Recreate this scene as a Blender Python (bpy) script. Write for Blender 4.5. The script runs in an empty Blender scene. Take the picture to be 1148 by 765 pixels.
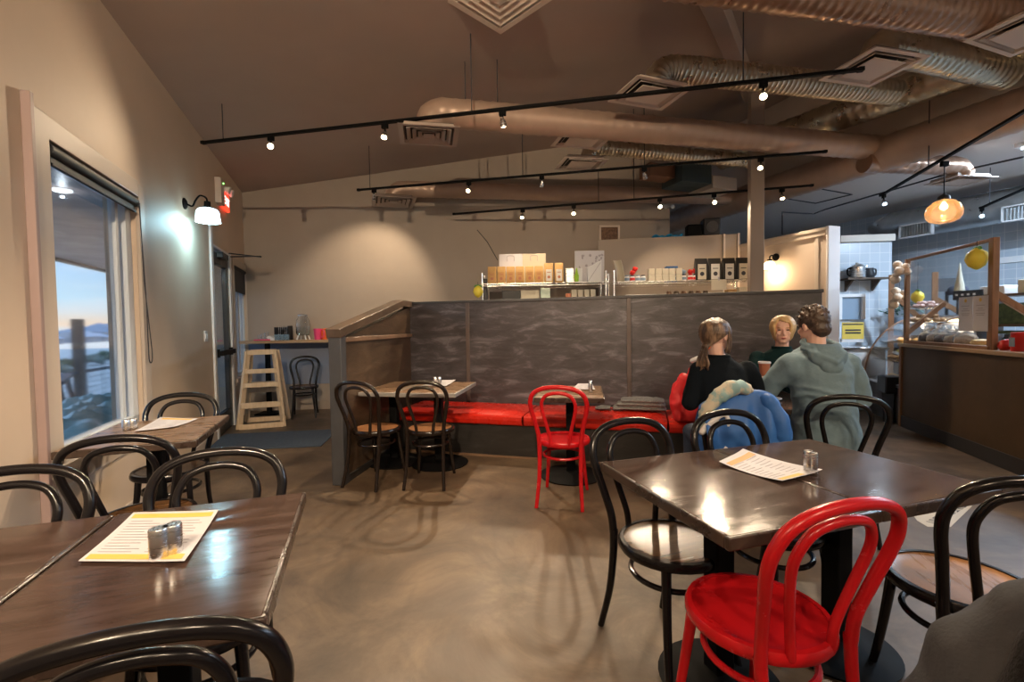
import bpy, bmesh, math, random
from mathutils import Vector, Matrix, Euler
R = math.radians
PI = math.pi
rnd = random.Random(7)
scene = bpy.context.scene
COL = scene.collection

# ------------------------------------------------------------------ camera model (used to read real positions off the photo)
F = 515.0; H = 1.32; PITCH = R(-1.95); ROLL = R(0.86)
def ray(px, py):
    u = (px-574)/F; v = -(py-382.5)/F
    c, s = math.cos(ROLL), math.sin(ROLL)
    u, v = u*c+v*s, -u*s+v*c
    cp, sp = math.cos(PITCH), math.sin(PITCH)
    return Vector((u, cp-v*sp, sp+v*cp))
def onz(px, py, z):
    r = ray(px, py); t = (z-H)/r.z
    return Vector((r.x*t, r.y*t, z))
def at(px, py, y):
    r = ray(px, py); t = y/r.y
    return Vector((r.x*t, y, H+r.z*t))
def onv(px, py, p, d):
    r = ray(px, py); nx, ny = -d[1], d[0]
    t = (nx*p[0]+ny*p[1])/(nx*r.x+ny*r.y)
    return Vector((r.x*t, r.y*t, H+r.z*t))

# ------------------------------------------------------------------ mesh helper
def frames(pts, closed=False):
    n = len(pts); T = []
    for i in range(n):
        a = pts[(i-1) % n] if (closed or i > 0) else pts[i]
        b = pts[(i+1) % n] if (closed or i < n-1) else pts[i]
        t = (b-a)
        if t.length < 1e-9: t = Vector((0, 0, 1))
        T.append(t.normalized())
    up = Vector((0, 0, 1)) if abs(T[0].z) < .9 else Vector((1, 0, 0))
    N = [(up - T[0]*up.dot(T[0])).normalized()]
    for i in range(1, n):
        v = N[-1] - T[i]*N[-1].dot(T[i])
        N.append(v.normalized() if v.length > 1e-6 else N[-1])
    if closed:
        v = N[-1] - T[0]*N[-1].dot(T[0]); v.normalize()
        ang = math.atan2(v.cross(N[0]).dot(T[0]), v.dot(N[0]))
        for i in range(n):
            N[i] = Matrix.Rotation(ang*i/n, 3, T[i]) @ N[i]
    return [(T[i], N[i], T[i].cross(N[i])) for i in range(n)]

def smooth_path(ctrl, per=8, closed=False):
    P = [Vector(c) for c in ctrl]; n = len(P); out = []
    rng = range(n) if closed else range(n-1)
    for i in rng:
        p1, p2 = P[i], P[(i+1) % n]
        p0 = P[(i-1) % n] if (closed or i > 0) else p1*2-p2
        p3 = P[(i+2) % n] if (closed or i < n-2) else p2*2-p1
        for k in range(per):
            t = k/per
            out.append(.5*((2*p1)+(p2-p0)*t+(2*p0-5*p1+4*p2-p3)*t*t+(3*p1-p0-3*p2+p3)*t**3))
    if not closed: out.append(P[-1].copy())
    return out

class MB:
    def __init__(s): s.v = []; s.f = []; s.M = Matrix.Identity(4)
    def add(s, vs, fs, M=None):
        o = len(s.v); T = s.M @ M if M is not None else s.M
        s.v += [T @ Vector(v) for v in vs]; s.f += [[o+i for i in f] for f in fs]
        return s
    def box(s, c, d, rz=0, rx=0, ry=0):
        M = Matrix.Translation(c) @ Euler((rx, ry, rz)).to_matrix().to_4x4()
        x, y, z = [a/2 for a in d]
        vs = [(i, j, k) for i in (-x, x) for j in (-y, y) for k in (-z, z)]
        fs = [(0,1,3,2),(4,6,7,5),(0,4,5,1),(2,3,7,6),(0,2,6,4),(1,5,7,3)]
        return s.add(vs, fs, M)
    def b(s, x0, x1, y0, y1, z0, z1):
        return s.box(((x0+x1)/2, (y0+y1)/2, (z0+z1)/2), (abs(x1-x0), abs(y1-y0), abs(z1-z0)))
    def bar(s, p, q, w, h, roll=0):
        p, q = Vector(p), Vector(q); d = q-p; L = d.length
        qt = d.to_track_quat('X', 'Z')
        M = Matrix.Translation((p+q)/2) @ qt.to_matrix().to_4x4() @ Matrix.Rotation(roll, 4, 'X')
        x, y, z = L/2, w/2, h/2
        vs = [(i, j, k) for i in (-x, x) for j in (-y, y) for k in (-z, z)]
        fs = [(0,1,3,2),(4,6,7,5),(0,4,5,1),(2,3,7,6),(0,2,6,4),(1,5,7,3)]
        return s.add(vs, fs, M)
    def tube(s, pts, r, seg=10, closed=False, round_ends=False):
        pts = [Vector(p) for p in pts]; n = len(pts)
        rs = list(r) if isinstance(r, (list, tuple)) else [r]*n
        if round_ends and not closed:
            a, b2 = pts[0], pts[-1]
            d0 = (pts[0]-pts[1]).normalized(); d1 = (pts[-1]-pts[-2]).normalized()
            r0, r1 = rs[0], rs[-1]
            pre = [(a+d0*r0*k, r0*math.sqrt(max(0, 1-k*k))) for k in (.98, .87, .6, .3)]
            post = [(b2+d1*r1*k, r1*math.sqrt(max(0, 1-k*k))) for k in (.3, .6, .87, .98)]
            pts = [p for p, _ in pre]+pts+[p for p, _ in post]; rs = [q for _, q in pre]+rs+[q for _, q in post]; n = len(pts)
        fr = frames(pts, closed); vs = []; fs = []
        for (T, N, B), p, rr in zip(fr, pts, rs):
            for k in range(seg):
                a = 2*PI*k/seg
                vs.append(p+(N*math.cos(a)+B*math.sin(a))*rr)
        for i in range(n if closed else n-1):
            j = (i+1) % n
            for k in range(seg):
                k2 = (k+1) % seg
                fs.append((i*seg+k, i*seg+k2, j*seg+k2, j*seg+k))
        if not closed:
            fs.append(tuple(range(seg))[::-1]); fs.append(tuple((n-1)*seg+k for k in range(seg)))
        return s.add(vs, fs)
    def cone(s, p, q, r0, r1=None, seg=16): return s.tube([p, q], [r0, r0 if r1 is None else r1], seg)
    def lathe(s, prof, c=(0,0,0), seg=24, M=None):
        vs = []; fs = []; n = len(prof); T = Matrix.Translation(c)
        if M is not None: T = T @ M
        for r, z in prof:
            for k in range(seg):
                a = 2*PI*k/seg; vs.append((max(r, 1e-4)*math.cos(a), max(r, 1e-4)*math.sin(a), z))
        for i in range(n-1):
            for k in range(seg):
                k2 = (k+1) % seg; fs.append((i*seg+k, i*seg+k2, (i+1)*seg+k2, (i+1)*seg+k))
        if prof[0][0] > 1e-3 and prof[-1][0] > 1e-3 and n > 3:      # ring or double-walled profile: close it on itself
            for k in range(seg):
                k2 = (k+1) % seg; fs.append(((n-1)*seg+k, (n-1)*seg+k2, k2, k))
        else:
            fs.append(tuple(range(seg))[::-1]); fs.append(tuple((n-1)*seg+k for k in range(seg)))
        return s.add(vs, fs, T)
    def ell(s, c, r, seg=16, rings=10, M=None):
        if not isinstance(r, (tuple, list)): r = (r, r, r)
        vs = [(0, 0, r[2])]; fs = []
        for i in range(1, rings):
            t = PI*i/rings
            for k in range(seg):
                a = 2*PI*k/seg; vs.append((r[0]*math.sin(t)*math.cos(a), r[1]*math.sin(t)*math.sin(a), r[2]*math.cos(t)))
        vs.append((0, 0, -r[2])); L = len(vs)-1
        for k in range(seg):
            k2 = (k+1) % seg
            fs.append((0, 1+k, 1+k2))
            for i in range(rings-2):
                a = 1+i*seg; fs.append((a+k, a+seg+k, a+seg+k2, a+k2))
            fs.append((L, 1+(rings-2)*seg+k2, 1+(rings-2)*seg+k))
        T = Matrix.Translation(c)
        if M is not None: T = T @ M
        return s.add(vs, fs, T)
    def prism(s, poly, h, M=None):
        n = len(poly)
        vs = [(x, y, 0) for x, y in poly]+[(x, y, h) for x, y in poly]
        fs = [tuple(range(n))[::-1], tuple(range(n, 2*n))]+[(i, (i+1) % n, n+(i+1) % n, n+i) for i in range(n)]
        return s.add(vs, fs, M)
    def loft(s, secs, seg=20):
        """secs: (center, ax vector, ay vector)"""
        vs = []; fs = []; n = len(secs)
        for c, a, b in secs:
            c, a, b = Vector(c), Vector(a), Vector(b)
            for k in range(seg):
                t = 2*PI*k/seg; vs.append(c+a*math.cos(t)+b*math.sin(t))
        for i in range(n-1):
            for k in range(seg):
                k2 = (k+1) % seg; fs.append((i*seg+k, i*seg+k2, (i+1)*seg+k2, (i+1)*seg+k))
        fs.append(tuple(range(seg))[::-1]); fs.append(tuple((n-1)*seg+k for k in range(seg)))
        return s.add(vs, fs)
    def sheet(s, fn, nu, nv, th=.002):
        g = [[Vector(fn(i/nu, j/nv)) for j in range(nv+1)] for i in range(nu+1)]
        nm = [[None]*(nv+1) for _ in range(nu+1)]
        for i in range(nu+1):
            for j in range(nv+1):
                a = g[min(i+1, nu)][j]-g[max(i-1, 0)][j]; b2 = g[i][min(j+1, nv)]-g[i][max(j-1, 0)]
                nm[i][j] = a.cross(b2).normalized()
        vs = [g[i][j] for i in range(nu+1) for j in range(nv+1)]+[g[i][j]-nm[i][j]*th for i in range(nu+1) for j in range(nv+1)]
        o = (nu+1)*(nv+1); ix = lambda i, j: i*(nv+1)+j; fs = []
        for i in range(nu):
            for j in range(nv):
                fs.append((ix(i,j), ix(i+1,j), ix(i+1,j+1), ix(i,j+1)))
                fs.append((o+ix(i,j), o+ix(i,j+1), o+ix(i+1,j+1), o+ix(i+1,j)))
        for i in range(nu):
            fs.append((ix(i,0), o+ix(i,0), o+ix(i+1,0), ix(i+1,0))); fs.append((ix(i,nv), ix(i+1,nv), o+ix(i+1,nv), o+ix(i,nv)))
        for j in range(nv):
            fs.append((ix(0,j), ix(0,j+1), o+ix(0,j+1), o+ix(0,j))); fs.append((ix(nu,j), o+ix(nu,j), o+ix(nu,j+1), ix(nu,j+1)))
        return s.add(vs, fs)
    def build(s, name, m, parent=None, bevel=0, sharp=40, remesh=0, smooth=0, displace=None, flat=False, bseg=2):
        me = bpy.data.meshes.new(name); me.from_pydata([tuple(v) for v in s.v], [], s.f); me.update()
        bm = bmesh.new(); bm.from_mesh(me); bmesh.ops.recalc_face_normals(bm, faces=bm.faces); bm.to_mesh(me); bm.free()
        o = bpy.data.objects.new(name, me); COL.objects.link(o)
        if m: me.materials.append(m)
        if not flat:
            me.shade_smooth(); me.set_sharp_from_angle(angle=R(sharp))
        if bevel:
            md = o.modifiers.new('bevel', 'BEVEL'); md.width = bevel; md.segments = bseg; md.limit_method = 'ANGLE'; md.angle_limit = R(40)
            md.harden_normals = False
        if remesh:
            md = o.modifiers.new('remesh', 'REMESH'); md.mode = 'VOXEL'; md.voxel_size = remesh; md.use_smooth_shade = True
        if displace:
            tx = bpy.data.textures.new(name, 'CLOUDS'); tx.noise_scale = displace[1]
            md = o.modifiers.new('displace', 'DISPLACE'); md.texture = tx; md.strength = displace[0]; md.mid_level = .5
            md.texture_coords = 'LOCAL'
        if smooth:
            md = o.modifiers.new('smooth', 'SMOOTH'); md.iterations = smooth; md.factor = .5
        if parent: o.parent = parent
        return o

def thing(name, label, cat, loc=(0,0,0), rz=0, group=None):
    o = bpy.data.objects.new(name, None); COL.objects.link(o); o.empty_display_size = .1
    o.location = loc; o.rotation_euler = (0, 0, rz); o['label'] = label; o['category'] = cat
    if group: o['group'] = group
    return o
def tag(o, label, cat, group=None, kind=None):
    o['label'] = label; o['category'] = cat
    if group: o['group'] = group
    if kind: o['kind'] = kind
    return o
def struct(o): o['kind'] = 'structure'; return o
def place(o, loc, rz=0): o.location = loc; o.rotation_euler = (0, 0, rz); return o
KIDS = {}
def kids(o): return [c for c in bpy.data.objects if c.parent == o]
def dup(root, loc, rz=None, label=None, group=None):
    def cp(o, par):
        c = o.copy(); COL.objects.link(c)
        if par: c.parent = par
        for k in kids(o): cp(k, c)
        return c
    r = cp(root, None); r.location = loc
    if rz is not None: r.rotation_euler = (0, 0, rz)
    if label: r['label'] = label
    if group: r['group'] = group
    return r
ORD = ['leftmost', 'second from left', 'third from left', 'fourth from left', 'fifth from left', 'sixth from left', 'seventh from left', 'eighth from left', 'ninth from left', 'tenth from left']
def ordn(i, n): return 'rightmost' if i == n-1 else ORD[i]

# ------------------------------------------------------------------ materials
def mat(name, col, rough=.5, metal=0, col2=None, scale=6, stretch=(1,1,1), bump=0, bscale=None, spec=.5, coat=0, emit=0, ecol=None, trans=0, ior=1.45, detail=6, lo=.35, hi=.65, rvar=0, sheen=0, alpha=1):
    m = bpy.data.materials.new(name); m.use_nodes = True; nt = m.node_tree; N = nt.nodes; L = nt.links
    b = N['Principled BSDF']
    def c4(c): return (c[0], c[1], c[2], 1)
    b.inputs['Base Color'].default_value = c4(col); b.inputs['Roughness'].default_value = rough; b.inputs['Metallic'].default_value = metal
    b.inputs['Specular IOR Level'].default_value = spec; b.inputs['Coat Weight'].default_value = coat; b.inputs['Coat Roughness'].default_value = .15
    b.inputs['Transmission Weight'].default_value = trans; b.inputs['IOR'].default_value = ior; b.inputs['Sheen Weight'].default_value = sheen
    b.inputs['Alpha'].default_value = alpha
    if emit: b.inputs['Emission Color'].default_value = c4(ecol or col); b.inputs['Emission Strength'].default_value = emit
    if col2 or bump or rvar:
        tc = N.new('ShaderNodeTexCoord'); mp = N.new('ShaderNodeMapping'); mp.inputs['Scale'].default_value = stretch
        L.new(tc.outputs['Object'], mp.inputs['Vector'])
    if col2 or rvar:
        no = N.new('ShaderNodeTexNoise'); no.inputs['Scale'].default_value = scale; no.inputs['Detail'].default_value = detail; no.inputs['Roughness'].default_value = .6
        L.new(mp.outputs['Vector'], no.inputs['Vector'])
    if col2:
        cr = N.new('ShaderNodeValToRGB'); cr.color_ramp.elements[0].position = lo; cr.color_ramp.elements[1].position = hi
        cr.color_ramp.elements[0].color = c4(col); cr.color_ramp.elements[1].color = c4(col2)
        L.new(no.outputs['Fac'], cr.inputs['Fac']); L.new(cr.outputs['Color'], b.inputs['Base Color'])
    if rvar:
        mr = N.new('ShaderNodeMapRange'); mr.inputs['From Min'].default_value = .3; mr.inputs['From Max'].default_value = .7
        mr.inputs['To Min'].default_value = max(0.03, rough-rvar); mr.inputs['To Max'].default_value = rough+rvar
        L.new(no.outputs['Fac'], mr.inputs['Value']); L.new(mr.outputs['Result'], b.inputs['Roughness'])
    if bump:
        n2 = N.new('ShaderNodeTexNoise'); n2.inputs['Scale'].default_value = bscale or scale*3; n2.inputs['Detail'].default_value = 5
        L.new(mp.outputs['Vector'], n2.inputs['Vector'])
        bp = N.new('ShaderNodeBump'); bp.inputs['Strength'].default_value = bump; bp.inputs['Distance'].default_value = .01
        L.new(n2.outputs['Fac'], bp.inputs['Height']); L.new(bp.outputs['Normal'], b.inputs['Normal'])
    return m

M = {}
M['wall'] = mat('wall_paint', (.56,.45,.35), .6, col2=(.60,.485,.38), scale=1.5, bump=.04, bscale=60)
M['backwall'] = mat('back_wall_paint', (.35,.29,.24), .65, col2=(.385,.32,.265), scale=1.2, bump=.04, bscale=60)
M['ceil'] = mat('ceiling_paint', (.42,.33,.285), .8, col2=(.45,.355,.305), scale=1.0, bump=.05, bscale=80)
M['lowceil'] = mat('grey_ceiling_paint', (.66,.60,.57), .8, bump=.05, bscale=80)
M['trim'] = mat('painted_trim', (.50,.43,.37), .5, bump=.03, bscale=40)
M['whitetrim'] = mat('white_trim', (.72,.72,.74), .45, bump=.02, bscale=40)
M['winframe'] = mat('vinyl_window_frame', (.62,.68,.74), .4, bump=.01, bscale=40)
M['shade'] = mat('roller_shade', (.02,.022,.028), .6, bump=.05, bscale=200)
M['doorframe'] = mat('dark_aluminium', (.025,.028,.032), .4, metal=.3, rvar=.1)
M['black'] = mat('black_powder_coat', (.004,.004,.0045), .6, rvar=.05, spec=.12)
M['blackplastic'] = mat('black_plastic', (.012,.013,.018), .45, bump=.05, bscale=200)
M['chair'] = mat('black_lacquered_beech', (.007,.006,.007), .2, spec=.42, rvar=.04, scale=9)
M['chairbrown'] = mat('dark_brown_beech', (.013,.008,.006), .2, spec=.45, rvar=.04, scale=9)
M['redchair'] = mat('red_painted_beech', (.47,.008,.012), .26, spec=.45, rvar=.02, scale=9)
M['seatwood'] = mat('worn_plywood_seat', (.20,.085,.035), .3, col2=(.34,.16,.07), scale=4, stretch=(1.2,9,1), rvar=.06)
M['seatdark'] = mat('dark_plywood_seat', (.075,.038,.017), .24, col2=(.12,.06,.026), scale=5, stretch=(1,7,1), rvar=.05)
M['seattan'] = mat('tan_plywood_seat', (.30,.145,.055), .3, col2=(.42,.21,.085), scale=3.2, stretch=(7,1,1), rvar=.06)
M['table'] = mat('stained_table_wood', (.048,.028,.021), .14, spec=.32, col2=(.080,.050,.040), scale=3.5, stretch=(1.4,7,1), rvar=.03, bump=.03, bscale=45)
M['tablelight'] = mat('worn_table_wood', (.15,.088,.05), .3, col2=(.25,.155,.09), scale=3.5, stretch=(1.4,7,1), rvar=.08, coat=.2, bump=.03, bscale=45)
M['tableedge'] = mat('dark_table_edge', (.028,.018,.015), .3, col2=(.06,.038,.028), scale=8, rvar=.1, coat=.2)
M['redvinyl'] = mat('red_vinyl', (.56,.020,.010), .28, spec=.45, bump=.03, bscale=14, rvar=.03)
M['steel'] = mat('brushed_steel', (.62,.62,.63), .28, metal=1, rvar=.08, stretch=(1,1,14))
M['chrome'] = mat('chrome_wire', (.7,.7,.68), .25, metal=1, rvar=.05)
M['galv'] = mat('galvanised_duct', (.50,.43,.32), .33, metal=.9, col2=(.60,.53,.40), scale=7, rvar=.1)
M['galvcool'] = mat('galvanised_steel', (.50,.53,.55), .35, metal=.9, col2=(.62,.65,.67), scale=7, rvar=.1)
M['paintduct'] = mat('painted_spiral_duct', (.42,.30,.235), .38, metal=.25, col2=(.47,.34,.265), scale=3, rvar=.06)
M['coppduct'] = mat('copper_tinted_duct', (.36,.22,.15), .32, metal=.55, col2=(.42,.27,.19), scale=4, rvar=.06)
M['diffuser'] = mat('diffuser_paint', (.66,.56,.48), .5, rvar=.05)
M['diffuserdark'] = mat('painted_diffuser', (.42,.34,.29), .5, rvar=.05)
M['slot'] = mat('dark_vent_gap', (.05,.04,.034), .8, bump=.02)
M['paper'] = mat('menu_paper', (.60,.59,.63), .6, bump=.03, bscale=60)
M['paperyellow'] = mat('menu_yellow_band', (.75,.48,.10), .6, bump=.03, bscale=60)
M['paperorange'] = mat('menu_orange_band', (.70,.36,.12), .6, bump=.03, bscale=60)
M['ink'] = mat('grey_ink', (.38,.36,.40), .7, bump=.02)
M['inkdark'] = mat('dark_ink', (.04,.04,.05), .7, bump=.02)
M['concretebase'] = mat('grey_base', (.25,.24,.23), .5, bump=.1)
M['glass'] = mat('clear_glass', (.95,.97,.98), .02, trans=1, ior=1.45, rvar=.01)
M['skin'] = mat('skin', (.72,.43,.33), .5, col2=(.76,.47,.37), scale=10, bump=.05, bscale=90)
M['navy'] = mat('blue_green_grey_knit', (.007,.010,.014), .9, bump=.35, bscale=150, spec=.1)
M['teal'] = mat('dark_green_knit', (.010,.030,.032), .9, bump=.3, bscale=150, spec=.1)
M['hoodie'] = mat('pale_sage_fleece', (.135,.20,.24), .85, col2=(.155,.225,.265), scale=6, bump=.25, bscale=70, spec=.2)
M['greycoat'] = mat('grey_fleece', (.070,.075,.085), .9, col2=(.085,.09,.10), scale=8, bump=.2, bscale=160, spec=.2)
M['blackfleece'] = mat('black_fleece', (.008,.007,.008), .95, bump=.5, bscale=150)
M['bluejacket'] = mat('blue_nylon', (.022,.11,.38), .55, col2=(.03,.135,.43), scale=5, bump=.25, bscale=22)
M['lining'] = mat('cream_patterned_lining', (.55,.50,.40), .7, col2=(.25,.40,.42), scale=11, lo=.48, hi=.56, bump=.1)
M['redjacket'] = mat('red_nylon', (.62,.02,.025), .5, bump=.2, bscale=20)
M['denim'] = mat('dark_denim', (.03,.045,.08), .85, bump=.3, bscale=120)
M['blackcloth'] = mat('black_trousers', (.015,.015,.017), .85, bump=.2, bscale=100)
M['greyknit'] = mat('grey_heather_knit', (.13,.13,.13), .95, col2=(.22,.21,.20), scale=60, bump=.5, bscale=90)
M['hairbrown'] = mat('brown_hair', (.07,.038,.022), .42, col2=(.14,.078,.042), scale=14, stretch=(1,1,.3), bump=.4, bscale=60)
M['hairdark'] = mat('dark_brown_hair', (.035,.022,.015), .45, col2=(.075,.045,.03), scale=16, bump=.5, bscale=50)
M['hairmix'] = mat('highlighted_brown_hair', (.05,.027,.016), .42, col2=(.30,.19,.115), scale=14, stretch=(1.5,1.5,.4), lo=.46, hi=.66, bump=.4, bscale=60)
M['hairblonde'] = mat('blonde_hair', (.50,.31,.13), .42, col2=(.72,.50,.25), scale=16, stretch=(1.5,1.5,.5), bump=.4, bscale=60)
M['lip'] = mat('lips', (.48,.14,.13), .45, bump=.02)
M['eye'] = mat('dark_eye', (.03,.02,.02), .25, rvar=.02)
M['pine'] = mat('pale_pine', (.56,.40,.25), .55, col2=(.66,.49,.32), scale=4, stretch=(6,6,1), bump=.1, bscale=30)
M['framewood'] = mat('stained_fir', (.20,.095,.045), .45, col2=(.28,.14,.07), scale=5, stretch=(6,6,1), bump=.1, bscale=30)
M['counterpanel'] = mat('brown_counter_panel', (.062,.036,.018), .5, col2=(.10,.06,.03), scale=1.6, bump=.1, bscale=14)
M['countertop'] = mat('butcher_block', (.34,.22,.12), .4, col2=(.42,.28,.16), scale=4, stretch=(1,8,1), coat=.2)
M['white'] = mat('white_enamel', (.75,.75,.76), .4, rvar=.05)
M['offwhite'] = mat('cream_card', (.56,.50,.38), .6, rvar=.05)
M['kraft'] = mat('kraft_paper', (.50,.29,.10), .6, col2=(.57,.35,.13), scale=9, bump=.2, bscale=25)
M['blackbag'] = mat('black_foil_bag', (.02,.017,.013), .4, bump=.2, bscale=20)
M['lime'] = mat('lime_green', (.35,.62,.04), .5, rvar=.05)
M['lemon'] = mat('lemon_yellow', (.80,.62,.04), .45, col2=(.86,.72,.10), scale=9, bump=.3, bscale=50)
M['leaf'] = mat('green_leaf', (.09,.28,.05), .5, col2=(.15,.38,.08), scale=12)
M['bluecloth'] = mat('blue_plastic', (.02,.30,.62), .35, rvar=.05)
M['red'] = mat('red_plastic', (.65,.03,.025), .35, rvar=.05)
M['pink'] = mat('pink_plastic', (.72,.06,.18), .35, rvar=.05)
M['orange'] = mat('orange_red_paint', (.68,.12,.03), .4, rvar=.05)
M['amber'] = mat('amber_cake', (.66,.34,.08), .5, col2=(.78,.48,.16), scale=20, bump=.2)
M['pastry'] = mat('baked_pastry', (.38,.20,.09), .6, col2=(.62,.40,.22), scale=30, bump=.5, bscale=60)
M['choc'] = mat('chocolate_pastry', (.10,.05,.03), .5, col2=(.22,.12,.07), scale=30, bump=.5, bscale=60)
M['pinkpastry'] = mat('pink_iced_pastry', (.62,.36,.33), .55, col2=(.74,.56,.50), scale=30, bump=.4, bscale=60)
M['wrap'] = mat('clear_wrap', (.9,.9,.9), .12, trans=.9, ior=1.2, bump=.6, bscale=25)
M['cream'] = mat('cream_flower', (.72,.52,.36), .6, col2=(.82,.66,.50), scale=18, bump=.3)
M['darkgreen'] = mat('dark_green_crate', (.03,.05,.025), .6, col2=(.07,.10,.04), scale=18, bump=.3)
M['cardboard'] = mat('cardboard', (.36,.23,.14), .7, bump=.1)
M['yellowsign'] = mat('yellow_card', (.75,.55,.10), .6, rvar=.05)
M['cupred'] = mat('paper_cup_brown', (.42,.15,.08), .5, rvar=.05)
M['spiceblue'] = mat('blue_grey_label', (.22,.30,.40), .5, rvar=.05)
def emis(name, col, s, base=(.8,.8,.8)): return mat(name, base, .4, emit=s, ecol=col, rvar=.02)
M['bulb'] = emis('warm_bulb', (1,.78,.45), 28)
M['bulbcool'] = emis('cool_bulb', (.55,.78,1), 9)
M['sconceglass'] = emis('cool_lit_glass', (.62,.92,1), 5)
M['sconcewarm'] = emis('warm_lit_glass', (1,.70,.38), 9)
M['filament'] = emis('filament_bulb', (1,.66,.32), 25)
M['exitred'] = emis('exit_red', (1,.05,.02), 2.2, base=(.5,.02,.02))
M['exitlet'] = emis('exit_letters', (1,.75,.65), 2.5)
M['led'] = emis('green_led', (.2,1,.15), 6)
M['porchlight'] = emis('porch_light', (.9,.95,1), 1.6)
M['blueglow'] = emis('lit_blue_window', (.10,.30,.80), 1.2, base=(.05,.1,.3))

# planks: dark weathered booth boards
def plank_mat(name, c0, c1, c2, sx=1.2):
    m = bpy.data.materials.new(name); m.use_nodes = True; N = m.node_tree.nodes; L = m.node_tree.links; b = N['Principled BSDF']
    tc = N.new('ShaderNodeTexCoord'); mp = N.new('ShaderNodeMapping'); mp.inputs['Scale'].default_value = (sx, sx, 4.5)
    n1 = N.new('ShaderNodeTexNoise'); n1.inputs['Scale'].default_value = 2.4; n1.inputs['Detail'].default_value = 9; n1.inputs['Roughness'].default_value = .68; n1.inputs['Distortion'].default_value = .6
    L.new(tc.outputs['Object'], mp.inputs[0]); L.new(mp.outputs[0], n1.inputs['Vector'])
    cr = N.new('ShaderNodeValToRGB'); e = cr.color_ramp.elements; e[0].position = .3; e[0].color = (*c0, 1); e[1].position = .72; e[1].color = (*c2, 1)
    k = e.new(.52); k.color = (*c1, 1)
    L.new(n1.outputs['Fac'], cr.inputs[0])
    n2 = N.new('ShaderNodeTexNoise'); n2.inputs['Scale'].default_value = 1.3; n2.inputs['Detail'].default_value = 2
    L.new(tc.outputs['Object'], n2.inputs['Vector'])
    mx = N.new('ShaderNodeMix'); mx.data_type = 'RGBA'; mx.blend_type = 'MULTIPLY'; mx.inputs[0].default_value = .6
    c3 = N.new('ShaderNodeValToRGB'); c3.color_ramp.elements[0].color = (.42,.36,.34,1); c3.color_ramp.elements[0].position = .35; c3.color_ramp.elements[1].position = .6
    L.new(n2.outputs['Fac'], c3.inputs[0]); L.new(cr.outputs[0], mx.inputs[6]); L.new(c3.outputs[0], mx.inputs[7]); L.new(mx.outputs[2], b.inputs['Base Color'])
    b.inputs['Roughness'].default_value = .42
    bp = N.new('ShaderNodeBump'); bp.inputs['Strength'].default_value = .35; bp.inputs['Distance'].default_value = .01
    L.new(n1.outputs['Fac'], bp.inputs['Height']); L.new(bp.outputs[0], b.inputs['Normal'])
    return m
M['plank'] = plank_mat('weathered_dark_boards', (.034,.030,.034), (.066,.060,.068), (.20,.19,.22))
M['plankbrown'] = plank_mat('brown_stained_boards', (.06,.036,.02), (.10,.062,.035), (.16,.105,.065))
M['plankdark'] = plank_mat('nearly_black_boards', (.016,.014,.013), (.026,.023,.021), (.045,.04,.038))
M['capwood'] = mat('stained_cap_rail', (.065,.042,.028), .35, col2=(.11,.072,.048), scale=5, stretch=(1,1,1), coat=.2)
M['railwood'] = mat('light_brown_rail', (.17,.10,.06), .4, col2=(.23,.14,.085), scale=5, coat=.2)
M['greypost'] = mat('charcoal_post', (.045,.045,.05), .5, bump=.1, bscale=30, col2=(.06,.06,.065), scale=4)
M['battenw'] = mat('dark_batten', (.085,.065,.06), .35, rvar=.08, col2=(.11,.085,.08))
M['soffit'] = plank_mat('stained_soffit_boards', (.22,.16,.15), (.34,.26,.23), (.46,.37,.34))
M['postext'] = mat('weathered_post', (.05,.045,.042), .8, col2=(.085,.075,.07), scale=6, bump=.2)
M['fascia'] = mat('exterior_fascia', (.03,.035,.045), .6, bump=.1)
M['deckrail'] = mat('blue_grey_rail', (.05,.06,.08), .7, bump=.1)

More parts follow.
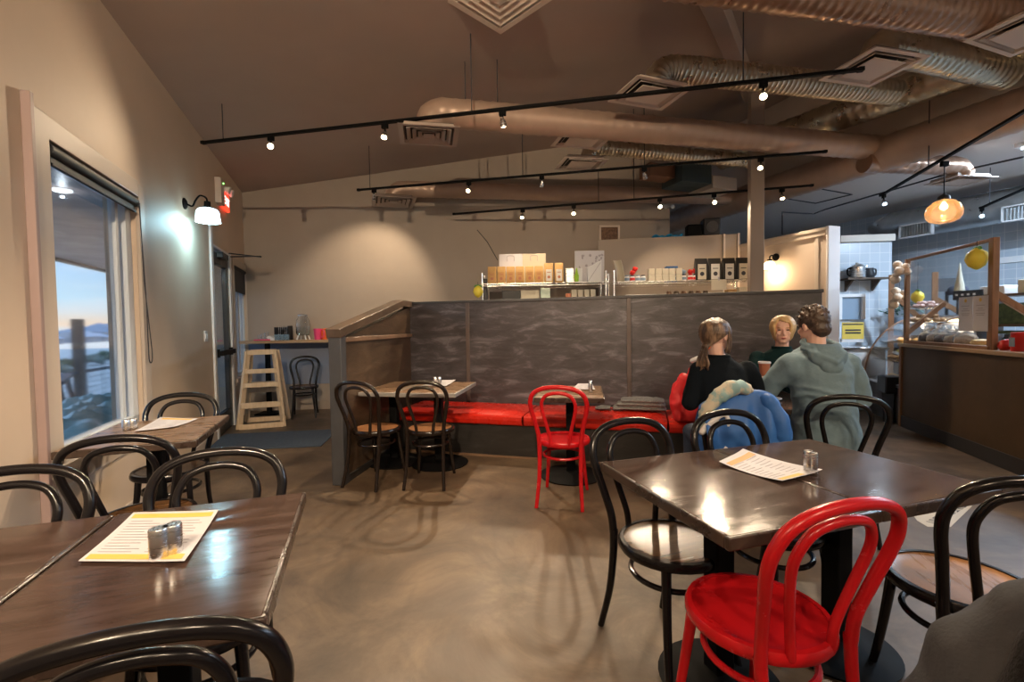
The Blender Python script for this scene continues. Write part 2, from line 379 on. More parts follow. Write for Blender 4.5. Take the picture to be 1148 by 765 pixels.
def floor_mat():
    m = bpy.data.materials.new('polished_mottled_concrete'); m.use_nodes = True; N = m.node_tree.nodes; L = m.node_tree.links; b = N['Principled BSDF']
    tc = N.new('ShaderNodeTexCoord')
    n1 = N.new('ShaderNodeTexNoise'); n1.inputs['Scale'].default_value = 1.7; n1.inputs['Detail'].default_value = 12; n1.inputs['Roughness'].default_value = .70; n1.inputs['Distortion'].default_value = .7
    L.new(tc.outputs['Object'], n1.inputs['Vector'])
    cr = N.new('ShaderNodeValToRGB'); e = cr.color_ramp.elements
    e[0].position = .32; e[0].color = (.046,.028,.016,1); e[1].position = .70; e[1].color = (.190,.130,.080,1)
    k = e.new(.5); k.color = (.096,.062,.037,1)
    L.new(n1.outputs['Fac'], cr.inputs[0])
    # faint saw-cut / map lines
    v = N.new('ShaderNodeTexVoronoi'); v.feature = 'DISTANCE_TO_EDGE'; v.inputs['Scale'].default_value = .75
    n3 = N.new('ShaderNodeTexNoise'); n3.inputs['Scale'].default_value = 2.2; n3.inputs['Detail'].default_value = 4
    L.new(tc.outputs['Object'], n3.inputs['Vector'])
    ad = N.new('ShaderNodeMix'); ad.data_type = 'VECTOR'; ad.inputs[0].default_value = .12
    L.new(tc.outputs['Object'], ad.inputs[4]); L.new(n3.outputs['Color'], ad.inputs[5]); L.new(ad.outputs[1], v.inputs['Vector'])
    mr = N.new('ShaderNodeMapRange'); mr.inputs['From Max'].default_value = .012; mr.inputs['To Min'].default_value = .86; mr.inputs['To Max'].default_value = 1
    L.new(v.outputs['Distance'], mr.inputs['Value'])
    mx = N.new('ShaderNodeMix'); mx.data_type = 'RGBA'; mx.blend_type = 'MULTIPLY'; mx.inputs[0].default_value = 1
    L.new(cr.outputs[0], mx.inputs[6]); L.new(mr.outputs['Result'], mx.inputs[7]); L.new(mx.outputs[2], b.inputs['Base Color'])
    n2 = N.new('ShaderNodeTexNoise'); n2.inputs['Scale'].default_value = 5; n2.inputs['Detail'].default_value = 6
    L.new(tc.outputs['Object'], n2.inputs['Vector'])
    m2 = N.new('ShaderNodeMapRange'); m2.inputs['To Min'].default_value = .32; m2.inputs['To Max'].default_value = .6
    L.new(n2.outputs['Fac'], m2.inputs['Value']); L.new(m2.outputs['Result'], b.inputs['Roughness'])
    bp = N.new('ShaderNodeBump'); bp.inputs['Strength'].default_value = .06; bp.inputs['Distance'].default_value = .01
    L.new(n2.outputs['Fac'], bp.inputs['Height']); L.new(bp.outputs[0], b.inputs['Normal'])
    return m
M['floor'] = floor_mat()

def tile_mat():
    m = bpy.data.materials.new('glazed_wall_tile'); m.use_nodes = True; N = m.node_tree.nodes; L = m.node_tree.links; b = N['Principled BSDF']
    tc = N.new('ShaderNodeTexCoord'); mp = N.new('ShaderNodeMapping'); mp.inputs['Rotation'].default_value = (R(90), 0, 0)
    br = N.new('ShaderNodeTexBrick'); br.offset = 0; br.inputs['Scale'].default_value = 1; br.inputs['Brick Width'].default_value = .15; br.inputs['Row Height'].default_value = .15
    br.inputs['Mortar Size'].default_value = .004; br.inputs['Color1'].default_value = (.44,.50,.57,1); br.inputs['Color2'].default_value = (.48,.54,.61,1); br.inputs['Mortar'].default_value = (.66,.68,.70,1)
    L.new(tc.outputs['Object'], mp.inputs[0]); L.new(mp.outputs[0], br.inputs['Vector']); L.new(br.outputs['Color'], b.inputs['Base Color'])
    b.inputs['Roughness'].default_value = .2
    return m
M['tile'] = tile_mat()
# ================================================================== THE ROOM
WL = Vector((-.347, .938)); WN = Vector((.938, .347)); W0 = Vector((-1.53, 0)); WA = math.atan2(.938, -.347)
def P(s, d, z=0): return Vector((W0.x+WL.x*s+WN.x*d, W0.y+WL.y*s+WN.y*d, z))
def SD(p): return ((p.x-W0.x)*WL.x+(p.y-W0.y)*WL.y, (p.x-W0.x)*WN.x+(p.y-W0.y)*WN.y)
def wS(px, py):
    v = onv(px, py, W0, WL); return SD(v)[0], v.z
def ceil_z(p): return 3.5+.15*SD(p)[1]

def wall_open(name, m, x0, x1, z0, z1, th, openings, loc, rz):
    xs = sorted({x0, x1, *[a for o in openings for a in o[:2]]}); zs = sorted({z0, z1, *[a for o in openings for a in o[2:]]})
    mb = MB()
    for i in range(len(xs)-1):
        # merge vertical runs
        run = None
        for j in range(len(zs)-1):
            cx, cz = (xs[i]+xs[i+1])/2, (zs[j]+zs[j+1])/2
            hole = any(o[0] < cx < o[1] and o[2] < cz < o[3] for o in openings)
            if not hole: run = (run[0], zs[j+1]) if run else (zs[j], zs[j+1])
            if (hole or j == len(zs)-2) and run:
                mb.b(xs[i], xs[i+1], 0, th, run[0], run[1]); run = None
    o = mb.build(name, m, flat=True); place(o, loc, rz); return struct(o)

s0, z_ = wS(47, 150); s1, _ = wS(156, 340)
WIN = (s0, s1, .62, 2.33)
sd0 = wS(241, 400)[0]; sd1 = wS(259, 400)[0]; sw0 = wS(263, 360)[0]; sw1 = wS(276, 360)[0]
DOOR = (sd0, sd1, 0, 2.32); WIN2 = (sw0, sw1, .62, 2.25)
SC = 7.4/.938-.08
wl = wall_open('wall_left', M['wall'], -3.2, SC+.3, 0, 3.52, .2, [WIN, DOOR, WIN2], (W0.x, W0.y, 0), WA)

def wallframe(name, parts, mat_, kindstruct=True, parent=None, bevel=.004):
    mb = MB()
    for a in parts: mb.b(*a)
    o = mb.build(name, mat_, parent=parent, bevel=bevel, sharp=30)
    if parent is None: place(o, (W0.x, W0.y, 0), WA); struct(o)
    return o
# floor
mb = MB(); c = [P(-3.4, -.3), P(11, -.3), P(11, 12), P(-3.4, 12)]
mb.add([(v.x, v.y, 0) for v in c]+[(v.x, v.y, -.12) for v in c], [(0,1,2,3),(4,5,6,7),(0,1,5,4),(1,2,6,5),(2,3,7,6),(3,0,4,7)])
struct(mb.build('floor', M['floor'], flat=True))
def slab(name, m, pts, t):
    n = len(pts); mb = MB()
    mb.add([tuple(p) for p in pts]+[(p.x, p.y, p.z+t) for p in pts], [tuple(range(n)), tuple(range(n, 2*n))]+[(i, (i+1) % n, n+(i+1) % n, n+i) for i in range(n)])
    return struct(mb.build(name, m, flat=True))
D1_ = 7.8; DK = 11.5; KZ = 3.4
def CP(s, d): v = P(s, d); v.z = ceil_z(v); return v
slab('ceiling', M['ceil'], [CP(-3.3, -.05), CP(10.7, -.05), CP(10.7, D1_), CP(-3.3, D1_)], .12)
slab('ceiling_kitchen', M['lowceil'], [P(-3.3, D1_, KZ), P(10.7, D1_, KZ), P(10.7, DK+.1, KZ), P(-3.3, DK+.1, KZ)], .12)
def vwall(name, m, p, q, z0, zt0, zt1, th=.12):
    d = (q-p); L = math.hypot(d.x, d.y); mb = MB()
    mb.add([(0,0,z0),(L,0,z0),(L,0,zt1),(0,0,zt0),(0,th,z0),(L,th,z0),(L,th,zt1),(0,th,zt0)], [(0,1,2,3),(4,5,6,7),(0,1,5,4),(1,2,6,5),(2,3,7,6),(3,0,4,7)])
    o = mb.build(name, m, flat=True); place(o, (p.x, p.y, 0), math.atan2(d.y, d.x)); return struct(o)
vwall('wall_bulkhead', M['wall'], P(-3.3, D1_), P(10.7, D1_), KZ, ceil_z(P(0, D1_)), ceil_z(P(0, D1_)), -.1)
C0 = Vector((-4.27, 7.4, 0)); C1 = Vector((2.66, 7.72, 0))
vwall('wall_back', M['backwall'], C0, C1, 0, ceil_z(C0)+.03, ceil_z(C1)+.03, .15)
vwall('wall_far', M['backwall'], P(10.5, -.1), P(10.5, 11.6), 0, 3.52, 4.7, .12)
vwall('wall_right', M['tile'], P(10.6, DK), P(-3.3, DK), 0, KZ, KZ, .12)
vwall('wall_rear', M['wall'], P(-3.2, 11.6), P(-3.2, -.1), 0, 4.7, 3.52, .12)

# ---- big window
w = wallframe('window_1', [(WIN[0], WIN[1], .03, .10, WIN[2], WIN[2]+.07), (WIN[0], WIN[1], .03, .10, WIN[3]-.07, WIN[3]), (WIN[0], WIN[0]+.045, .03, .10, WIN[2], WIN[3]),
      (WIN[1]-.09, WIN[1], .03, .10, WIN[2], WIN[3]), (WIN[1]-.20, WIN[1]-.155, .05, .10, WIN[2]+.07, WIN[3]-.07)], M['winframe'])
wallframe('pane', [(WIN[0]+.03, WIN[1]-.17, .07, .076, WIN[2]+.05, WIN[3]-.05)], M['glass'], parent=w, bevel=0)
wallframe('pane', [(WIN[1]-.17, WIN[1]-.07, .09, .096, WIN[2]+.05, WIN[3]-.05)], M['glass'], parent=w, bevel=0)
wallframe('trim_1', [(WIN[0]-.14, WIN[0], -.03, 0, WIN[2]-.12, WIN[3]+.12), (WIN[1], WIN[1]+.11, -.025, 0, WIN[2]-.12, WIN[3]+.10), (WIN[0], WIN[1], -.025, 0, WIN[3], WIN[3]+.12),
      (WIN[0]-.14, WIN[1]+.12, -.05, 0, WIN[2]-.05, WIN[2]), (WIN[0]-.1, WIN[1]+.1, -.025, 0, WIN[2]-.14, WIN[2]-.05)], M['trim'])
# pilaster left of the window with its darker return
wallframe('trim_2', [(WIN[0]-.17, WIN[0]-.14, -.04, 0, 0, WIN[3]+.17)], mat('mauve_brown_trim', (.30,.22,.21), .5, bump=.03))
wallframe('baseboard_left', [(-3.2, DOOR[0]-.1, -.02, 0, 0, .12)], M['trim'])
# roller shade
t = thing('roller_shade', 'rolled-up black roller shade at the top of the big window', 'window shade', (*P(0, 0).xy, 0), WA)
mb = MB(); mb.tube([(WIN[0]+.02, .0, WIN[3]-.045), (WIN[1]-.02, .0, WIN[3]-.045)], .036, 14); mb.build('shade_roll', M['shade'], t)
mb = MB(); mb.b(WIN[0]+.04, WIN[1]-.04, -.012, -.006, WIN[3]-.11, WIN[3]-.05); mb.build('shade_cloth', M['shade'], t)
mb = MB(); mb.b(WIN[0]+.04, WIN[1]-.04, -.02, .0, WIN[3]-.125, WIN[3]-.11); mb.build('bottom_bar', M['shade'], t, bevel=.003)
mb = MB(); x = WIN[1]+.03
mb.tube([(WIN[1]-.03, -.035, WIN[3]-.05), (x-.015, -.04, 1.6), (x-.01, -.04, 1.15)]+[(x+.025-.035*math.cos(a), -.04, 1.12-.05*math.sin(a)) for a in (R(20), R(60), R(90), R(120), R(160))]+[(x+.055, -.04, 1.18), (WIN[1]-.01, -.04, 1.7), (WIN[1]-.02, -.035, WIN[3]-.05)], .0035, 6)
mb.build('pull_chain', M['inkdark'], t)

# ---- second window + door
w = wallframe('window_2', [(WIN2[0], WIN2[1], .02, .09, WIN2[2], WIN2[2]+.06), (WIN2[0], WIN2[1], .02, .09, WIN2[3]-.06, WIN2[3]), (WIN2[0], WIN2[0]+.05, .02, .09, WIN2[2], WIN2[3]), (WIN2[1]-.05, WIN2[1], .02, .09, WIN2[2], WIN2[3]),
    ((WIN2[0]+WIN2[1])/2-.02, (WIN2[0]+WIN2[1])/2+.02, .03, .08, WIN2[2], WIN2[3])], M['winframe'])
wallframe('pane', [(WIN2[0]+.03, WIN2[1]-.03, .05, .056, WIN2[2]+.03, WIN2[3]-.03)], M['glass'], parent=w, bevel=0)
wallframe('trim_3', [(WIN2[0]-.10, WIN2[0], -.02, 0, WIN2[2]-.1, WIN2[3]+.10), (WIN2[1], WIN2[1]+.10, -.02, 0, WIN2[2]-.1, WIN2[3]+.10), (WIN2[0], WIN2[1], -.02, 0, WIN2[3], WIN2[3]+.10), (WIN2[0]-.12, WIN2[1]+.12, -.04, 0, WIN2[2]-.05, WIN2[2])], M['trim'])
t = thing('roller_shade', 'short black shade half lowered in the far window by the door', 'window shade', (*P(0, 0).xy, 0), WA)
mb = MB(); mb.b(WIN2[0]+.03, WIN2[1]-.03, -.005, .003, WIN2[3]-.38, WIN2[3]-.04); mb.build('shade_cloth', M['shade'], t)
mb = MB(); mb.tube([(WIN2[0]+.02, .0, WIN2[3]-.03), (WIN2[1]-.02, .0, WIN2[3]-.03)], .026, 12); mb.build('shade_roll', M['shade'], t)
d = wallframe('door_1', [(DOOR[0], DOOR[0]+.10, .0, .06, .01, DOOR[3]-.04), (DOOR[1]-.12, DOOR[1], .0, .06, .01, DOOR[3]-.04), (DOOR[0]+.1, DOOR[1]-.12, .0, .06, .01, .26), (DOOR[0]+.1, DOOR[1]-.12, .0, .06, DOOR[3]-.18, DOOR[3]-.04)], M['doorframe'])
wallframe('pane', [(DOOR[0]+.09, DOOR[1]-.11, .028, .034, .25, DOOR[3]-.17)], M['glass'], parent=d, bevel=0)
wallframe('door_handle', [(DOOR[0]+.03, DOOR[1]-.03, -.07, -.035, 1.0, 1.06), (DOOR[0]+.04, DOOR[0]+.09, -.04, 0, .98, 1.08), (DOOR[1]-.1, DOOR[1]-.05, -.04, 0, .98, 1.08)], M['black'], parent=d)
wallframe('trim_4', [(DOOR[0]-.09, DOOR[0], -.025, 0, 0, DOOR[3]+.34), (DOOR[1], DOOR[1]+.10, -.025, 0, 0, DOOR[3]+.04), (DOOR[0], DOOR[1], -.025, 0, DOOR[3], DOOR[3]+.03)], M['whitetrim'])
# door closer arm
t = thing('door_closer', 'dark door closer arm reaching out above the side door', 'door closer', (*P(0, 0).xy, 0), WA)
mb = MB(); mb.b(DOOR[0]+.25, DOOR[0]+.55, -.07, 0, DOOR[3]-.10, DOOR[3]-.03); mb.build('body', M['doorframe'], t, bevel=.006)
mb = MB(); mb.bar((DOOR[0]+.5, -.09, DOOR[3]-.01), (DOOR[0]+.75, -.42, DOOR[3]-.01), .03, .012); mb.bar((DOOR[0]+.75, -.42, DOOR[3]), (DOOR[1]+.05, -.03, DOOR[3]), .03, .012); mb.build('arm', M['doorframe'], t)
# light switch, wall outlet marks
s_, z_ = wS(230, 370)
t = thing('light_switch', 'white double switch plate on the window wall near the side door', 'light switch', (*P(s_, 0).xy, 1.25), WA)
mb = MB(); mb.b(-.06, .06, -.008, 0, -.06, .06); mb.build('plate', M['whitetrim'], t, bevel=.003)
for dx in (-.03, .03):
    mb = MB(); mb.b(dx-.014, dx+.014, -.014, -.006, -.03, .03); mb.build('toggle', M['white'], t, bevel=.002)

# ---- exit sign with twin lamps
s_, z_ = wS(245, 212)
t = thing('exit_sign', 'red lit EXIT sign with twin emergency lamps on the window wall', 'exit sign', (*P(s_, 0).xy, z_), WA)
mb = MB(); mb.b(-.20, -.02, -.07, 0, -.22, .10); mb.build('housing', M['trim'], t, bevel=.006)
mb = MB(); mb.b(.02, .34, -.05, -.015, -.22, -.01); mb.build('sign_plate', M['exitred'], t, bevel=.004)
cu = bpy.data.curves.new('letters', 'FONT'); cu.body = 'EXIT'; cu.size = .15; cu.extrude = .002; cu.align_x = 'CENTER'; cu.align_y = 'CENTER'
lo = bpy.data.objects.new('letters', cu); COL.objects.link(lo); lo.parent = t; lo.location = (.18, -.052, -.115); lo.rotation_euler = (R(90), 0, 0); cu.materials.append(M['exitlet'])
for dx in (.04, .20):
    mb = MB(); mb.cone((dx, -.05, .02), (dx, -.12, .0), .025, .05, 16); mb.build('lamp_head', M['white'], t)
mb = MB(); mb.b(-.02, .22, -.05, 0, .0, .04); mb.build('lamp_arm', M['white'], t, bevel=.004)
mb = MB(); mb.ell((-.09, -.072, .05), .010, 8, 6); mb.build('status_light', M['led'], t)

# ---- wall sconce
s_, z_ = wS(206, 226)
t = thing('wall_sconce', 'black gooseneck wall lamp with frosted bell glass on the window wall', 'wall lamp', (*P(s_, 0).xy, z_), WA)
mb = MB(); mb.M = Matrix.Rotation(R(90), 4, 'X'); mb.lathe([(.0, 0), (.055, 0), (.055, .012), (.035, .025), (.0, .028)], (0, -.02, 0)); mb.build('backplate', M['black'], t)
mb = MB(); mb.tube(smooth_path([(0, -.02, -.02), (0, -.07, -.04), (0, -.10, .02), (0, -.14, .07), (0, -.19, .05), (0, -.20, .0)], 6), .009, 10); mb.build('arm', M['black'], t)
mb = MB(); mb.lathe([(.0, .02), (.028, .015), (.03, -.03), (.055, -.055), (.0, -.056)], (0, -.20, 0)); mb.build('cap', M['black'], t)
mb = MB(); mb.lathe([(.045, -.05), (.085, -.065), (.10, -.09), (.104, -.13), (.112, -.19), (.107, -.19), (.098, -.13), (.09, -.09), (.075, -.07), (.04, -.056)], (0, -.20, 0)); mb.build('glass_shade', M['sconceglass'], t)
def pt_light(name, loc, e, col, r=.04, parent=None):
    l = bpy.data.lights.new(name, 'POINT'); l.energy = e; l.color = col; l.shadow_soft_size = r
    o = bpy.data.objects.new(name, l); COL.objects.link(o); o.location = loc
    if parent: o.parent = parent
    return o
pt_light('lamp_light', (0, -.20, -.21), 20, (.45, .85, 1), .05, t)
SCONCE = t

# ---- door mat
a, b_, c_, d_ = onz(236, 510, 0), onz(368, 500, 0), onz(372, 480, 0), onz(262, 488, 0)
u = (b_-a).normalized(); mat_c = P(SD(onz(250, 498, 0))[0], .0)
t = mb = MB(); ang = R(8)
mb.M = Matrix.Identity(4); mb.b(-.60, .75, -.42, .42, 0, .012)
o = mb.build('door_mat', mat('blue_grey_ribbed_mat', (.035,.05,.075), .9, col2=(.055,.075,.11), scale=40, bump=.5, bscale=120), bevel=.004)
q = onz(320, 494, 0); place(o, (q.x-.25, q.y, 0), ang); tag(o, 'dark blue-grey door mat beside the side door', 'door mat')

# ================================================================== OUTSIDE
def outP(s, d, z=0): return P(s, -d, z)
o = MB().b(-6, 16, .25, 3.0, -.35, -.02).build('deck', mat('wet_deck', (.16,.20,.20), .5, col2=(.25,.30,.30), scale=6, bump=.2), flat=True); place(o, (W0.x, W0.y, 0), WA); struct(o)
o = MB().b(-40, 60, 3.0, 90, -.6, -.45).build('ground', mat('pale_gravel_ground', (.30,.31,.30), .9, col2=(.42,.43,.42), scale=1.2, bump=.3), flat=True); place(o, (W0.x, W0.y, 0), WA); struct(o)
o = MB().b(-3, 12, .22, 2.7, 2.48, 2.54).build('porch_soffit', M['soffit'], flat=True); place(o, (W0.x, W0.y, 0), WA); struct(o)
o = MB().b(-3, 12, 2.7, 2.78, 2.44, 2.62).build('porch_fascia', M['fascia'], flat=True); place(o, (W0.x, W0.y, 0), WA); struct(o)
def out_at(px, py, dist):  # point at distance dist beyond the wall plane
    p0 = P(0, -dist); v = onv(px, py, p0, WL); return v
v = onz(69, 213, 2.475)
o = MB().lathe([(0, 0), (.065, 0), (.065, -.012), (.05, -.018), (0, -.018)], (0, 0, 0), 20).build('porch_downlight', M['porchlight']); o.location = (v.x, v.y, 2.478)
tag(o, 'round recessed light glowing in the porch soffit outside the big window', 'ceiling light')
pt_light('porch_light_source', (v.x, v.y, 2.42), 1.5, (.8, .9, 1), .01)
# hook hanging from soffit
v = out_at(78, 262, 2.3)
o = MB().tube([(0, 0, 2.48-v.z), (0, 0, .16)]+smooth_path([(0, 0, .16), (.0, .0, .05), (.05, 0, -.02), (.02, 0, -.09), (-.05, 0, -.05), (-.04, 0, .02), (.03, .0, .06)], 5), .008, 8).build('plant_hook', M['black']); o.location = v
tag(o, 'black hook hanging from the porch roof outside the big window', 'hook')
# weathered post with wire fence
v = out_at(88, 390, 3.4)
t = thing('fence_post', 'weathered timber post standing outside the big window', 'post', (v.x, v.y, -.45), WA)
MB().b(-.08, .08, -.08, .08, 0, 2.02).build('post', M['postext'], t, bevel=.01)
MB().b(.07, .12, -.05, .05, 0, 1.86).build('side_board', M['postext'], t, bevel=.006)
t = thing('wire_fence', 'fine wire mesh fence on dark rails beyond the big window', 'fence', (v.x, v.y, -.45), WA)
mb = MB()
for k in range(33): x = -1.6+k*.1; mb.b(x-.003, x+.003, .0, .005, .1, 1.3)
for k in range(12): z = .15+k*.1; mb.b(-1.6, 1.6, .0, .005, z-.003, z+.003)
mb.build('mesh', M['deckrail'], t, flat=True)
for z in (.95,): MB().b(-1.6, 1.6, -.03, .03, z, z+.06).build('rail', M['deckrail'], t)
# sloping rail with leg (picnic bench) outside
v = out_at(62, 440, 2.55)
t = thing('picnic_bench', 'blue-grey outdoor bench standing on the deck outside the window', 'bench', (v.x, v.y, -.02), WA+R(20))
MB().b(-.8, .8, -.15, .15, .62, .67).build('seat_board', M['deckrail'], t, bevel=.005)
for sx in (-1, 1):
    for sy in (-1, 1): MB().bar((sx*.62, sy*.08, .62), (sx*.68, sy*.17, 0), .06, .04).build('leg', M['deckrail'], t)
# crumpled blue-green tarp
v = out_at(112, 470, 1.6)
def tarp(a, b_):
    x, y = (a-.5)*3.2, (b_-.5)*1.5
    r_ = (1-(2*a-1)**2)*(1-(2*b_-1)**2)
    return (x, y, .02+.42*r_**.5+.07*r_**.3*math.sin(9*x+4*math.sin(5*y))*math.sin(13*y+3*x)+.04*r_*math.sin(31*x+17*y))
o = MB().sheet(tarp, 60, 34, .004).build('tarp', mat('wet_blue_green_tarp', (.22,.42,.46), .3, col2=(.42,.60,.62), scale=9, bump=.4), sharp=25)
o.location = (v.x, v.y, -.02); o.rotation_euler = (0, 0, WA); tag(o, 'crumpled blue-green tarp heaped on the deck outside the window', 'tarp')
# far field buildings, hills, bushes
HD = 80
def hill(px0, px1, hmax, base_y, m, name, dist, seed):
    r_ = random.Random(seed); n = 60; poly = []
    a = out_at(px0, 370, dist); b_ = out_at(px1, 370, dist); sa, sb = SD(a)[0], SD(b_)[0]
    ph = [r_.uniform(0, 6) for _ in range(4)]
    mb = MB(); vs = []
    for i in range(n+1):
        t_ = i/n; x = sa+(sb-sa)*t_
        h = hmax*(.45+.55*math.sin(PI*min(1, t_*1.1)))*(.75+.15*math.sin(9*t_+ph[0])+.06*math.sin(27*t_+ph[1])+.04*math.sin(61*t_+ph[2]))
        for (dy, f) in ((0, 0), (4, .6), (9, 1), (16, .55), (22, 0)): vs.append((x, dy, -.5+h*f))
    fs = [(i*5+k, i*5+k+1, (i+1)*5+k+1, (i+1)*5+k) for i in range(n) for k in range(4)]
    mb.add(vs, fs); o = mb.build(name, m, sharp=80); place(o, (P(0, -dist).x, P(0, -dist).y, 0), WA); return struct(o)
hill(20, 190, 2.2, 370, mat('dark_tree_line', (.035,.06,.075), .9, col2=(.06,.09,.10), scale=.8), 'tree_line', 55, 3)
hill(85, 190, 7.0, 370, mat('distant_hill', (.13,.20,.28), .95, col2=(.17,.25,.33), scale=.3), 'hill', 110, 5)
for i, (px, w_, h_) in enumerate([(62, 4, 1.7), (104, 6, 2.0), (122, 3, 1.6)]):
    v = out_at(px, 380, 38)
    t = thing('barn', ['low grey farm building far left beyond the fence post', 'long pale shed far off right of the fence post', 'small shed far off near the right window frame'][i], 'building', (v.x, v.y, -.5), WA)
    MB().b(-w_/2, w_/2, 0, 4, 0, h_*.55).build('wall', mat('shed_wall', (.22,.25,.30), .8, bump=.1), t, flat=True)
    MB().prism([(-.3, h_*.5), (4.3, h_*.5), (2, h_)], w_+.4, Matrix(((0,0,1,-w_/2-.2),(1,0,0,0),(0,1,0,0),(0,0,0,1)))).build('roof', mat('shed_roof', (.30,.34,.40), .6, bump=.1), t, flat=True)
# shrubs (grey green) beyond the fence
def blob(name, m, loc, r_, seed):
    q = random.Random(seed); mb = MB()
    for k in range(26):
        a = q.uniform(0, 6.28); e = q.uniform(0, 1.3); rr = r_*q.uniform(.55, .9)
        mb.ell((rr*math.cos(a)*math.cos(e), rr*math.sin(a)*math.cos(e), r_*.35+rr*.75*math.sin(e)), r_*q.uniform(.18, .32), 8, 6)
    o = mb.build(name, m, displace=(.12, .12)); o.location = loc; return o
for i, px in enumerate((60, 76, 104, 118)):
    v = out_at(px, 392, 9+i); o = blob('shrub', M['darkgreen'] if i % 2 else mat('grey_green_shrub', (.10,.13,.11), .8, col2=(.18,.22,.18), scale=9), (v.x, v.y, -.5), .55, i)
    tag(o, ['low grey shrub at left edge of the window view', 'low dark shrub just left of the timber post', 'low grey shrub just right of the timber post', 'low dark shrub at right edge of the window view'][i], 'shrub')

# world: dusk sky
w = bpy.data.worlds.new('dusk_sky'); scene.world = w; w.use_nodes = True; N = w.node_tree.nodes; L = w.node_tree.links
bg = N['Background']; tc = N.new('ShaderNodeTexCoord'); sx = N.new('ShaderNodeSeparateXYZ'); L.new(tc.outputs['Generated'], sx.inputs[0])
cr = N.new('ShaderNodeValToRGB'); e = cr.color_ramp.elements
e[0].position = 0; e[0].color = (.35,.40,.46,1); e[1].position = 1; e[1].color = (.40,.62,1,1)
for p_, c_ in ((.012, (.44,.36,.29,1)), (.05, (.26,.38,.47,1)), (.13, (.16,.30,.48,1)), (.24, (.14,.30,.55,1)), (.5, (.40,.62,1,1))):
    k = e.new(p_); k.color = c_
no = N.new('ShaderNodeTexNoise'); no.inputs['Scale'].default_value = 3.5; no.inputs['Detail'].default_value = 6
mp = N.new('ShaderNodeMapping'); mp.inputs['Scale'].default_value = (1, 1, 6); L.new(tc.outputs['Generated'], mp.inputs[0]); L.new(mp.outputs[0], no.inputs['Vector'])
c2 = N.new('ShaderNodeValToRGB'); c2.color_ramp.elements[0].position = .48; c2.color_ramp.elements[1].position = .62
L.new(no.outputs['Fac'], c2.inputs[0]); mx = N.new('ShaderNodeMix'); mx.data_type = 'RGBA'
mf = N.new('ShaderNodeMath'); mf.operation = 'MULTIPLY'; mf.inputs[1].default_value = .45; L.new(c2.outputs[0], mf.inputs[0])
L.new(mf.outputs[0], mx.inputs[0]); L.new(sx.outputs['Z'], cr.inputs[0]); L.new(cr.outputs[0], mx.inputs[6]); mx.inputs[7].default_value = (.36,.42,.48,1)
L.new(mx.outputs[2], bg.inputs[0]); bg.inputs[1].default_value = 2.8
# ================================================================== CEILING: ducts, diffusers, tracks
def duct(name, label, pts, r, m, rib=.12, ribh=.008, seg=22, endcaps=True, group=None, hangers=()):
    """spiral or flexible duct with real ribs along its length"""
    P_ = [Vector(p) for p in pts]
    out = [P_[0]]
    # resample evenly
    L = [0]
    for a, b in zip(P_, P_[1:]): L.append(L[-1]+(b-a).length)
    tot = L[-1]; step = rib/4; n = max(2, int(tot/step)); res = []; rr = []
    for i in range(n+1):
        s = tot*i/n; k = 0
        while k < len(L)-2 and L[k+1] < s: k += 1
        t_ = (s-L[k])/max(1e-6, L[k+1]-L[k]); res.append(P_[k].lerp(P_[k+1], t_)); rr.append(r+(ribh if i % 4 == 0 else 0))
    o = MB().tube(res, rr, seg).build(name, m, sharp=50)
    tag(o, label, 'air duct', group); return o
def hang_rod(top, bot, r=.006): return (Vector(top), Vector(bot), r)

def bez(a, c, b, n=8): return [a*(1-t)**2+c*2*t*(1-t)+b*t*t for t in [i/n for i in range(n+1)]]
# main trunk, parallel to the window wall
a = onz(1148, 122, 3.3); b_ = onz(778, 241, 3.3); d = (b_-a).normalized()
TR0 = a-d*2.6; TR1 = b_+d*1.6
duct('spiral_duct', 'large tan trunk duct running from the far corner up to the right edge', [TR0, TR1], .20, M['paintduct'], .14, .007)
# branch left (nearest, painted)
l_ = onz(500, 127, 3.38); r_ = onz(985, 166, 3.38)
l_.z = r_.z = 3.38
dl = (l_-r_).normalized(); el = l_+dl*.16
pts = [r_+(-dl)*.25, l_]+bez(l_, el+dl*.02, el+Vector((0, 0, -.20)), 8)[1:]
B1 = duct('spiral_duct', 'long tan branch duct crossing the middle of the ceiling, ending in an elbow at left', pts, .135, M['paintduct'], .12, .006)
# far painted branch
l2 = onz(455, 212, 3.45); r2 = onz(800, 221, 3.35)
dl2 = (l2-r2).normalized()
pts = [r2-dl2*.3, l2]+bez(l2, l2+dl2*.2, l2+dl2*.22+Vector((0, 0, -.16)), 8)[1:]
duct('spiral_duct', 'far tan branch duct running low along the back wall', pts, .12, M['paintduct'], .12, .006)
# flex / galvanised duct with elbow over the big diffuser
def off(p, x=0, y=0, z=0): return Vector((p.x+x, p.y+y, p.z+z))
a = onz(760, 78, 3.62); b_ = onz(1003, 104, 3.62); dd = (a-b_).normalized()
pts = [b_, a]+bez(a, a+dd*.22, a+dd*.24+Vector((0, 0, -.22)), 8)[1:]
duct('flexible_duct', 'ribbed silver duct bending down to the square diffuser right of the ceiling centre', pts, .115, M['galv'], .05, .007)
# large galvanised duct parallel to trunk
a = onz(905, 142, 3.75); b_ = onz(1110, 68, 3.75); dd = (b_-a).normalized()
duct('galvanised_duct', 'wide bare metal duct rising to the right above the trunk duct', [a-dd*1.2, a, b_+dd*1.2], .17, M['galv'], .10, .008)
# flex with elbow top right
a = onz(1000, 52, 3.55); b_ = onz(1108, 78, 3.55); dd = (a-b_).normalized()
pts = [b_-dd*.25, a]+bez(a, a+dd*.16, a+dd*.18+Vector((0, 0, -.18)), 8)[1:]
duct('flexible_duct', 'thick silver-green duct elbowing down to the diffuser at upper right', pts, .13, M['galv'], .07, .008)
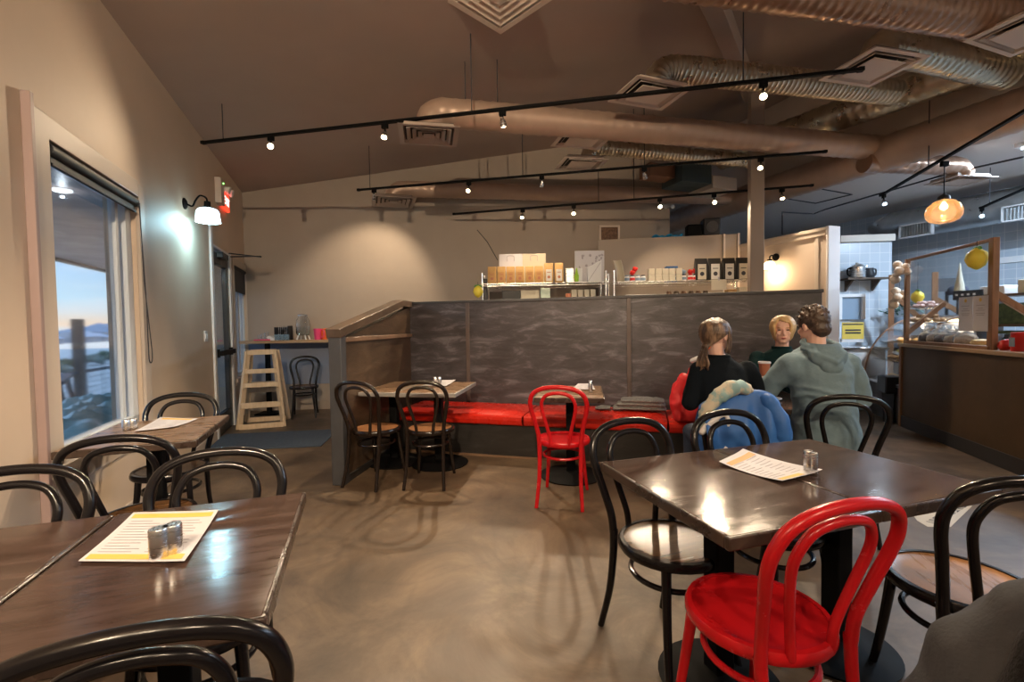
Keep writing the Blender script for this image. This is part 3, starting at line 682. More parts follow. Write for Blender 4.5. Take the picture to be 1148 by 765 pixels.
# copper tinted duct at very top right
a = onz(850, -16, 3.45); b_ = onz(1120, 22, 3.45); dd = (b_-a).normalized()
duct('spiral_duct', 'copper-tinted duct along the top right edge of the ceiling', [a-dd*.6, b_+dd*.9], .135, M['coppduct'], .07, .006)
# thin silver flex in the middle
a = onz(672, 165, 3.5); b_ = onz(832, 180, 3.5); dd = (a-b_).normalized()
pts = [b_-dd*.2, a]+bez(a, a+dd*.14, a+dd*.15+Vector((0, 0, -.14)), 8)[1:]
duct('flexible_duct', 'thin silver duct ending above the small diffusers in mid ceiling', pts, .09, M['galv'], .05, .006)
# yellow-tan duct end over the pendant
a = onz(1010, 184, 3.2); b_ = onz(1068, 186, 3.2); dd = (b_-a).normalized()
pts = [a-dd*.5, b_]+bez(b_, b_+dd*.14, b_+dd*.15+Vector((0, 0, -.14)), 8)[1:]
duct('spiral_duct', 'short tan duct elbow behind the hanging glass pendant', pts, .11, M['coppduct'], .10, .005)
# kitchen duct
a = P(SD(onv(1010, 245, P(0, 10.9), WL))[0], 10.95, 3.02); b_ = P(-2.5, 10.95, 3.02)
kd = (a-b_).normalized()
pts = [b_, a]+bez(a, a+kd*.3+Vector((0,0,0)), a+kd*.32+Vector((0, 0, .10)), 8)[1:]
duct('kitchen_duct', 'big bare steel duct along the top of the tiled kitchen wall', pts, .25, M['galvcool'], .16, .006)

# boxed white duct section and rectangular grey transition
q0, q1 = P(SD(TR0)[0], 7.62, 3.62), P(SD(onz(905, 192, 3.5))[0], 7.62, 3.62)
# rectangular transition
c = onz(797, 186, 3.45)
t = thing('duct_transition', 'dark sheet-metal box joining two ducts in front of the column', 'duct box', (c.x, c.y+.5, c.z), R(20))
MB().b(-.42, .10, -.2, .25, -.14, .16).build('plenum_box', mat('blue_grey_sheet_metal', (.07,.10,.11), .4, metal=.6, rvar=.1), t, bevel=.006)
MB().b(.10, .55, -.22, .27, -.20, -.02).build('insulated_box', mat('cream_duct_board', (.42,.36,.30), .6, bump=.1), t, bevel=.006)
MB().b(-.85, -.42, -.05, .2, -.06, .12).build('wooden_block', mat('rust_brown_duct_end', (.20,.10,.06), .6, bump=.1), t, bevel=.006)
# beam and column
colp = Vector((2.98, 5.62, 0)); 
def beamdir():
    a = onz(805, 0, 0)
u0 = ray(805, 0); k = (3.5+.15*(.938*1.53)-H)/(u0.z-.15*(.938*u0.x+.347*u0.y)); bp0 = Vector((u0.x*k, u0.y*k, H+u0.z*k))
u1 = ray(833, 73); k = (3.5+.15*(.938*1.53)-H)/(u1.z-.15*(.938*u1.x+.347*u1.y)); bp1 = Vector((u1.x*k, u1.y*k, H+u1.z*k))
bd = (bp1-bp0).normalized(); colt = Vector((colp.x, colp.y, ceil_z(colp)))
p_, q_ = bp0-bd*1.9, bp1+bd*1.1
o = MB().bar(p_-Vector((0, 0, .10)), q_-Vector((0, 0, .10)), .155, .2).build('ceiling_beam', M['ceil'], bevel=.006); struct(o); o.name = 'trim_5'
mb = MB(); mb.b(-.075, .075, -.075, .075, 0, ceil_z(colp)-.02)
o = mb.build('trim_6', mat('brown_column_paint', (.33,.26,.215), .55, bump=.03), bevel=.006); place(o, colp, R(-14)); struct(o)

# ---- diffusers
def diffuser(label, c, w, h, rz, m, tilt=(0, 0), rings=3, group='square ceiling diffusers'):
    t = thing('ceiling_diffuser', label, 'air vent', c, rz, group); t.rotation_euler = (tilt[0], tilt[1], rz)
    MB().b(-w*.40, w*.40, -h*.40, h*.40, .03, .05).build('backing', M['slot'], t)
    # flange frame
    mb = MB()
    def ring(o_w, o_h, i_w, i_h, z0, z1):
        v = [(-o_w, -o_h, z0), (o_w, -o_h, z0), (o_w, o_h, z0), (-o_w, o_h, z0), (-i_w, -i_h, z1), (i_w, -i_h, z1), (i_w, i_h, z1), (-i_w, i_h, z1)]
        v2 = [(x, y, z+.006) for x, y, z in v]
        f = [(k, (k+1) % 4, 4+(k+1) % 4, 4+k) for k in range(4)]
        f2 = [(8+a_, 8+d_, 8+c_, 8+b_) for a_, b_, c_, d_ in f]
        f3 = [(k, (k+1) % 4, 8+(k+1) % 4, 8+k) for k in range(4)]+[(4+k, 4+(k+1) % 4, 12+(k+1) % 4, 12+k) for k in range(4)]
        mb.add(v+v2, f+f2+f3)
    ring(w/2, h/2, w*.42, h*.42, 0, 0); ring(w*.42, h*.42, w*.40, h*.40, 0, .04)
    mb.build('flange', m, t, sharp=20)
    if rings == 3:
        for k in range(rings):
            mb = MB(); f = .37-.095*k
            ring(w*f, h*f, w*(f-.065), h*(f-.065), -.004, .02); mb.build('louver', m, t, sharp=20)
        MB().b(-w*.09, w*.09, -h*.09, h*.09, -.004, .004).build('core_plate', m, t)
    else:
        mb = MB(); ring(w*.37, h*.37, w*.33, h*.33, -.006, .02); mb.build('louver', m, t, sharp=20)
        MB().b(-w*.29, w*.29, -h*.29, h*.29, -.012, -.004).build('core_plate', m, t, bevel=.003)
    return t
G = 'square ceiling diffusers'
# on ceiling, top centre
u0 = ray(565, 30); k = (3.5+.15*(.938*1.53)-H)/(u0.z-.15*(.938*u0.x+.347*u0.y)); q = Vector((u0.x*k, u0.y*k, H+u0.z*k))
cc = q+Vector((-.03, -.47, -.07)); 
diffuser('large square diffuser on the ceiling at the top edge, above the paired rods', (cc.x, cc.y, ceil_z(cc)-.055), .62, .62, R(45+0), M['diffuser'], group=None)
def quad_diff(label, pxs, z, m, grp=G, rings=2):
    pts = [onz(a, b, z) for a, b in pxs]; c = sum(pts, Vector())/4
    # average edge vectors
    e1 = ((pts[1]-pts[0])+(pts[2]-pts[3]))/2; e2 = ((pts[3]-pts[0])+(pts[2]-pts[1]))/2
    return diffuser(label, c, min(.75, max(.4, e1.length)), min(.75, max(.4, e2.length)), math.atan2(e1.y, e1.x), m, rings=rings, group=grp)
quad_diff('slatted square diffuser at left end of the long tan branch duct', [(443, 161), (508, 165), (520, 143), (452, 139)], 3.12, M['diffuserdark'], rings=3)
quad_diff('slatted square diffuser below the far tan duct near the back wall', [(414, 231), (462, 234), (468, 222), (420, 219)], 3.22, M['diffuserdark'], rings=3)
quad_diff('pale small diffuser in mid ceiling, upper one of the two', [(615, 163), (669, 168), (689, 153), (633, 149)], 3.32, M['diffuser'])
quad_diff('pale small diffuser in mid ceiling, lower one of the two', [(618, 190), (668, 192), (683, 179), (637, 176)], 3.25, M['diffuser'])
quad_diff('pale square diffuser hanging under the silver duct elbow', [(680, 115), (745, 124), (776, 97), (716, 84)], 3.38, M['diffuser'])
quad_diff('bright square diffuser at upper right, end of nearest track', [(915, 90), (972, 98), (1047, 63), (985, 53)], 3.33, M['diffuser'])
quad_diff('diffuser at the top right corner of the ceiling', [(1095, 42), (1148, 63), (1205, 30), (1150, 12)], 3.3, M['diffuser'])
quad_diff('flat dark diffuser above the glass pendant', [(1040, 206), (1085, 207), (1112, 201), (1068, 199)], 3.05, M['diffuserdark'])
# louvres on the kitchen duct
for i, (px, py) in enumerate(((1026, 258), (1148, 237))):
    v = onv(px, py, P(0, 10.68), WL)
    t = thing('duct_grille', ['white framed grille on the kitchen duct near its elbow', 'white framed grille on the kitchen duct at right edge'][i], 'air vent', v, WA+PI)
    mb = MB(); w_, h_ = .24, .115
    for a_ in ((-w_, w_, -h_, -h_+.02), (-w_, w_, h_-.02, h_), (-w_, -w_+.02, -h_, h_), (w_-.02, w_, -h_, h_)): mb.b(a_[0], a_[1], -.02, .06, a_[2], a_[3])
    mb.build('frame', M['white'], t)
    mb = MB(); mb.b(-w_+.02, w_-.02, .03, .05, -h_+.02, h_-.02)
    for k in range(11): x = -w_+.04+k*.04; mb.b(x-.006, x+.006, -.005, .03, -h_+.02, h_-.02)
    mb.build('vanes', M['galvcool'], t)
# access hatch on low ceiling
o = MB(); o.b(-.42, .42, -.30, -.285, -.012, 0).b(-.42, .42, .285, .30, -.012, 0).b(-.42, -.405, -.3, .3, -.012, 0).b(.405, .42, -.3, .3, -.012, 0)
v = onz(917, 220, KZ); o = o.build('access_hatch', M['inkdark']); place(o, (v.x, v.y, KZ-.001), R(25)); tag(o, 'dark square outline of an access hatch in the grey low ceiling', 'hatch')
# conduit
pts = [onz(875, 244, 3.0), onz(877, 238, 3.05), onz(912, 240, 3.1), onz(925, 235, 3.15), onz(1066, 194, 3.15), onz(1148, 176, 3.15)]
pts[0] = Vector((pts[1].x, pts[1].y, pts[1].z-.35))
o = MB().tube(pts, .011, 8).build('conduit', M['inkdark']); tag(o, 'thin black conduit running across the low ceiling toward the right edge', 'conduit')
# sprinkler-ish ceiling rods holding ducts
def rods(label, pairs, r=.005):
    mb = MB()
    for a_, b2 in pairs: mb.tube([a_, b2], r, 6)
    return tag(mb.build('hanger_rod', M['inkdark']), label, 'hanger rod')
def rod_up(px, py, z, zt=None):
    p = onz(px, py, z); return p, Vector((p.x, p.y, (ceil_z(p) if SD(p)[1] < D1_ else KZ) if zt is None else zt))
for lab, px in (('thin rod holding the tan branch duct, left one of the pair', 518), ('thin rod holding the tan branch duct, right one of the pair', 548)):
    p = l_+(r_-l_)*((px-500)/485.); p = Vector((p.x, p.y, 3.5))
    rods(lab, [(p, Vector((p.x, p.y, ceil_z(p))))])

# ---- lighting tracks
def track(label, a, b, hangers, group='ceiling lighting tracks'):
    a, b = Vector(a), Vector(b); d = b-a; L = d.length; rz = math.atan2(d.y, d.x)
    t = thing('lighting_track', label, 'lighting track', a, rz, group)
    MB().b(0, L, -.018, .018, -.012, .012).build('rail', M['black'], t, bevel=.003)
    for x in (0, L): MB().b(x-.02, x+.02, -.02, .02, -.015, .015).build('end_cap', M['black'], t, bevel=.002)
    for f in hangers:
        p = a.lerp(b, f); top = (ceil_z(p) if SD(p)[1] < D1_ else KZ)
        MB().tube([(L*f, 0, .01), (L*f, 0, top-a.z)], .005, 6).build('hanger_rod', M['inkdark'], t)
    return a, b
T = {}
T[1] = track('nearest black track, stretching from the window wall to upper right', onz(228, 160, 3.2), onz(965, 78, 3.2), (.04, .48, .86))
T[2] = track('middle black track hung below the tan ducts', onz(402, 213, 3.2), onz(925, 170, 3.2), (.03, .4, .66))
T[3] = track('farthest black track in front of the back wall', onz(509, 240, 3.05), onz(910, 208, 3.05), (.45, .55))
pA = onz(988, 219, 2.95); pB = onz(1148, 125, 2.95); dd = (pB-pA)
T[4] = track('black track at right carrying the glass pendant', pA, pB+dd*.5, (.3, .7))
pA = onz(1100, 233, 2.9); pB = onz(1148, 212, 2.9); dd = (pB-pA)
T[5] = track('short black track at the right edge over the bakery counter', pA, pB+dd*1.2, (.1,))
# two added tracks, unseen behind the camera, carrying fill lamps
T[6] = track('added unseen black track behind the photographer, left run', (-1.6, -1.2, 3.2), (1.4, -1.9, 3.2), (.2, .8))
T[7] = track('added unseen black track behind the photographer, right run', (1.8, -.6, 3.2), (4.6, -1.3, 3.2), (.2, .8))

def head_proto():
    t = thing('track_light', 'x', 'track light', (0, 0, 0), 0, 'track light heads')
    MB().b(-.03, .03, -.016, .016, -.055, -.012).build('adapter', M['black'], t, bevel=.003)
    MB().tube([(0, 0, -.05), (0, 0, -.085)], .008, 8).build('stem', M['black'], t)
    mb = MB(); mb.lathe([(0, .03), (.012, .03), (.018, .012), (.026, -.005), (.03, -.05), (.027, -.05), (.02, -.02), (0, -.015)], (0, 0, 0), 18); c_ = mb.build('lamp_can', M['steel'], t)
    mb = MB(); mb.lathe([(0, 0), (.020, -.002), (.022, -.012), (.012, -.018), (0, -.02)], (0, 0, -.032), 14); mb.build('bulb', M['bulb'], c_)
    return t
HP = head_proto(); first = [True]
def head(label, tr, px, aim, energy, cone=75, col=(1, .77, .52), cool=False, f=None):
    a, b = T[tr]
    if f is None:
        # find fraction whose projection has this px
        best = None
        for k in range(401):
            p = a.lerp(b, k/400); r_ = p-Vector((0, 0, H)); cp, sp = math.cos(PITCH), math.sin(PITCH)
            dpt = r_.y*cp+r_.z*sp
            if dpt <= .1: continue
            v = (-r_.y*sp+r_.z*cp)/dpt; u = r_.x/dpt; X = 574+F*(u*math.cos(ROLL)-v*math.sin(ROLL))
            if best is None or abs(X-px) < best[0]: best = (abs(X-px), k/400)
        f = best[1]
    p = a.lerp(b, f); d = (b-a)
    if first[0]: t = HP; first[0] = False; t.location = p; t['label'] = label
    else: t = dup(HP, p, None, label)
    t.rotation_euler = (0, 0, math.atan2(d.y, d.x))
    can = [c for c in kids(t) if c.name.startswith('lamp_can')][0]
    pos = p+Vector((0, 0, -.10)); aimv = (Vector(aim)-pos).normalized()
    rot = aimv.to_track_quat('-Z', 'Y').to_matrix().to_4x4()
    Mw = Matrix.Translation(pos) @ rot
    Mp = Matrix.Translation(p) @ Matrix.Rotation(t.rotation_euler.z, 4, 'Z')
    can.matrix_basis = Mp.inverted() @ Mw
    if cool:
        for c in kids(can):
            c.data = c.data.copy(); c.data.materials[0] = M['bulbcool']
    l = bpy.data.lights.new('spot_light', 'SPOT'); l.energy = energy; l.color = col; l.spot_size = R(cone); l.spot_blend = .6; l.shadow_soft_size = .025
    lo = bpy.data.objects.new('spot_light', l); COL.objects.link(lo); lo.matrix_world = Matrix.Translation(pos+aimv*.06) @ rot
    return t
E_ = 230
head('leftmost lamp on the nearest track, by the window wall', 1, 303, (-1.9, 3.4, 2.5), E_*.35, 100)
head('second lamp from left on the nearest track', 1, 432, (-1.4, 2.6, 0), E_)
head('third lamp from left on the nearest track, glass turned down', 1, 563, (.4, 4.6, .9), E_*.8)
head('rightmost lamp on the nearest track, beside the column', 1, 856, (1.0, 1.8, .7), E_)
head('leftmost lamp on the middle track, beside the wall vent', 2, 419, (-2.3, 7.6, 1.9), E_*.45, 85)
head('second lamp from left on the middle track', 2, 525, (-1.1, 4.0, .7), E_)
head('third lamp from left on the middle track', 2, 608, (.3, 6.5, 1.9), E_*.38, 60)
head('fourth lamp from left on the middle track, tilted right', 2, 723, (2.3, 6.5, 1.9), E_*.45, 60)
head('rightmost lamp on the middle track, against the column', 2, 853, (1.4, 3.4, .6), E_*.9)
head('leftmost lamp on the farthest track', 3, 586, (-.4, 5.6, .9), E_*.5, 80)
head('second lamp from left on the farthest track', 3, 643, (.5, 4.8, .5), E_*.6)
head('third lamp from left on the farthest track', 3, 740, (1.8, 4.2, .8), E_*.5)
head('fourth lamp from left on the farthest track', 3, 801, (2.3, 4.0, 1.0), E_*.5)
head('rightmost lamp on the farthest track, right of the column', 3, 877, (3.3, 5.0, .8), E_*.6)
head('cool white lamp at left end of the pendant track', 4, 991, (4.3, 4.6, .8), E_*.3, 80, (.75,.88,1), True)
head('cool white lamp on the short right-hand track', 5, 1101, (5.2, 5.0, 1.2), E_*.3, 80, (.75,.88,1), True)
head('added unseen fill lamp behind the photographer, left', 6, 0, (-1.2, 1.1, .7), E_*.9, f=.2)  # out-of-view lamps added to brighten tables, window wall and ceiling
head('added unseen fill lamp behind the photographer, aimed at window wall', 6, 0, (-2.1, 2.3, 3.0), E_*3.6, 105, f=.45)
head('added unseen fill lamp behind the photographer, centre', 6, 0, (.2, 2.4, 0), E_*.8, f=.8)
head('added unseen fill lamp behind the photographer, right', 7, 0, (.6, 2.6, 0), E_*.6, f=.15)
head('added unseen fill lamp behind the photographer, far right', 7, 0, (3.6, 3.2, .2), E_, f=.55)
head('added unseen fill lamp behind the photographer, ceiling wash', 7, 0, (1.2, 3.0, 4.4), E_*.5, 120, f=.8)

# ---- glass pendant
def thin_amber():
    m = bpy.data.materials.new('thin_amber_glass'); m.use_nodes = True; N = m.node_tree.nodes; L = m.node_tree.links; N.remove(N['Principled BSDF'])
    tr = N.new('ShaderNodeBsdfTransparent'); tr.inputs[0].default_value = (1, .86, .70, 1); tl = N.new('ShaderNodeBsdfTranslucent'); tl.inputs[0].default_value = (1, .62, .34, 1)
    gl = N.new('ShaderNodeBsdfGlossy'); gl.inputs['Roughness'].default_value = .04; lw = N.new('ShaderNodeLayerWeight'); lw.inputs[0].default_value = .35
    m1 = N.new('ShaderNodeMixShader'); m1.inputs[0].default_value = .16; L.new(tr.outputs[0], m1.inputs[1]); L.new(tl.outputs[0], m1.inputs[2])
    m2 = N.new('ShaderNodeMixShader'); L.new(lw.outputs['Fresnel'], m2.inputs[0]); L.new(m1.outputs[0], m2.inputs[1]); L.new(gl.outputs[0], m2.inputs[2])
    L.new(m2.outputs[0], N['Material Output'].inputs[0]); return m
a, b = T[4]; v = onz(1059, 180, 2.95)
t = thing('pendant_lamp', 'clear amber-tinted glass globe pendant with one glowing bulb', 'pendant lamp', (v.x, v.y, 2.94))
bz = at(1059, 238, v.y).z-2.94
MB().b(-.035, .035, -.02, .02, -.05, 0).build('track_adapter', M['black'], t, bevel=.004)
MB().tube([(0, 0, -.04), (0, 0, bz+.17)], .005, 8).build('cord', M['black'], t)
MB().lathe([(0, .19), (.012, .19), (.05, .16), (.055, .125), (0, .12)], (0, 0, bz), 20).build('socket_cap', M['blackplastic'], t)
sh = MB().lathe([(.048, .13), (.095, .105), (.135, .058), (.152, 0), (.146, -.05), (.118, -.09), (.062, -.113), (.0, -.118)], (0, 0, bz), 32).build('glass_globe', thin_amber(), t)
MB().lathe([(0, .05), (.012, .045), (.016, .03), (.032, .0), (.03, -.02), (0, -.045)], (0, 0, bz+.06), 16).build('bulb', M['filament'], t)
pt_light('pendant_light', (0, 0, bz+.03), 14, (1, .62, .30), .02, t)
# cool strip lights added out of view to brighten the kitchen
for i, (s_, d_) in enumerate(((2.0, 9.1), (-.2, 9.4))):
    p = P(s_, d_, KZ-.05)
    t = thing('fill_strip_light', ['added out-of-view cool batten on the low kitchen ceiling', 'second added out-of-view cool batten further right over the kitchen'][i], 'ceiling light', p, WA)
    MB().b(-.6, .6, -.06, .06, .0, .05).build('housing', M['white'], t)
    MB().tube([(-.56, 0, -.012), (.56, 0, -.012)], .015, 10).build('tube', emis('fill_tube_glow', (.75,.88,1), 5), t)
    l = bpy.data.lights.new('fill_strip_source', 'AREA'); l.shape = 'RECTANGLE'; l.size = 1.1; l.size_y = .06; l.energy = 210; l.color = (.62,.80,1)
    lo = bpy.data.objects.new('fill_strip_source', l); COL.objects.link(lo); lo.location = (p.x, p.y, p.z-.04); lo.rotation_euler = (0, 0, WA)
# ================================================================== BOOTH
B0 = Vector((-1.245, 5.508, 0)); B1 = Vector((2.91, 4.31, 0)); BD = (B1-B0).normalized(); BA = math.atan2(BD.y, BD.x); BL = (B1-B0).length
BN = Vector((BD.y, -BD.x, 0))  # toward the room
t = thing('booth_wall', 'long dark weathered board partition behind the red bench', 'partition', B0, BA)
bw = MB().b(0, BL, 0, .10, 0, 1.59).build('board_panel', M['plank'], t, bevel=.004)
MB().b(-.10, BL+.01, -.012, .115, 1.585, 1.615).build('top_cap', M['greypost'], t, bevel=.004)
for px in (524, 705):
    x = (onv(px, 340, B0, BD)-B0).dot(BD)
    MB().b(x-.022, x+.022, -.014, .0, .46, 1.585).build('batten', M['battenw'], t, bevel=.003)
# left wing with sloped cap
W1 = Vector((-1.47, 3.80, 0)); wd = (B0-W1); wL = wd.length; wa = math.atan2(wd.y, wd.x)
t = thing('booth_end_wall', 'brown board end wall of the booth with sloping cap rail', 'partition', W1, wa)
zt = 1.285
MB().b(0, .09, -.055, .055, 0, zt).build('end_post', M['greypost'], t, bevel=.005)
mb = MB(); mb.add([(.09,-.03,0),(wL,-.03,0),(wL,-.03,1.56),(.09,-.03,zt-.06),(.09,.03,0),(wL,.03,0),(wL,.03,1.56),(.09,.03,zt-.06)], [(0,1,2,3),(4,7,6,5),(0,4,5,1),(1,5,6,2),(2,6,7,3),(3,7,4,0)])
mb.build('board_panel', M['plankbrown'], t, flat=True)
sl = (1.60-zt)/(wL*.82)
MB().bar((-.02, 0, zt-.01), (wL*.84, 0, 1.59), .13, .075).build('cap_rail', M['capwood'], t, bevel=.006)
MB().bar((wL*.83, 0, 1.588), (wL+.05, 0, 1.588), .13, .075).build('cap_rail', M['capwood'], t, bevel=.006)
MB().b(.09, wL, -.055, -.03, 1.20, 1.24).build('inner_rail', M['railwood'], t, bevel=.004)
MB().b(.02, wL, -.05, .05, 0, .06).build('kick_board', M['plankdark'], t, bevel=.003)
# the bench
F0 = onz(480, 464, .46); F1 = onz(745, 475, .46)
fd = (F1-F0).normalized(); fd = BD
q = F0; dist = (q-B0).dot(BN)
t = thing('bench', 'long built-in bench with red vinyl cushions along the dark board wall', 'bench', B0, BA)
dep = .66
MB().b(.16, BL-.02, -dep+.06, -.03, 0.0, .335).build('bench_base', M['plankdark'], t, bevel=.004)
MB().b(.16, BL-.02, -dep+.045, -dep+.06, 0.0, .022).build('floor_strip', M['railwood'], t, bevel=.003)
xs = [.17]
for px in (578, 749):
    p = onz(px, 470, .46); xs.append((p-B0).dot(BD))
xs += [xs[-1]+1.3, BL-.02]
for i in range(len(xs)-1):
    x0, x1 = xs[i]+.006, xs[i+1]-.006
    def cush(a, b2, x0=x0, x1=x1):
        return None
    mb = MB(); nx, ny = 14, 8
    top = []
    for ix in range(nx+1):
        for iy in range(ny+1):
            u_, v_ = ix/nx, iy/ny
            pf = min(1, 5*min(u_, 1-u_)*(x1-x0)/.5)*min(1, 5*min(v_, 1-v_))
            top.append((x0+(x1-x0)*u_, -dep+.01+(dep-.045)*v_, .435+.032*pf**.5))
    mb.add(top, [((nx*0+ix)*(ny+1)+iy, (ix+1)*(ny+1)+iy, (ix+1)*(ny+1)+iy+1, ix*(ny+1)+iy+1) for ix in range(nx) for iy in range(ny)])
    # sides with rounded front bulge
    prof = [(0, .435), (-.014, .42), (-.018, .39), (-.012, .355), (.0, .34)]
    for (dy, z), (dy2, z2) in zip(prof, prof[1:]):
        mb.add([(x0-dy*.3, -dep+.01+dy, z), (x1+dy*.3, -dep+.01+dy, z), (x1+dy2*.3, -dep+.01+dy2, z2), (x0-dy2*.3, -dep+.01+dy2, z2)], [(0, 1, 2, 3)])
    mb.add([(x0, -dep+.01, .34), (x0, -.035, .34), (x0, -.035, .435), (x0, -dep+.01, .435)], [(0, 1, 2, 3)])
    mb.add([(x1, -dep+.01, .34), (x1, -.035, .34), (x1, -.035, .435), (x1, -dep+.01, .435)], [(0, 1, 2, 3)])
    mb.add([(x0, -dep+.01, .34), (x0, -.035, .34), (x1, -.035, .34), (x1, -dep+.01, .34)], [(0, 1, 2, 3)])
    mb.build('seat_cushion', M['redvinyl'], t, sharp=60)
BENCH_Y = lambda px, z: onz(px, 0, z)

# ================================================================== CHAIRS
def make_chair(name, label, m, ms, mrim=None):
    """bentwood chair; sitter faces local +Y, back is at -Y"""
    t = thing(name, label, 'chair')
    mrim = mrim or m
    # seat
    sh = MB(); sh.lathe([(0, .452), (.14, .452), (.17, .456), (.186, .460), (.19, .456), (.19, .447), (0, .445)], (0, 0, 0), 36); seat = sh.build('seat', ms, t)
    rim = MB(); rim.lathe([(.182, .464), (.197, .463), (.203, .452), (.203, .436), (.197, .427), (.182, .427)], (0, 0, 0), 36); rim.build('seat_rim', mrim, seat)
    for sx in (-1, 1):
        pts = smooth_path([(sx*.125, .125, .435), (sx*.135, .14, .30), (sx*.150, .165, .12), (sx*.162, .19, .0)], 5)
        n = len(pts); MB().tube(pts, [.0185-.006*(i/(n-1)) for i in range(n)], 10).build('leg', m, t)
    for sx in (-1, 1):
        pts = smooth_path([(sx*.152, -.168, .46), (sx*.150, -.178, .34), (sx*.152, -.205, .18), (sx*.165, -.255, .0)], 5)
        n = len(pts); MB().tube(pts, [.0175-.004*(i/(n-1)) for i in range(n)], 10).build('leg', m, t)
    # outer hoop
    def hoop(w_pts):
        left = [(-x, y, z) for x, y, z in w_pts]; right = [(x, y, z) for x, y, z in w_pts[::-1]]
        return smooth_path(left+right[1:] if w_pts[-1][0] == 0 else left+right, 6)
    o = [(.152, -.170, .44), (.158, -.178, .52), (.178, -.205, .62), (.198, -.232, .71), (.200, -.252, .775), (.172, -.270, .835), (.105, -.281, .870), (0, -.285, .882)]
    MB().tube(hoop(o), .0165, 12, round_ends=True).build('back_hoop', m, t)
    i_ = [(.068, -.182, .452), (.076, -.186, .52), (.100, -.207, .62), (.120, -.230, .71), (.118, -.246, .765), (.092, -.260, .812), (.05, -.267, .832), (0, -.269, .838)]
    MB().tube(hoop(i_), .0130, 12, round_ends=True).build('inner_hoop', m, t)
    # ring stretcher
    MB().tube([(.148*math.cos(a), .155*math.sin(a)-.005, .335) for a in [2*PI*k/36 for k in range(36)]], .0105, 8, closed=True).build('ring_stretcher', m, t)
    return t
BC = make_chair('bentwood_chair', 'x', M['chair'], M['seatdark'])
RC = make_chair('bentwood_chair', 'x', M['redchair'], M['redchair'])
TC = make_chair('bentwood_chair', 'x', M['chair'], M['seattan'])
WC = make_chair('bentwood_chair', 'x', M['chairbrown'], M['seatwood'])
used = set()
def chair(proto, hx, hy, face, label, group=None):
    """hx,hy: where the top of the back hoop stands; face: angle the sitter faces (deg, 90 = away from camera)"""
    rz = R(face-90); off_ = Vector((0, .285, 0)); off_.rotate(Euler((0, 0, rz))); loc = (hx+off_.x, hy+off_.y, 0)
    if id(proto) not in used:
        used.add(id(proto)); proto.location = loc; proto.rotation_euler = (0, 0, rz); proto['label'] = label; t = proto
    else: t = dup(proto, loc, rz, label)
    if group: t['group'] = group
    elif 'group' in t: del t['group']
    return t
gb = 'black bentwood chairs'; gr = 'red bentwood chairs'
def hp(px, py, z=.88): v = onz(px, py, z); return v.x, v.y
chair(BC, .515, 2.06, -69, 'dark brown bentwood chair at left corner of the big right table, seat fully visible', gb)
chair(BC, 1.03, 2.22, -74, 'black bentwood chair behind the big right table, in front of the blue jacket', gb)
chair(BC, 1.93, 2.62, 70, 'black bentwood chair the man in the pale green hoodie sits on', gb)
chair(RC, .80, 1.075, 106, 'bright red bentwood chair in the foreground at the big right table', gr)
chair(TC, 1.41, 1.21, 78, 'black bentwood chair with tan seat at the lower right edge', gb)
chair(BC, -2.25, 3.12, -69.7, 'black bentwood chair at the window table, on its far side toward the door', gb)
chair(BC, -1.63, 1.86, 110.3, 'black bentwood chair at the window table, on its near side with back to camera', gb)
chair(BC, -1.055, 1.635, -69.7, 'black bentwood chair on the far side of the left foreground table with the menu', gb)
chair(BC, -1.595, 1.455, -69.7, 'black bentwood chair cut by the left edge, beyond the leftmost foreground table', gb)
chair(BC, -.565, .64, 110.3, 'black bentwood chair at the very front left, its hoop under the table edge', gb)
chair(WC, -1.275, 3.665, 70, 'black bentwood chair at the booth table, left one of the pair', gb)
chair(WC, -.73, 3.62, 86, 'black bentwood chair at the booth table, right one of the pair', gb)
chair(RC, .31, 3.20, 76, 'red bentwood chair standing before the small booth table', gr)
chair(BC, -3.22, 7.12, -70, 'black bentwood chair alone by the back wall under the water counter', gb)
wch = chair(BC, 1.32, 2.64, 84, 'black bentwood chair hidden under the blue jacket, woman in black sits on it', gb)

# ================================================================== TABLES
def make_table(name, label, w, d, mtop, cat='table', group=None, base_r=.27, edge=None, zt=.74):
    t = thing(name, label, cat, (0,0,0), 0, group)
    MB().b(-w/2+.008, w/2-.008, -d/2+.008, d/2-.008, zt-.032, zt).build('tabletop', mtop, t, bevel=.003)
    mb = MB()
    for a_ in ((-w/2, w/2, -d/2, -d/2+.02), (-w/2, w/2, d/2-.02, d/2), (-w/2, -w/2+.02, -d/2+.02, d/2-.02), (w/2-.02, w/2, -d/2+.02, d/2-.02)): mb.b(a_[0], a_[1], a_[2], a_[3], zt-.040, zt-.0012)
    mb.build('edge_band', edge or M['tableedge'], t, bevel=.005)
    MB().b(-.038, .038, -.038, .038, .03, zt-.05).build('pedestal', M['black'], t, bevel=.006)
    mb = MB(); mb.b(-.22, .22, -.03, .03, zt-.055, zt-.032); mb.b(-.03, .03, -.22, .22, zt-.055, zt-.032); mb.build('top_bracket', M['black'], t)
    MB().lathe([(0, .0), (base_r, .0), (base_r+.004, .010), (base_r-.03, .022), (.10, .034), (.05, .05), (0, .052)], (0, 0, 0), 36).build('foot_disc', M['black'], t)
    return t
GT = 'dark square cafe tables'
e1 = Vector((.957, .29, 0)); e2 = Vector((-.29, .957, 0)); ta = math.atan2(.29, .957)
NC = Vector((.576, 1.215, 0))
for k, lab in ((0, 'dark cafe table forming the left half of the big right pair, bearing the menu'), (1, 'dark cafe table forming the right half of the big right pair, bare top')):
    t = make_table('cafe_table', lab, .572, .735, M['table'], group=GT, base_r=.21); c = NC+e1*(.286+.574*k)+e2*.3675; place(t, c, ta)
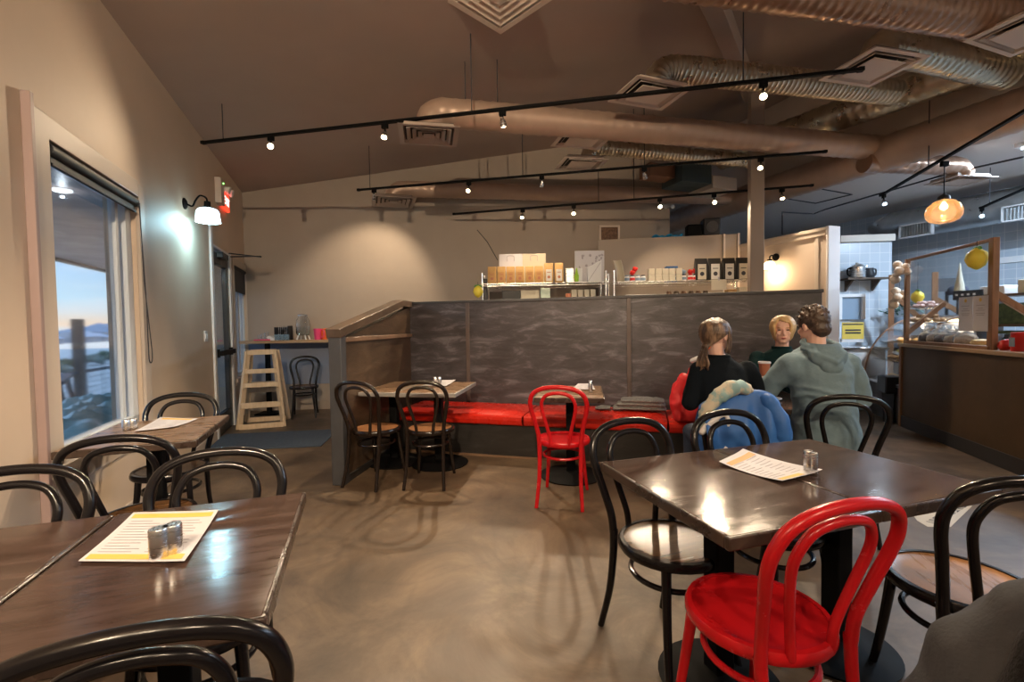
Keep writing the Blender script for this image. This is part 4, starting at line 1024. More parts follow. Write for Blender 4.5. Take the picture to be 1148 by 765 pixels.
ta2 = R(20.3); g1 = Vector((math.cos(ta2), math.sin(ta2), 0)); g2 = Vector((-g1.y, g1.x, 0))
FR = onz(343, 551, .74); FR.z = 0
t = make_table('cafe_table', 'dark foreground table at left with menu and steel shakers', .55, .75, M['table'], group=GT); tb = R(18.5); g1 = Vector((math.cos(tb), math.sin(tb), 0)); g2 = Vector((-g1.y, g1.x, 0)); TA = FR-g1*.275-g2*.375; place(t, TA, tb)
t = make_table('cafe_table', 'dark foreground table cut by the left picture edge', .60, .75, M['table'], group=GT); place(t, TA-g1*.583, tb); g1 = Vector((math.cos(ta2), math.sin(ta2), 0)); g2 = Vector((-g1.y, g1.x, 0))
FR2 = onz(257, 465, .74); FR2.z = 0
t = make_table('cafe_table', 'small brown table under the big window', .60, .76, M['tablelight'], group=GT); TW = FR2-g1*.30-g2*.38; place(t, TW, ta2)
for i, (px, lab) in enumerate(((437, 'worn brown booth table by the end wall, left of the pair'), (503, 'worn brown booth table with menu card, right of the pair'))):
    t = make_table('cafe_table', lab, (.34, .56)[i], .80, M['tablelight'], group=GT, edge=M['concretebase'])
    c = Vector(((-1.165, -.715)[i], 4.48-.085*i, 0)); place(t, c, R(-8.5))
    BT = c
t = make_table('cafe_table', 'small dark booth table behind the red chair', .56, .74, M['tablelight'], group=GT); T3c = Vector((.50, 3.98, 0)); place(t, T3c, R(-9))
t = make_table('cafe_table', 'dark booth table where the three people sit', .62, 1.0, M['table'], group=GT); T4c = Vector((1.86, 3.50, 0)); place(t, T4c, R(-14))

# ---- menus
def menu(label, pxs, z, band=None, lines=9, curl=.02, y0=0):
    P_ = [onz(a, b, z) for a, b in pxs]   # near-left, near-right, far-right, far-left
    c = sum(P_, Vector())/4
    def fn(u, v, dz=0, k=curl):
        p = (P_[0]*(1-u)+P_[1]*u)*(1-v)+(P_[3]*(1-u)+P_[2]*u)*v-c
        return Vector((p.x, p.y, .003+dz+k*((2*v-1)**2)*.5+k*(max(0, u-.6))**2*2))
    t = thing('menu', label, 'menu', c, 0, 'printed paper menus')
    sheet_ = MB().sheet(lambda u, v: fn(u, v), 14, 14, .0012).build('sheet', M['paper'], t)
    for (u0_, u1_, v0, v1, m) in (band or []):
        MB().sheet(lambda u, v: fn(u0_+(u1_-u0_)*u, v0+(v1-v0)*v, .0009), 8, 8, .0004).build('printed_band', m, t)
    mb = MB(); q = random.Random(len(label))
    for k in range(lines):
        vv = .16+.68*k/lines
        for (a_, b2) in ((.08, .46), (.54, .92)):
            e_ = b2-q.uniform(0, .15)
            mb.sheet(lambda u, v: fn(a_+(e_-a_)*u, vv+.012*v, .0009), 4, 1, .0003)
    mb.build('printed_lines', M['ink'], t); return t
menu('yellow-banded menu sheet under the shakers on the left foreground table', [(88, 632), (207, 633), (245, 575), (150, 577)], .741, [(.04, .96, .03, .12, M['paperyellow']), (.04, .96, .86, .95, M['paperyellow'])], 12, .008)
menu('menu sheet with orange heading on the big right table', [(877, 543), (922, 532), (833, 508), (806, 521)], .741, [(.05, .95, .80, .90, M['paperorange']), (.05, .6, .02, .1, M['paperyellow'])], 10, .02)
menu('menu sheet on the small table under the window', [(150, 485), (196, 480), (222, 471), (180, 469)], .741, [(.1, .9, .85, .95, M['paperyellow'])], 8, .008)
menu('cream menu card on the booth table by the end wall', [(474, 433), (500, 434), (511, 427), (488, 427)], .741, [], 4, .01)
menu('menu card on the small booth table behind the red chair', [(640, 437), (667, 438), (664, 431), (648, 431)], .741, [], 4, .01)

# ---- shakers
def shaker(label, px, py, h=.075, r=.021, z=.74, grp='steel salt and pepper shakers'):
    v = onz(px, py, z+.003); t = thing('shaker', label, 'shaker', v, 0, grp)
    MB().lathe([(0, 0), (r, 0), (r+.001, .003), (r+.001, h-.004), (r-.001, h), (0, h)], (0, 0, 0), 24).build('body', M['steel'], t, sharp=30)
    mb = MB()
    for k in range(6): a = k*PI/3; mb.lathe([(0, h), (.0018, h), (.0018, h+.0008), (0, h+.0008)], (r*.5*math.cos(a), r*.5*math.sin(a), 0), 6)
    mb.build('pour_holes', M['inkdark'], t); return t
shaker('steel shaker on the left foreground menu, left one', 179, 626, .078); shaker('steel shaker on the left foreground menu, right one', 194, 621, .078)
shaker('steel shaker on the big right table, left one of the pair', 906, 530, .085, .015); shaker('steel shaker on the big right table, right one of the pair', 912, 531, .08, .013)
shaker('steel shaker on the window table, left one', 142, 482, .06); shaker('steel shaker on the window table, right one', 149, 481, .06)
shaker('steel shaker on the booth table by the end wall, left one', 488, 433, .09, .018); shaker('steel shaker on the booth table by the end wall, right one', 493, 433, .09, .018)
shaker('steel shaker on the small table behind the red chair', 662, 440, .10, .016)

# ---- floor sticker arrow
cst = [(1021, 574), (1040, 577), (1062, 563), (1090, 567.5), (1066, 591), (1040, 591), (1028, 584)]
pp = [onz(a, b, .0) for a, b in cst]; c = sum(pp, Vector())/len(pp)
t = thing('floor_sticker', 'pale arrow-shaped floor sticker with DINE IN & EXIT lettering', 'floor sticker', (c.x, c.y, 0))
mb = MB(); mb.prism([(p.x-c.x, p.y-c.y) for p in pp], .0012); mb.build('arrow_plate', mat('sticker_cream', (.55,.50,.42), .5, rvar=.05), t)
a = onz(1077, 567, 0); b_ = onz(1043, 587, 0); dv = b_-a; ang = math.atan2(dv.y, dv.x)
cu = bpy.data.curves.new('lettering', 'FONT'); cu.body = 'DINE IN & EXIT'; cu.align_x = 'CENTER'; cu.align_y = 'CENTER'; cu.extrude = .0004; cu.size = dv.length/6.6
lo = bpy.data.objects.new('lettering', cu); COL.objects.link(lo); lo.parent = t; m_ = (a+b_)/2; lo.location = (m_.x-c.x, m_.y-c.y, .0018); lo.rotation_euler = (0, 0, ang); cu.materials.append(M['inkdark'])

# ================================================================== BACK CORNER
v0 = onz(284, 380, 1.15); 
bc = onv(290, 380, C0, (C1-C0)); 
t = thing('water_counter', 'wood-topped water counter against the back wall on a black leg', 'counter', (-4.15, 7.36, 0), math.atan2(C1.y-C0.y, C1.x-C0.x))
L_ = 1.75
MB().b(0, L_, -.42, .0, 1.10, 1.145).build('counter_top', M['countertop'], t, bevel=.005)
MB().b(.32, .38, -.30, -.24, .02, 1.10).build('leg', M['black'], t, bevel=.004)
MB().b(1.45, 1.51, -.30, -.24, .02, 1.10).build('leg', M['black'], t, bevel=.004)
MB().b(.18, .52, -.40, -.1, 0, .02).build('foot_plate', M['black'], t, bevel=.004)
ct = t
def ctr(px, y=7.15): v = at(px, 377, y); return Vector((v.x, v.y, 1.145))
# wall panel: blue-grey lower paint band
o = MB().b(.02, 1.9, -.012, 0, .42, 1.10).build('trim_7', mat('blue_grey_wainscot', (.22,.25,.33), .6, bump=.05), flat=True); place(o, (C0.x, C0.y, 0), math.atan2(C1.y-C0.y, C1.x-C0.x)); struct(o)
# water dispenser
v = ctr(340)
t = thing('water_dispenser', 'large clear glass water dispenser jar with white tap feet', 'water dispenser', v)
MB().lathe([(.0, .07), (.085, .07), (.10, .10), (.105, .22), (.095, .30), (.068, .345), (.068, .37), (.063, .37), (.062, .345), (.089, .298), (.099, .22), (.094, .105), (.08, .078), (0, .078)], (0, 0, 0), 28).build('jar', M['glass'], t)
MB().lathe([(0, .081), (.080, .081), (.092, .108), (.096, .20), (0, .20)], (0, 0, 0), 24).build('water', mat('water', (.85,.93,.95), .02, trans=1, ior=1.33, rvar=.01), t)
MB().lathe([(0, .37), (.072, .37), (.074, .39), (.03, .40), (0, .40)], (0, 0, 0), 24).build('lid', M['steel'], t)
mb = MB()
for a in (R(45), R(135), R(225), R(315)): mb.tube([(.07*math.cos(a), .07*math.sin(a), .075), (.10*math.cos(a), .10*math.sin(a), 0)], .012, 8)
mb.build('stand', M['white'], t)
MB().tube([(0, -.10, .10), (0, -.135, .10), (0, -.14, .075)], .01, 8).build('tap', M['steel'], t)
# cutlery caddy
v = ctr(318); t = thing('cutlery_caddy', 'black open caddy standing behind the small water glasses', 'caddy', v)
mb = MB(); mb.b(-.11, .11, -.07, .07, 0, .01); mb.b(-.11, -.10, -.07, .07, 0, .20); mb.b(.10, .11, -.07, .07, 0, .22); mb.b(-.11, .11, .06, .07, 0, .20); mb.b(-.11, .11, -.07, -.06, 0, .07); mb.b(-.005, .005, -.07, .07, 0, .16)
mb.build('caddy_body', M['blackplastic'], t)
mb = MB()
for k in range(7): mb.tube([(-.08+k*.025, .0, .05), (-.075+k*.026, .01, .215)], .005, 6)
mb.build('cutlery', M['steel'], t)
for i, px in enumerate((310, 314, 318, 322)):
    v = ctr(px, 7.0); t = MB().lathe([(0, 0), (.026, 0), (.031, .09), (.028, .09), (.023, .006), (0, .006)], (0, 0, 0), 16).build('water_glass', mat('bluish_glass', (.6,.8,.95), .05, trans=.8, rvar=.02) if i == 0 else bpy.data.materials['bluish_glass'])
    t.location = v; tag(t, f'small bluish water glass, {ordn(i,4)} in the row on the water counter', 'glass', 'small water glasses')
v = ctr(296, 7.05); t = thing('pink_tray', 'low pink-red tray with clear cups at left end of the water counter', 'tray', v)
MB().b(-.12, .12, -.08, .08, 0, .02).build('tray_body', M['pink'], t, bevel=.006)
for i, px in enumerate((291, 295, 299)):
    o = MB().lathe([(0, 0), (.022, 0), (.032, .07+.02*i), (.029, .07+.02*i), (.019, .006), (0, .006)], (0, 0, 0), 16).build('plastic_cup', M['glass']); v = ctr(px, 7.05); v.z += .02; o.location = v
    tag(o, f'clear cup, {ordn(i,3)} of three on the pink tray', 'cup', 'clear cups on the tray')
v = ctr(305, 7.05); o = MB().sheet(lambda u, v_: ((u-.5)*.12, (v_-.5)*.1, .05+.02*math.sin(5*u)), 8, 6, .05).build('folded_napkins', M['white']); o.location = v; tag(o, 'white folded napkins beside the pink tray', 'napkins')
for i, (px, m_, lab) in enumerate(((356, 'pink', 'pink plastic pitcher on the water counter'), (363, 'orange', 'orange-red pitcher beside the pink one'))):
    v = ctr(px, 7.05+.08*i); t = thing('pitcher', lab, 'pitcher', v)
    MB().lathe([(0, 0), (.045, 0), (.055, .14), (.06, .17), (.056, .17), (.05, .14), (.04, .01), (0, .01)], (0, 0, 0), 20).build('body', M[m_], t)
    MB().tube(smooth_path([(.05, 0, .15), (.095, 0, .14), (.095, 0, .06), (.048, 0, .03)], 5), .008, 8).build('handle', M[m_], t)

# ---- stacked wooden high chair
aL = onz(268, 482, 0); aR = onz(318, 478, 0); c = (aL+aR)/2; ha = math.atan2((aR-aL).y, (aR-aL).x); hw = (aR-aL).length
t = thing('high_chair', 'pale pine child high chair with trapezoid rungs by the side door', 'high chair', (c.x, c.y, 0), ha)
def fr_side(y0, lean, n):
    # each frame leans inwards
    bl, br, tl, tr = Vector((-hw/2, y0, 0)), Vector((hw/2, y0, 0)), Vector((-hw*.30, y0+lean, 1.02)), Vector((hw*.30, y0+lean, 1.02))
    MB().bar(bl, tl, .035, .075).build('leg', M['pine'], t, bevel=.004); MB().bar(br, tr, .035, .075).build('leg', M['pine'], t, bevel=.004)
    for f, hh in ((.03, .07), (.30, .075), (.56, .06), (.74, .06), (.985, .06)) if n == 0 else ((.03, .07), (.45, .07), (.985, .06)):
        a_, b2 = bl.lerp(tl, f), br.lerp(tr, f); MB().bar(a_-Vector((0, .02, 0)), b2-Vector((0, .02, 0)), .025, hh).build('rung', M['pine'], t, bevel=.004)
fr_side(0, .14, 0); fr_side(.52, -.14, 1)
MB().b(-hw*.33, hw*.33, .10, .42, .56, .58).build('seat_board', M['pine'], t, bevel=.004)
for sx in (-1, 1):
    MB().bar((sx*hw*.38, .04, .56), (sx*hw*.38, .48, .56), .02, .06).build('side_rail', M['pine'], t, bevel=.004)
    MB().bar((sx*hw*.31, .13, .98), (sx*hw*.31, .39, .98), .02, .06).build('side_rail', M['pine'], t, bevel=.004)
# ================================================================== PEOPLE
def V3(*a): return Vector(a)
def hand(mb, wrist, direction, up, side, curl=.5, s=1.0):
    """palm + five separate fingers; direction = where the fingers point, up = back-of-hand normal, side=+1 right hand"""
    f = direction.normalized(); n = (up-f*up.dot(f)).normalized(); r = f.cross(n).normalized()
    pc = wrist+f*.045*s
    Mx = Matrix.Identity(4)
    for i in range(3): Mx[i][0], Mx[i][1], Mx[i][2] = r[i], f[i], n[i]
    mb.ell(pc, (.040*s, .052*s, .016*s), 14, 10, Mx)
    mb.ell(wrist+f*.075*s, (.040*s, .02*s, .014*s), 12, 8, Mx)
    for k, (off_, ln) in enumerate(((-.031, .062), (-.0105, .074), (.0105, .070), (.031, .054))):
        off_ = off_*side; p = wrist+f*.082*s+r*off_*s; pts = [p-f*.02*s, p]; d = f.copy(); a = curl*.55
        for j, seg in enumerate((.42, .33, .27)):
            a2 = a*(1 if j == 0 else 1.25); d = (d*math.cos(a2)-n*math.sin(a2)).normalized(); 
            # keep n roughly orthogonal
            pts.append(pts[-1]+(d+r*off_*1.2)*ln*seg*s)
            n_l = d.cross(r)
            n_ = n_l if n_l.dot(n) > 0 else -n_l
            n = n_.normalized()
        f2 = direction.normalized(); n = (up-f2*up.dot(f2)).normalized()
        mb.tube(pts, [.0088*s, .0085*s, .008*s, .0074*s, .0064*s], 8, round_ends=True)
    p = wrist+f*.025*s-r*side*.030*s
    mb.tube([p, p+(f*.5-r*side*.9).normalized()*.032*s, p+(f*.5-r*side*.9).normalized()*.032*s+(f*.9-r*side*.25-n*.4).normalized()*.028*s, p+(f*.5-r*side*.9).normalized()*.032*s+(f*.9-r*side*.2-n*.5).normalized()*.052*s], [.012*s, .0105*s, .0095*s, .0075*s], 8, round_ends=True)

def limb(mb, pts, rs, seg=12): 
    P_ = smooth_path(pts, 4); n = len(P_); m = len(rs)-1; out = []
    for i in range(n):
        t_ = i/(n-1)*m; k = min(m-1, int(t_)); out.append(rs[k]+(rs[k+1]-rs[k])*(t_-k))
    mb.tube(P_, out, seg, round_ends=True)

def person(label, loc, rz, J, g, body_m, looks):
    """J: joints in the person's frame (faces +Y). g: girth factor"""
    t = thing('person', label, 'person', loc, rz)
    pel, wai, che, nec, head = [V3(*J[k]) for k in ('pelvis', 'waist', 'chest', 'neck', 'head')]
    sh = {s: V3(*J['sh'+s]) for s in 'LR'}; el = {s: V3(*J['el'+s]) for s in 'LR'}; wr = {s: V3(*J['wr'+s]) for s in 'LR'}
    hi = {s: V3(*J['hi'+s]) for s in 'LR'}; kn = {s: V3(*J['kn'+s]) for s in 'LR'}; an = {s: V3(*J['an'+s]) for s in 'LR'}
    sw = (sh['R']-sh['L']).length/2
    ax = (sh['R']-sh['L']).normalized()
    def torso(mb, o, lo=0):
        X = V3(1, 0, 0); Y = V3(0, 1, 0)
        secs = [(pel-V3(0, 0, .10), X*.10*g, Y*.08*g), (pel-V3(0, 0, .085), X*(.165*g+o), Y*(.13*g+o)), (pel, X*(.175*g+o), Y*(.135*g+o)), (wai, X*(.150*g+o), Y*(.115*g+o)), (pel.lerp(che, .75), X*(.158*g+o), Y*(.115*g+o)),
                (che, ax*(sw*.93+o), Y*(.118*g+o)), (che.lerp(nec, .55), ax*(sw*.95+o), Y*(.10*g+o)), (che.lerp(nec, .82), ax*(sw*.62+o), Y*(.078*g+o)), (nec, ax*(.062+o), Y*(.062+o)), (nec+V3(0, 0, .02), ax*(.05+o), Y*(.05+o))]
        mb.loft(secs, 24)
    # head frame
    hy = R(J.get('head_yaw', 0)); ht = R(J.get('head_tilt', 0))
    HM = Matrix.Rotation(hy, 4, 'Z') @ Matrix.Rotation(ht, 4, 'X')
    HT = Matrix.Translation(head) @ HM
    def hp_(x, y, z): return HT @ V3(x, y, z)
    # --- body: one continuous skin surface
    mb = MB(); torso(mb, 0)
    limb(mb, [nec-V3(0, 0, .03), nec.lerp(hp_(0, -.02, -.06), .5), hp_(0, -.015, -.04)], [.058*g, .052*g, .052*g])
    mb.ell(head+HM @ V3(0, -.012, .025), (.074, .092, .088), 20, 14, HM); mb.ell(head+HM @ V3(0, .022, -.035), (.058, .062, .075), 20, 14, HM)
    mb.ell(head+HM @ V3(0, .052, -.088), (.026, .022, .020), 12, 8, HM)     # chin
    mb.ell(head+HM @ V3(0, .070, .022), (.045, .014, .012), 12, 8, HM)      # brow
    mb.tube([hp_(0, .078, .012), hp_(0, .092, -.012), hp_(0, .102, -.030), hp_(0, .090, -.038)], [.008, .010, .0125, .009], 8, round_ends=True)
    for s in (-1, 1):
        mb.ell(head+HM @ V3(s*.034, .066, -.024), (.020, .014, .017), 10, 8, HM)   # cheeks
        mb.ell(head+HM @ V3(s*.076, -.010, -.005), (.008, .018, .030), 10, 8, HM)  # ears
        mb.ell(head+HM @ V3(s*.006, .080, -.060), (.015, .010, .0055), 8, 6, HM)
    for s in 'LR':
        limb(mb, [sh[s]-V3(0, 0, .02), sh[s].lerp(el[s], .5), el[s]], [.055*g, .046*g, .040*g]); limb(mb, [el[s], el[s].lerp(wr[s], .5), wr[s]], [.040*g, .036*g, .026])
        hd = V3(*J.get('hd'+s, (0, 1, 0))); hu = V3(*J.get('hu'+s, (0, 0, 1))); hand(mb, wr[s], hd, hu, 1 if s == 'R' else -1, J.get('curl', .6))
        limb(mb, [hi[s], hi[s].lerp(kn[s], .5), kn[s]], [.085*g, .075*g, .056*g]); limb(mb, [kn[s], kn[s].lerp(an[s], .35), an[s]], [.054*g, .050*g, .034])
        limb(mb, [an[s], an[s]+V3(0, .06, -.04), an[s]+V3(0, .15, -.055)], [.036, .034, .026])
    body = mb.build('body', body_m, t, remesh=.0055, smooth=3)
    # facial features
    for s, nm in ((-1, 'eye'), (1, 'eye')):
        e_ = MB(); e_.ell(head+HM @ V3(s*.030, .0765, .004), (.012, .006, .0045), 10, 8, HM); e_.build(nm, M['eye'], body)
        e_ = MB(); e_.tube([hp_(s*.014, .083, .022), hp_(s*.032, .083, .027), hp_(s*.048, .070, .020)], [.002, .003, .0015], 6); e_.build('eyebrow', looks['hair'], body)
    e_ = MB(); e_.ell(head+HM @ V3(0, .0865, -.060), (.021, .006, .0032), 12, 6, HM); e_.ell(head+HM @ V3(0, .0855, -.066), (.017, .006, .0038), 12, 6, HM); e_.build('lips', M['lip'], body)
    # --- top
    mb = MB(); torso(mb, looks.get('loose', .014))
    q = looks.get('loose', .014)
    for s in 'LR':
        limb(mb, [sh[s]-V3(0, 0, .02)+(pel-pel), sh[s].lerp(el[s], .5), el[s]], [(.056*g+q), (.050*g+q), (.046*g+q)]); we = el[s].lerp(wr[s], looks.get('sleeve', .95)); limb(mb, [el[s], el[s].lerp(we, .5), we], [(.046*g+q), (.042*g+q), (.031+q*.8)])
        mb.ell(sh[s]-V3(0, 0, .03), (.056*g+q, .060*g+q, .056*g+q), 14, 10)
    if looks.get('folds'):
        r_ = random.Random(5)
        for k in range(looks['folds']):
            z = pel.z-.02+k*.045; c = pel.lerp(che, min(1, max(0, (z-pel.z)/(che.z-pel.z)))); a0 = r_.uniform(2.6, 3.6); a1 = a0+r_.uniform(.9, 2.2)
            pts = [c+V3((.160*g+q)*math.cos(a0+(a1-a0)*i/8), (.120*g+q)*math.sin(a0+(a1-a0)*i/8), (z-c.z)+.03*math.sin(i/8*3+k)) for i in range(9)]
            mb.tube(pts, [.004]+[.012]*7+[.004], 8, round_ends=True)
    top = mb.build(looks['topname'], looks['top'], t, remesh=.011, smooth=looks.get('smooth', 4), displace=(looks.get('wr', .012), .09))
    if looks.get('hood'):
        mb = MB(); hb = nec+V3(0, -.035, .01)
        ring = [hb+V3(.098*math.cos(a), .078*math.sin(a)-.005, .012+.03*math.sin(a)) for a in [2*PI*k/24 for k in range(24)]]
        mb.tube(ring, [.020+.016*max(0, -math.sin(2*PI*k/24)) for k in range(24)], 12, closed=True)
        mb.ell(nec+V3(0, -.115, -.050), (.125, .055, .080), 18, 12, Matrix.Rotation(R(-14), 4, 'X'))
        mb.ell(nec+V3(0, -.150, -.110), (.075, .038, .060), 14, 10)
        mb.tube([nec+V3(-.12, -.04, .0), nec+V3(-.095, -.135, -.03), nec+V3(0, -.185, -.085), nec+V3(.095, -.135, -.03), nec+V3(.12, -.04, .0)], [.012, .018, .02, .018, .012], 8, round_ends=True)
        mb.build('hood', looks['top'], top, remesh=.008, smooth=3)
    if looks.get('collar'):
        MB().tube([nec+V3(.066*math.cos(a), .064*math.sin(a)+.0, .012) for a in [2*PI*k/20 for k in range(20)]], .010, 8, closed=True).build('neckband', looks['top'], top)
    # --- trousers, shoes
    mb = MB()
    mb.loft([(pel-V3(0, 0, .11), V3(.12*g, 0, 0), V3(0, .10*g, 0)), (pel-V3(0, 0, .09), V3(.18*g, 0, 0), V3(0, .145*g, 0)), (pel+V3(0, 0, .03), V3(.182*g, 0, 0), V3(0, .142*g, 0)), (pel+V3(0, 0, .06), V3(.17*g, 0, 0), V3(0, .13*g, 0))], 20)
    for s in 'LR':
        limb(mb, [hi[s], hi[s].lerp(kn[s], .5), kn[s]], [.096*g, .086*g, .068*g]); limb(mb, [kn[s], kn[s].lerp(an[s], .4), an[s]+V3(0, 0, .02)], [.066*g, .062*g, .052])
    mb.build('trousers', looks['legs'], t, remesh=.013, smooth=3, displace=(.012, .08))
    for s in 'LR':
        mb = MB(); a = an[s]; mb.loft([((a.x, a.y-.045, a.z-.02), V3(.036, 0, 0), V3(0, .0, .035)), ((a.x, a.y-.02, a.z-.03), V3(.042, 0, 0), V3(0, 0, .045)), ((a.x, a.y+.07, a.z-.045), V3(.046, 0, 0), V3(0, 0, .033)), ((a.x, a.y+.17, a.z-.052), V3(.040, 0, 0), V3(0, 0, .026)), ((a.x, a.y+.20, a.z-.056), V3(.02, 0, 0), V3(0, 0, .018))], 16)
        mb.build('shoe', M['blackcloth'], t)
    # --- hair
    if looks['style'] == 'short':
        mb = MB(); mb.ell(head+HM @ V3(0, -.018, .038), (.083, .100, .090), 24, 16, HM); mb.ell(head+HM @ V3(0, -.062, -.020), (.066, .050, .062), 18, 12, HM)
        r_ = random.Random(11)
        for k in range(130):
            a = r_.uniform(0, 2*PI); e = r_.uniform(.15, 1.45); p = V3(.080*math.cos(a)*math.cos(e), -.018+.098*math.sin(a)*math.cos(e), .036+.088*math.sin(e))
            if p.y > .055 and p.z < .07: continue
            d = V3(math.cos(a+.9)*.5, math.sin(a+.9)*.5+.2, .25+.4*math.sin(e)); mb.tube([hp_(*p), hp_(*(p+d*.018)), hp_(*(p+d*.034))], [.009, .007, .003], 6)
        mb.build('hair', looks['hair'], body, remesh=.0045, smooth=1, displace=(.006, .02))
    else:
        mb = MB(); mb.ell(head+HM @ V3(0, -.024, .034), (.078, .092, .085), 24, 16, HM)
        r_ = random.Random(3)
        def surf(az, el_, k=1.0): return V3(.086*k*math.sin(az)*math.cos(el_), -.018+.104*k*math.cos(az)*math.cos(el_), .030+.094*k*math.sin(el_))
        if looks['style'] == 'bob':
            for k in range(84):
                az = -PI+2*PI*k/84+r_.uniform(-.03, .03); part = .35
                front = abs(az) < .95
                st = surf(az*.35+part*.3, 1.35); end_el = r_.uniform(-.62, -.42) if not front else (.62-.35*abs(az-.25)+r_.uniform(-.04, .04))
                if front and abs(az) > .72: end_el = -.45
                pts = [st]
                for i in range(1, 7):
                    f = i/6; e = 1.35+(end_el-1.35)*f; pts.append(surf(az*(.35+.65*min(1, f*1.5))+(0 if not front else .10*f), e, 1.0+.05*math.sin(f*PI)))
                if end_el < 0:
                    lp = pts[-1]; pts.append(lp+V3(-lp.x*.12, -lp.y*.10, -.038)); pts.append(lp+V3(-lp.x*.3, -lp.y*.2, -.062))
                mb.tube([hp_(*p) for p in pts], [.010]+[.0115]*(len(pts)-3)+[.009, .004], 7, round_ends=False)
            mb.build('hair', looks['hair'], body, remesh=.0042, smooth=1)
        else:   # loose low ponytail
            for k in range(70):
                az = -PI+2*PI*k/70; 
                if abs(az) < .5: continue
                st = surf(az*.5, 1.35); end = V3(.0, -.105, -.065); pts = [st]
                e1_ = surf(az, .55, 1.03); e2_ = surf(az+(PI-abs(az))*.45*(1 if az > 0 else -1), -.15, 1.04); pts += [e1_, e2_, end+V3(r_.uniform(-.012, .012), 0, r_.uniform(-.01, .01))]
                mb.tube([hp_(*p) for p in smooth_path(pts, 4)], .0085, 6)
            mb.ell(hp_(0, -.112, -.070), (.030, .028, .026), 12, 8)
            for k in range(26):
                a = r_.uniform(0, 2*PI); rr = r_.uniform(0, .022); b0 = V3(rr*math.cos(a), -.118+rr*math.sin(a)*.6, -.075)
                sp_ = V3(rr*math.cos(a)*1.6+r_.uniform(-.02, .02), r_.uniform(-.03, .01), -r_.uniform(.10, .17))
                pts = [b0, b0+sp_*.4+V3(0, -.016, 0), b0+sp_*.75+V3(r_.uniform(-.012, .012), -.012, 0), b0+sp_+V3(r_.uniform(-.02, .02), 0, 0)]
                mb.tube([hp_(*p) for p in smooth_path(pts, 4)], [.008]*9+[.006, .005, .004, .002], 6)
            for s in (-1, 1):
                for k in range(5): mb.tube([hp_(*p) for p in smooth_path([surf(s*(1.0+.08*k), .7, 1.03), surf(s*(1.1+.08*k), .1, 1.08), V3(s*(.085), .035-.012*k, -.055), V3(s*(.078), .03-.012*k, -.11)], 4)], [.006]*11+[.004, .002], 6)
            mb.build('hair', looks['hair'], body, remesh=.0042, smooth=1)
            MB().tube([hp_(.024*math.cos(a), -.110+.012*math.sin(a), -.074+.02*math.sin(a)) for a in [2*PI*k/16 for k in range(16)]], .005, 6, closed=True).build('hair_tie', M['orange'], body)
    return t

# woman in black, back to camera
S_ = .46
person('woman seated with back to camera, black sweater and highlighted brown hair tied low', (1.40, 2.93, 0), R(-3), dict(
    pelvis=(0, 0, .57), waist=(-.01, .03, .76), chest=(-.02, .09, .94), neck=(-.035, .12, 1.085), head=(-.045, .13, 1.225), head_yaw=-52, head_tilt=-4,
    shL=(-.165, .10, 1.02), shR=(.155, .12, 1.02), elL=(-.225, .10, .79), elR=(.26, .16, .785), wrL=(-.13, .36, .775), wrR=(.10, .40, .775), hdL=(.5, .8, 0), hdR=(-.6, .7, 0), curl=.5,
    hiL=(-.09, .03, .54), hiR=(.09, .03, .54), knL=(-.11, .42, .52), knR=(.11, .42, .52), anL=(-.12, .40, .09), anR=(.12, .40, .09)), .93, M['skin'],
    dict(hair=M['hairmix'], style='pony', top=M['navy'], topname='sweater', legs=M['denim'], loose=.014, wr=.014, collar=True, folds=5))
# man in hoodie, back to camera
person('man seated with back to camera, pale sage green hoodie and short dark hair', (2.005, 2.93, 0), R(2), dict(
    pelvis=(0, 0, .58), waist=(0, .01, .78), chest=(-.01, .04, .99), neck=(-.02, .07, 1.145), head=(-.03, .085, 1.283), head_yaw=12, head_tilt=-10,
    shL=(-.19, .05, 1.055), shR=(.18, .05, 1.045), elL=(-.30, .17, .84), elR=(.275, .06, .80), wrL=(-.17, .40, .80), wrR=(.20, .34, .80), hdL=(.5, .8, 0), hdR=(-.6, .7, 0), curl=.5,
    hiL=(-.10, .03, .55), hiR=(.10, .03, .55), knL=(-.14, .45, .54), knR=(.14, .45, .54), anL=(-.14, .42, .09), anR=(.14, .42, .09)), 1.08, M['skin'],
    dict(hair=M['hairdark'], style='short', top=M['hoodie'], topname='hoodie', legs=M['blackcloth'], loose=.022, wr=.024, hood=True, folds=8))
# woman facing camera on the bench
person('blonde woman on the bench facing the camera, dark green top, hands around a cup', (2.30, 4.00, 0), R(180-14), dict(
    pelvis=(0, 0, .57), waist=(0, .04, .75), chest=(0, .11, .93), neck=(0, .15, 1.09), head=(.0, .180, 1.242), head_yaw=-12, head_tilt=2,
    shL=(-.18, .13, 1.03), shR=(.18, .13, 1.03), elL=(-.25, .28, .83), elR=(.25, .28, .83), wrL=(-.01, .44, .86), wrR=(.125, .44, .865), hdL=(.75, .45, .1), hdR=(-.45, .7, .1), huL=(.2, .8, .5), huR=(.2, .8, .5), curl=1.0,
    hiL=(-.09, .03, .54), hiR=(.09, .03, .54), knL=(-.11, .40, .52), knR=(.11, .40, .52), anL=(-.12, .38, .09), anR=(.12, .38, .09)), .96, M['skin'],
    dict(hair=M['hairblonde'], style='bob', top=M['teal'], topname='top', legs=M['denim'], loose=.012, wr=.012, collar=True, sleeve=.35))
def cup(label, loc):
    t = thing('coffee_cup', label, 'cup', loc)
    MB().lathe([(0, 0), (.030, 0), (.042, .10), (.039, .10), (.028, .006), (0, .006)], (0, 0, 0), 20).build('body', M['cupred'], t)
    MB().lathe([(.040, .092), (.045, .094), (.045, .104), (.039, .108), (.037, .10)], (0, 0, 0), 20).build('rim', M['white'], t)
    return t
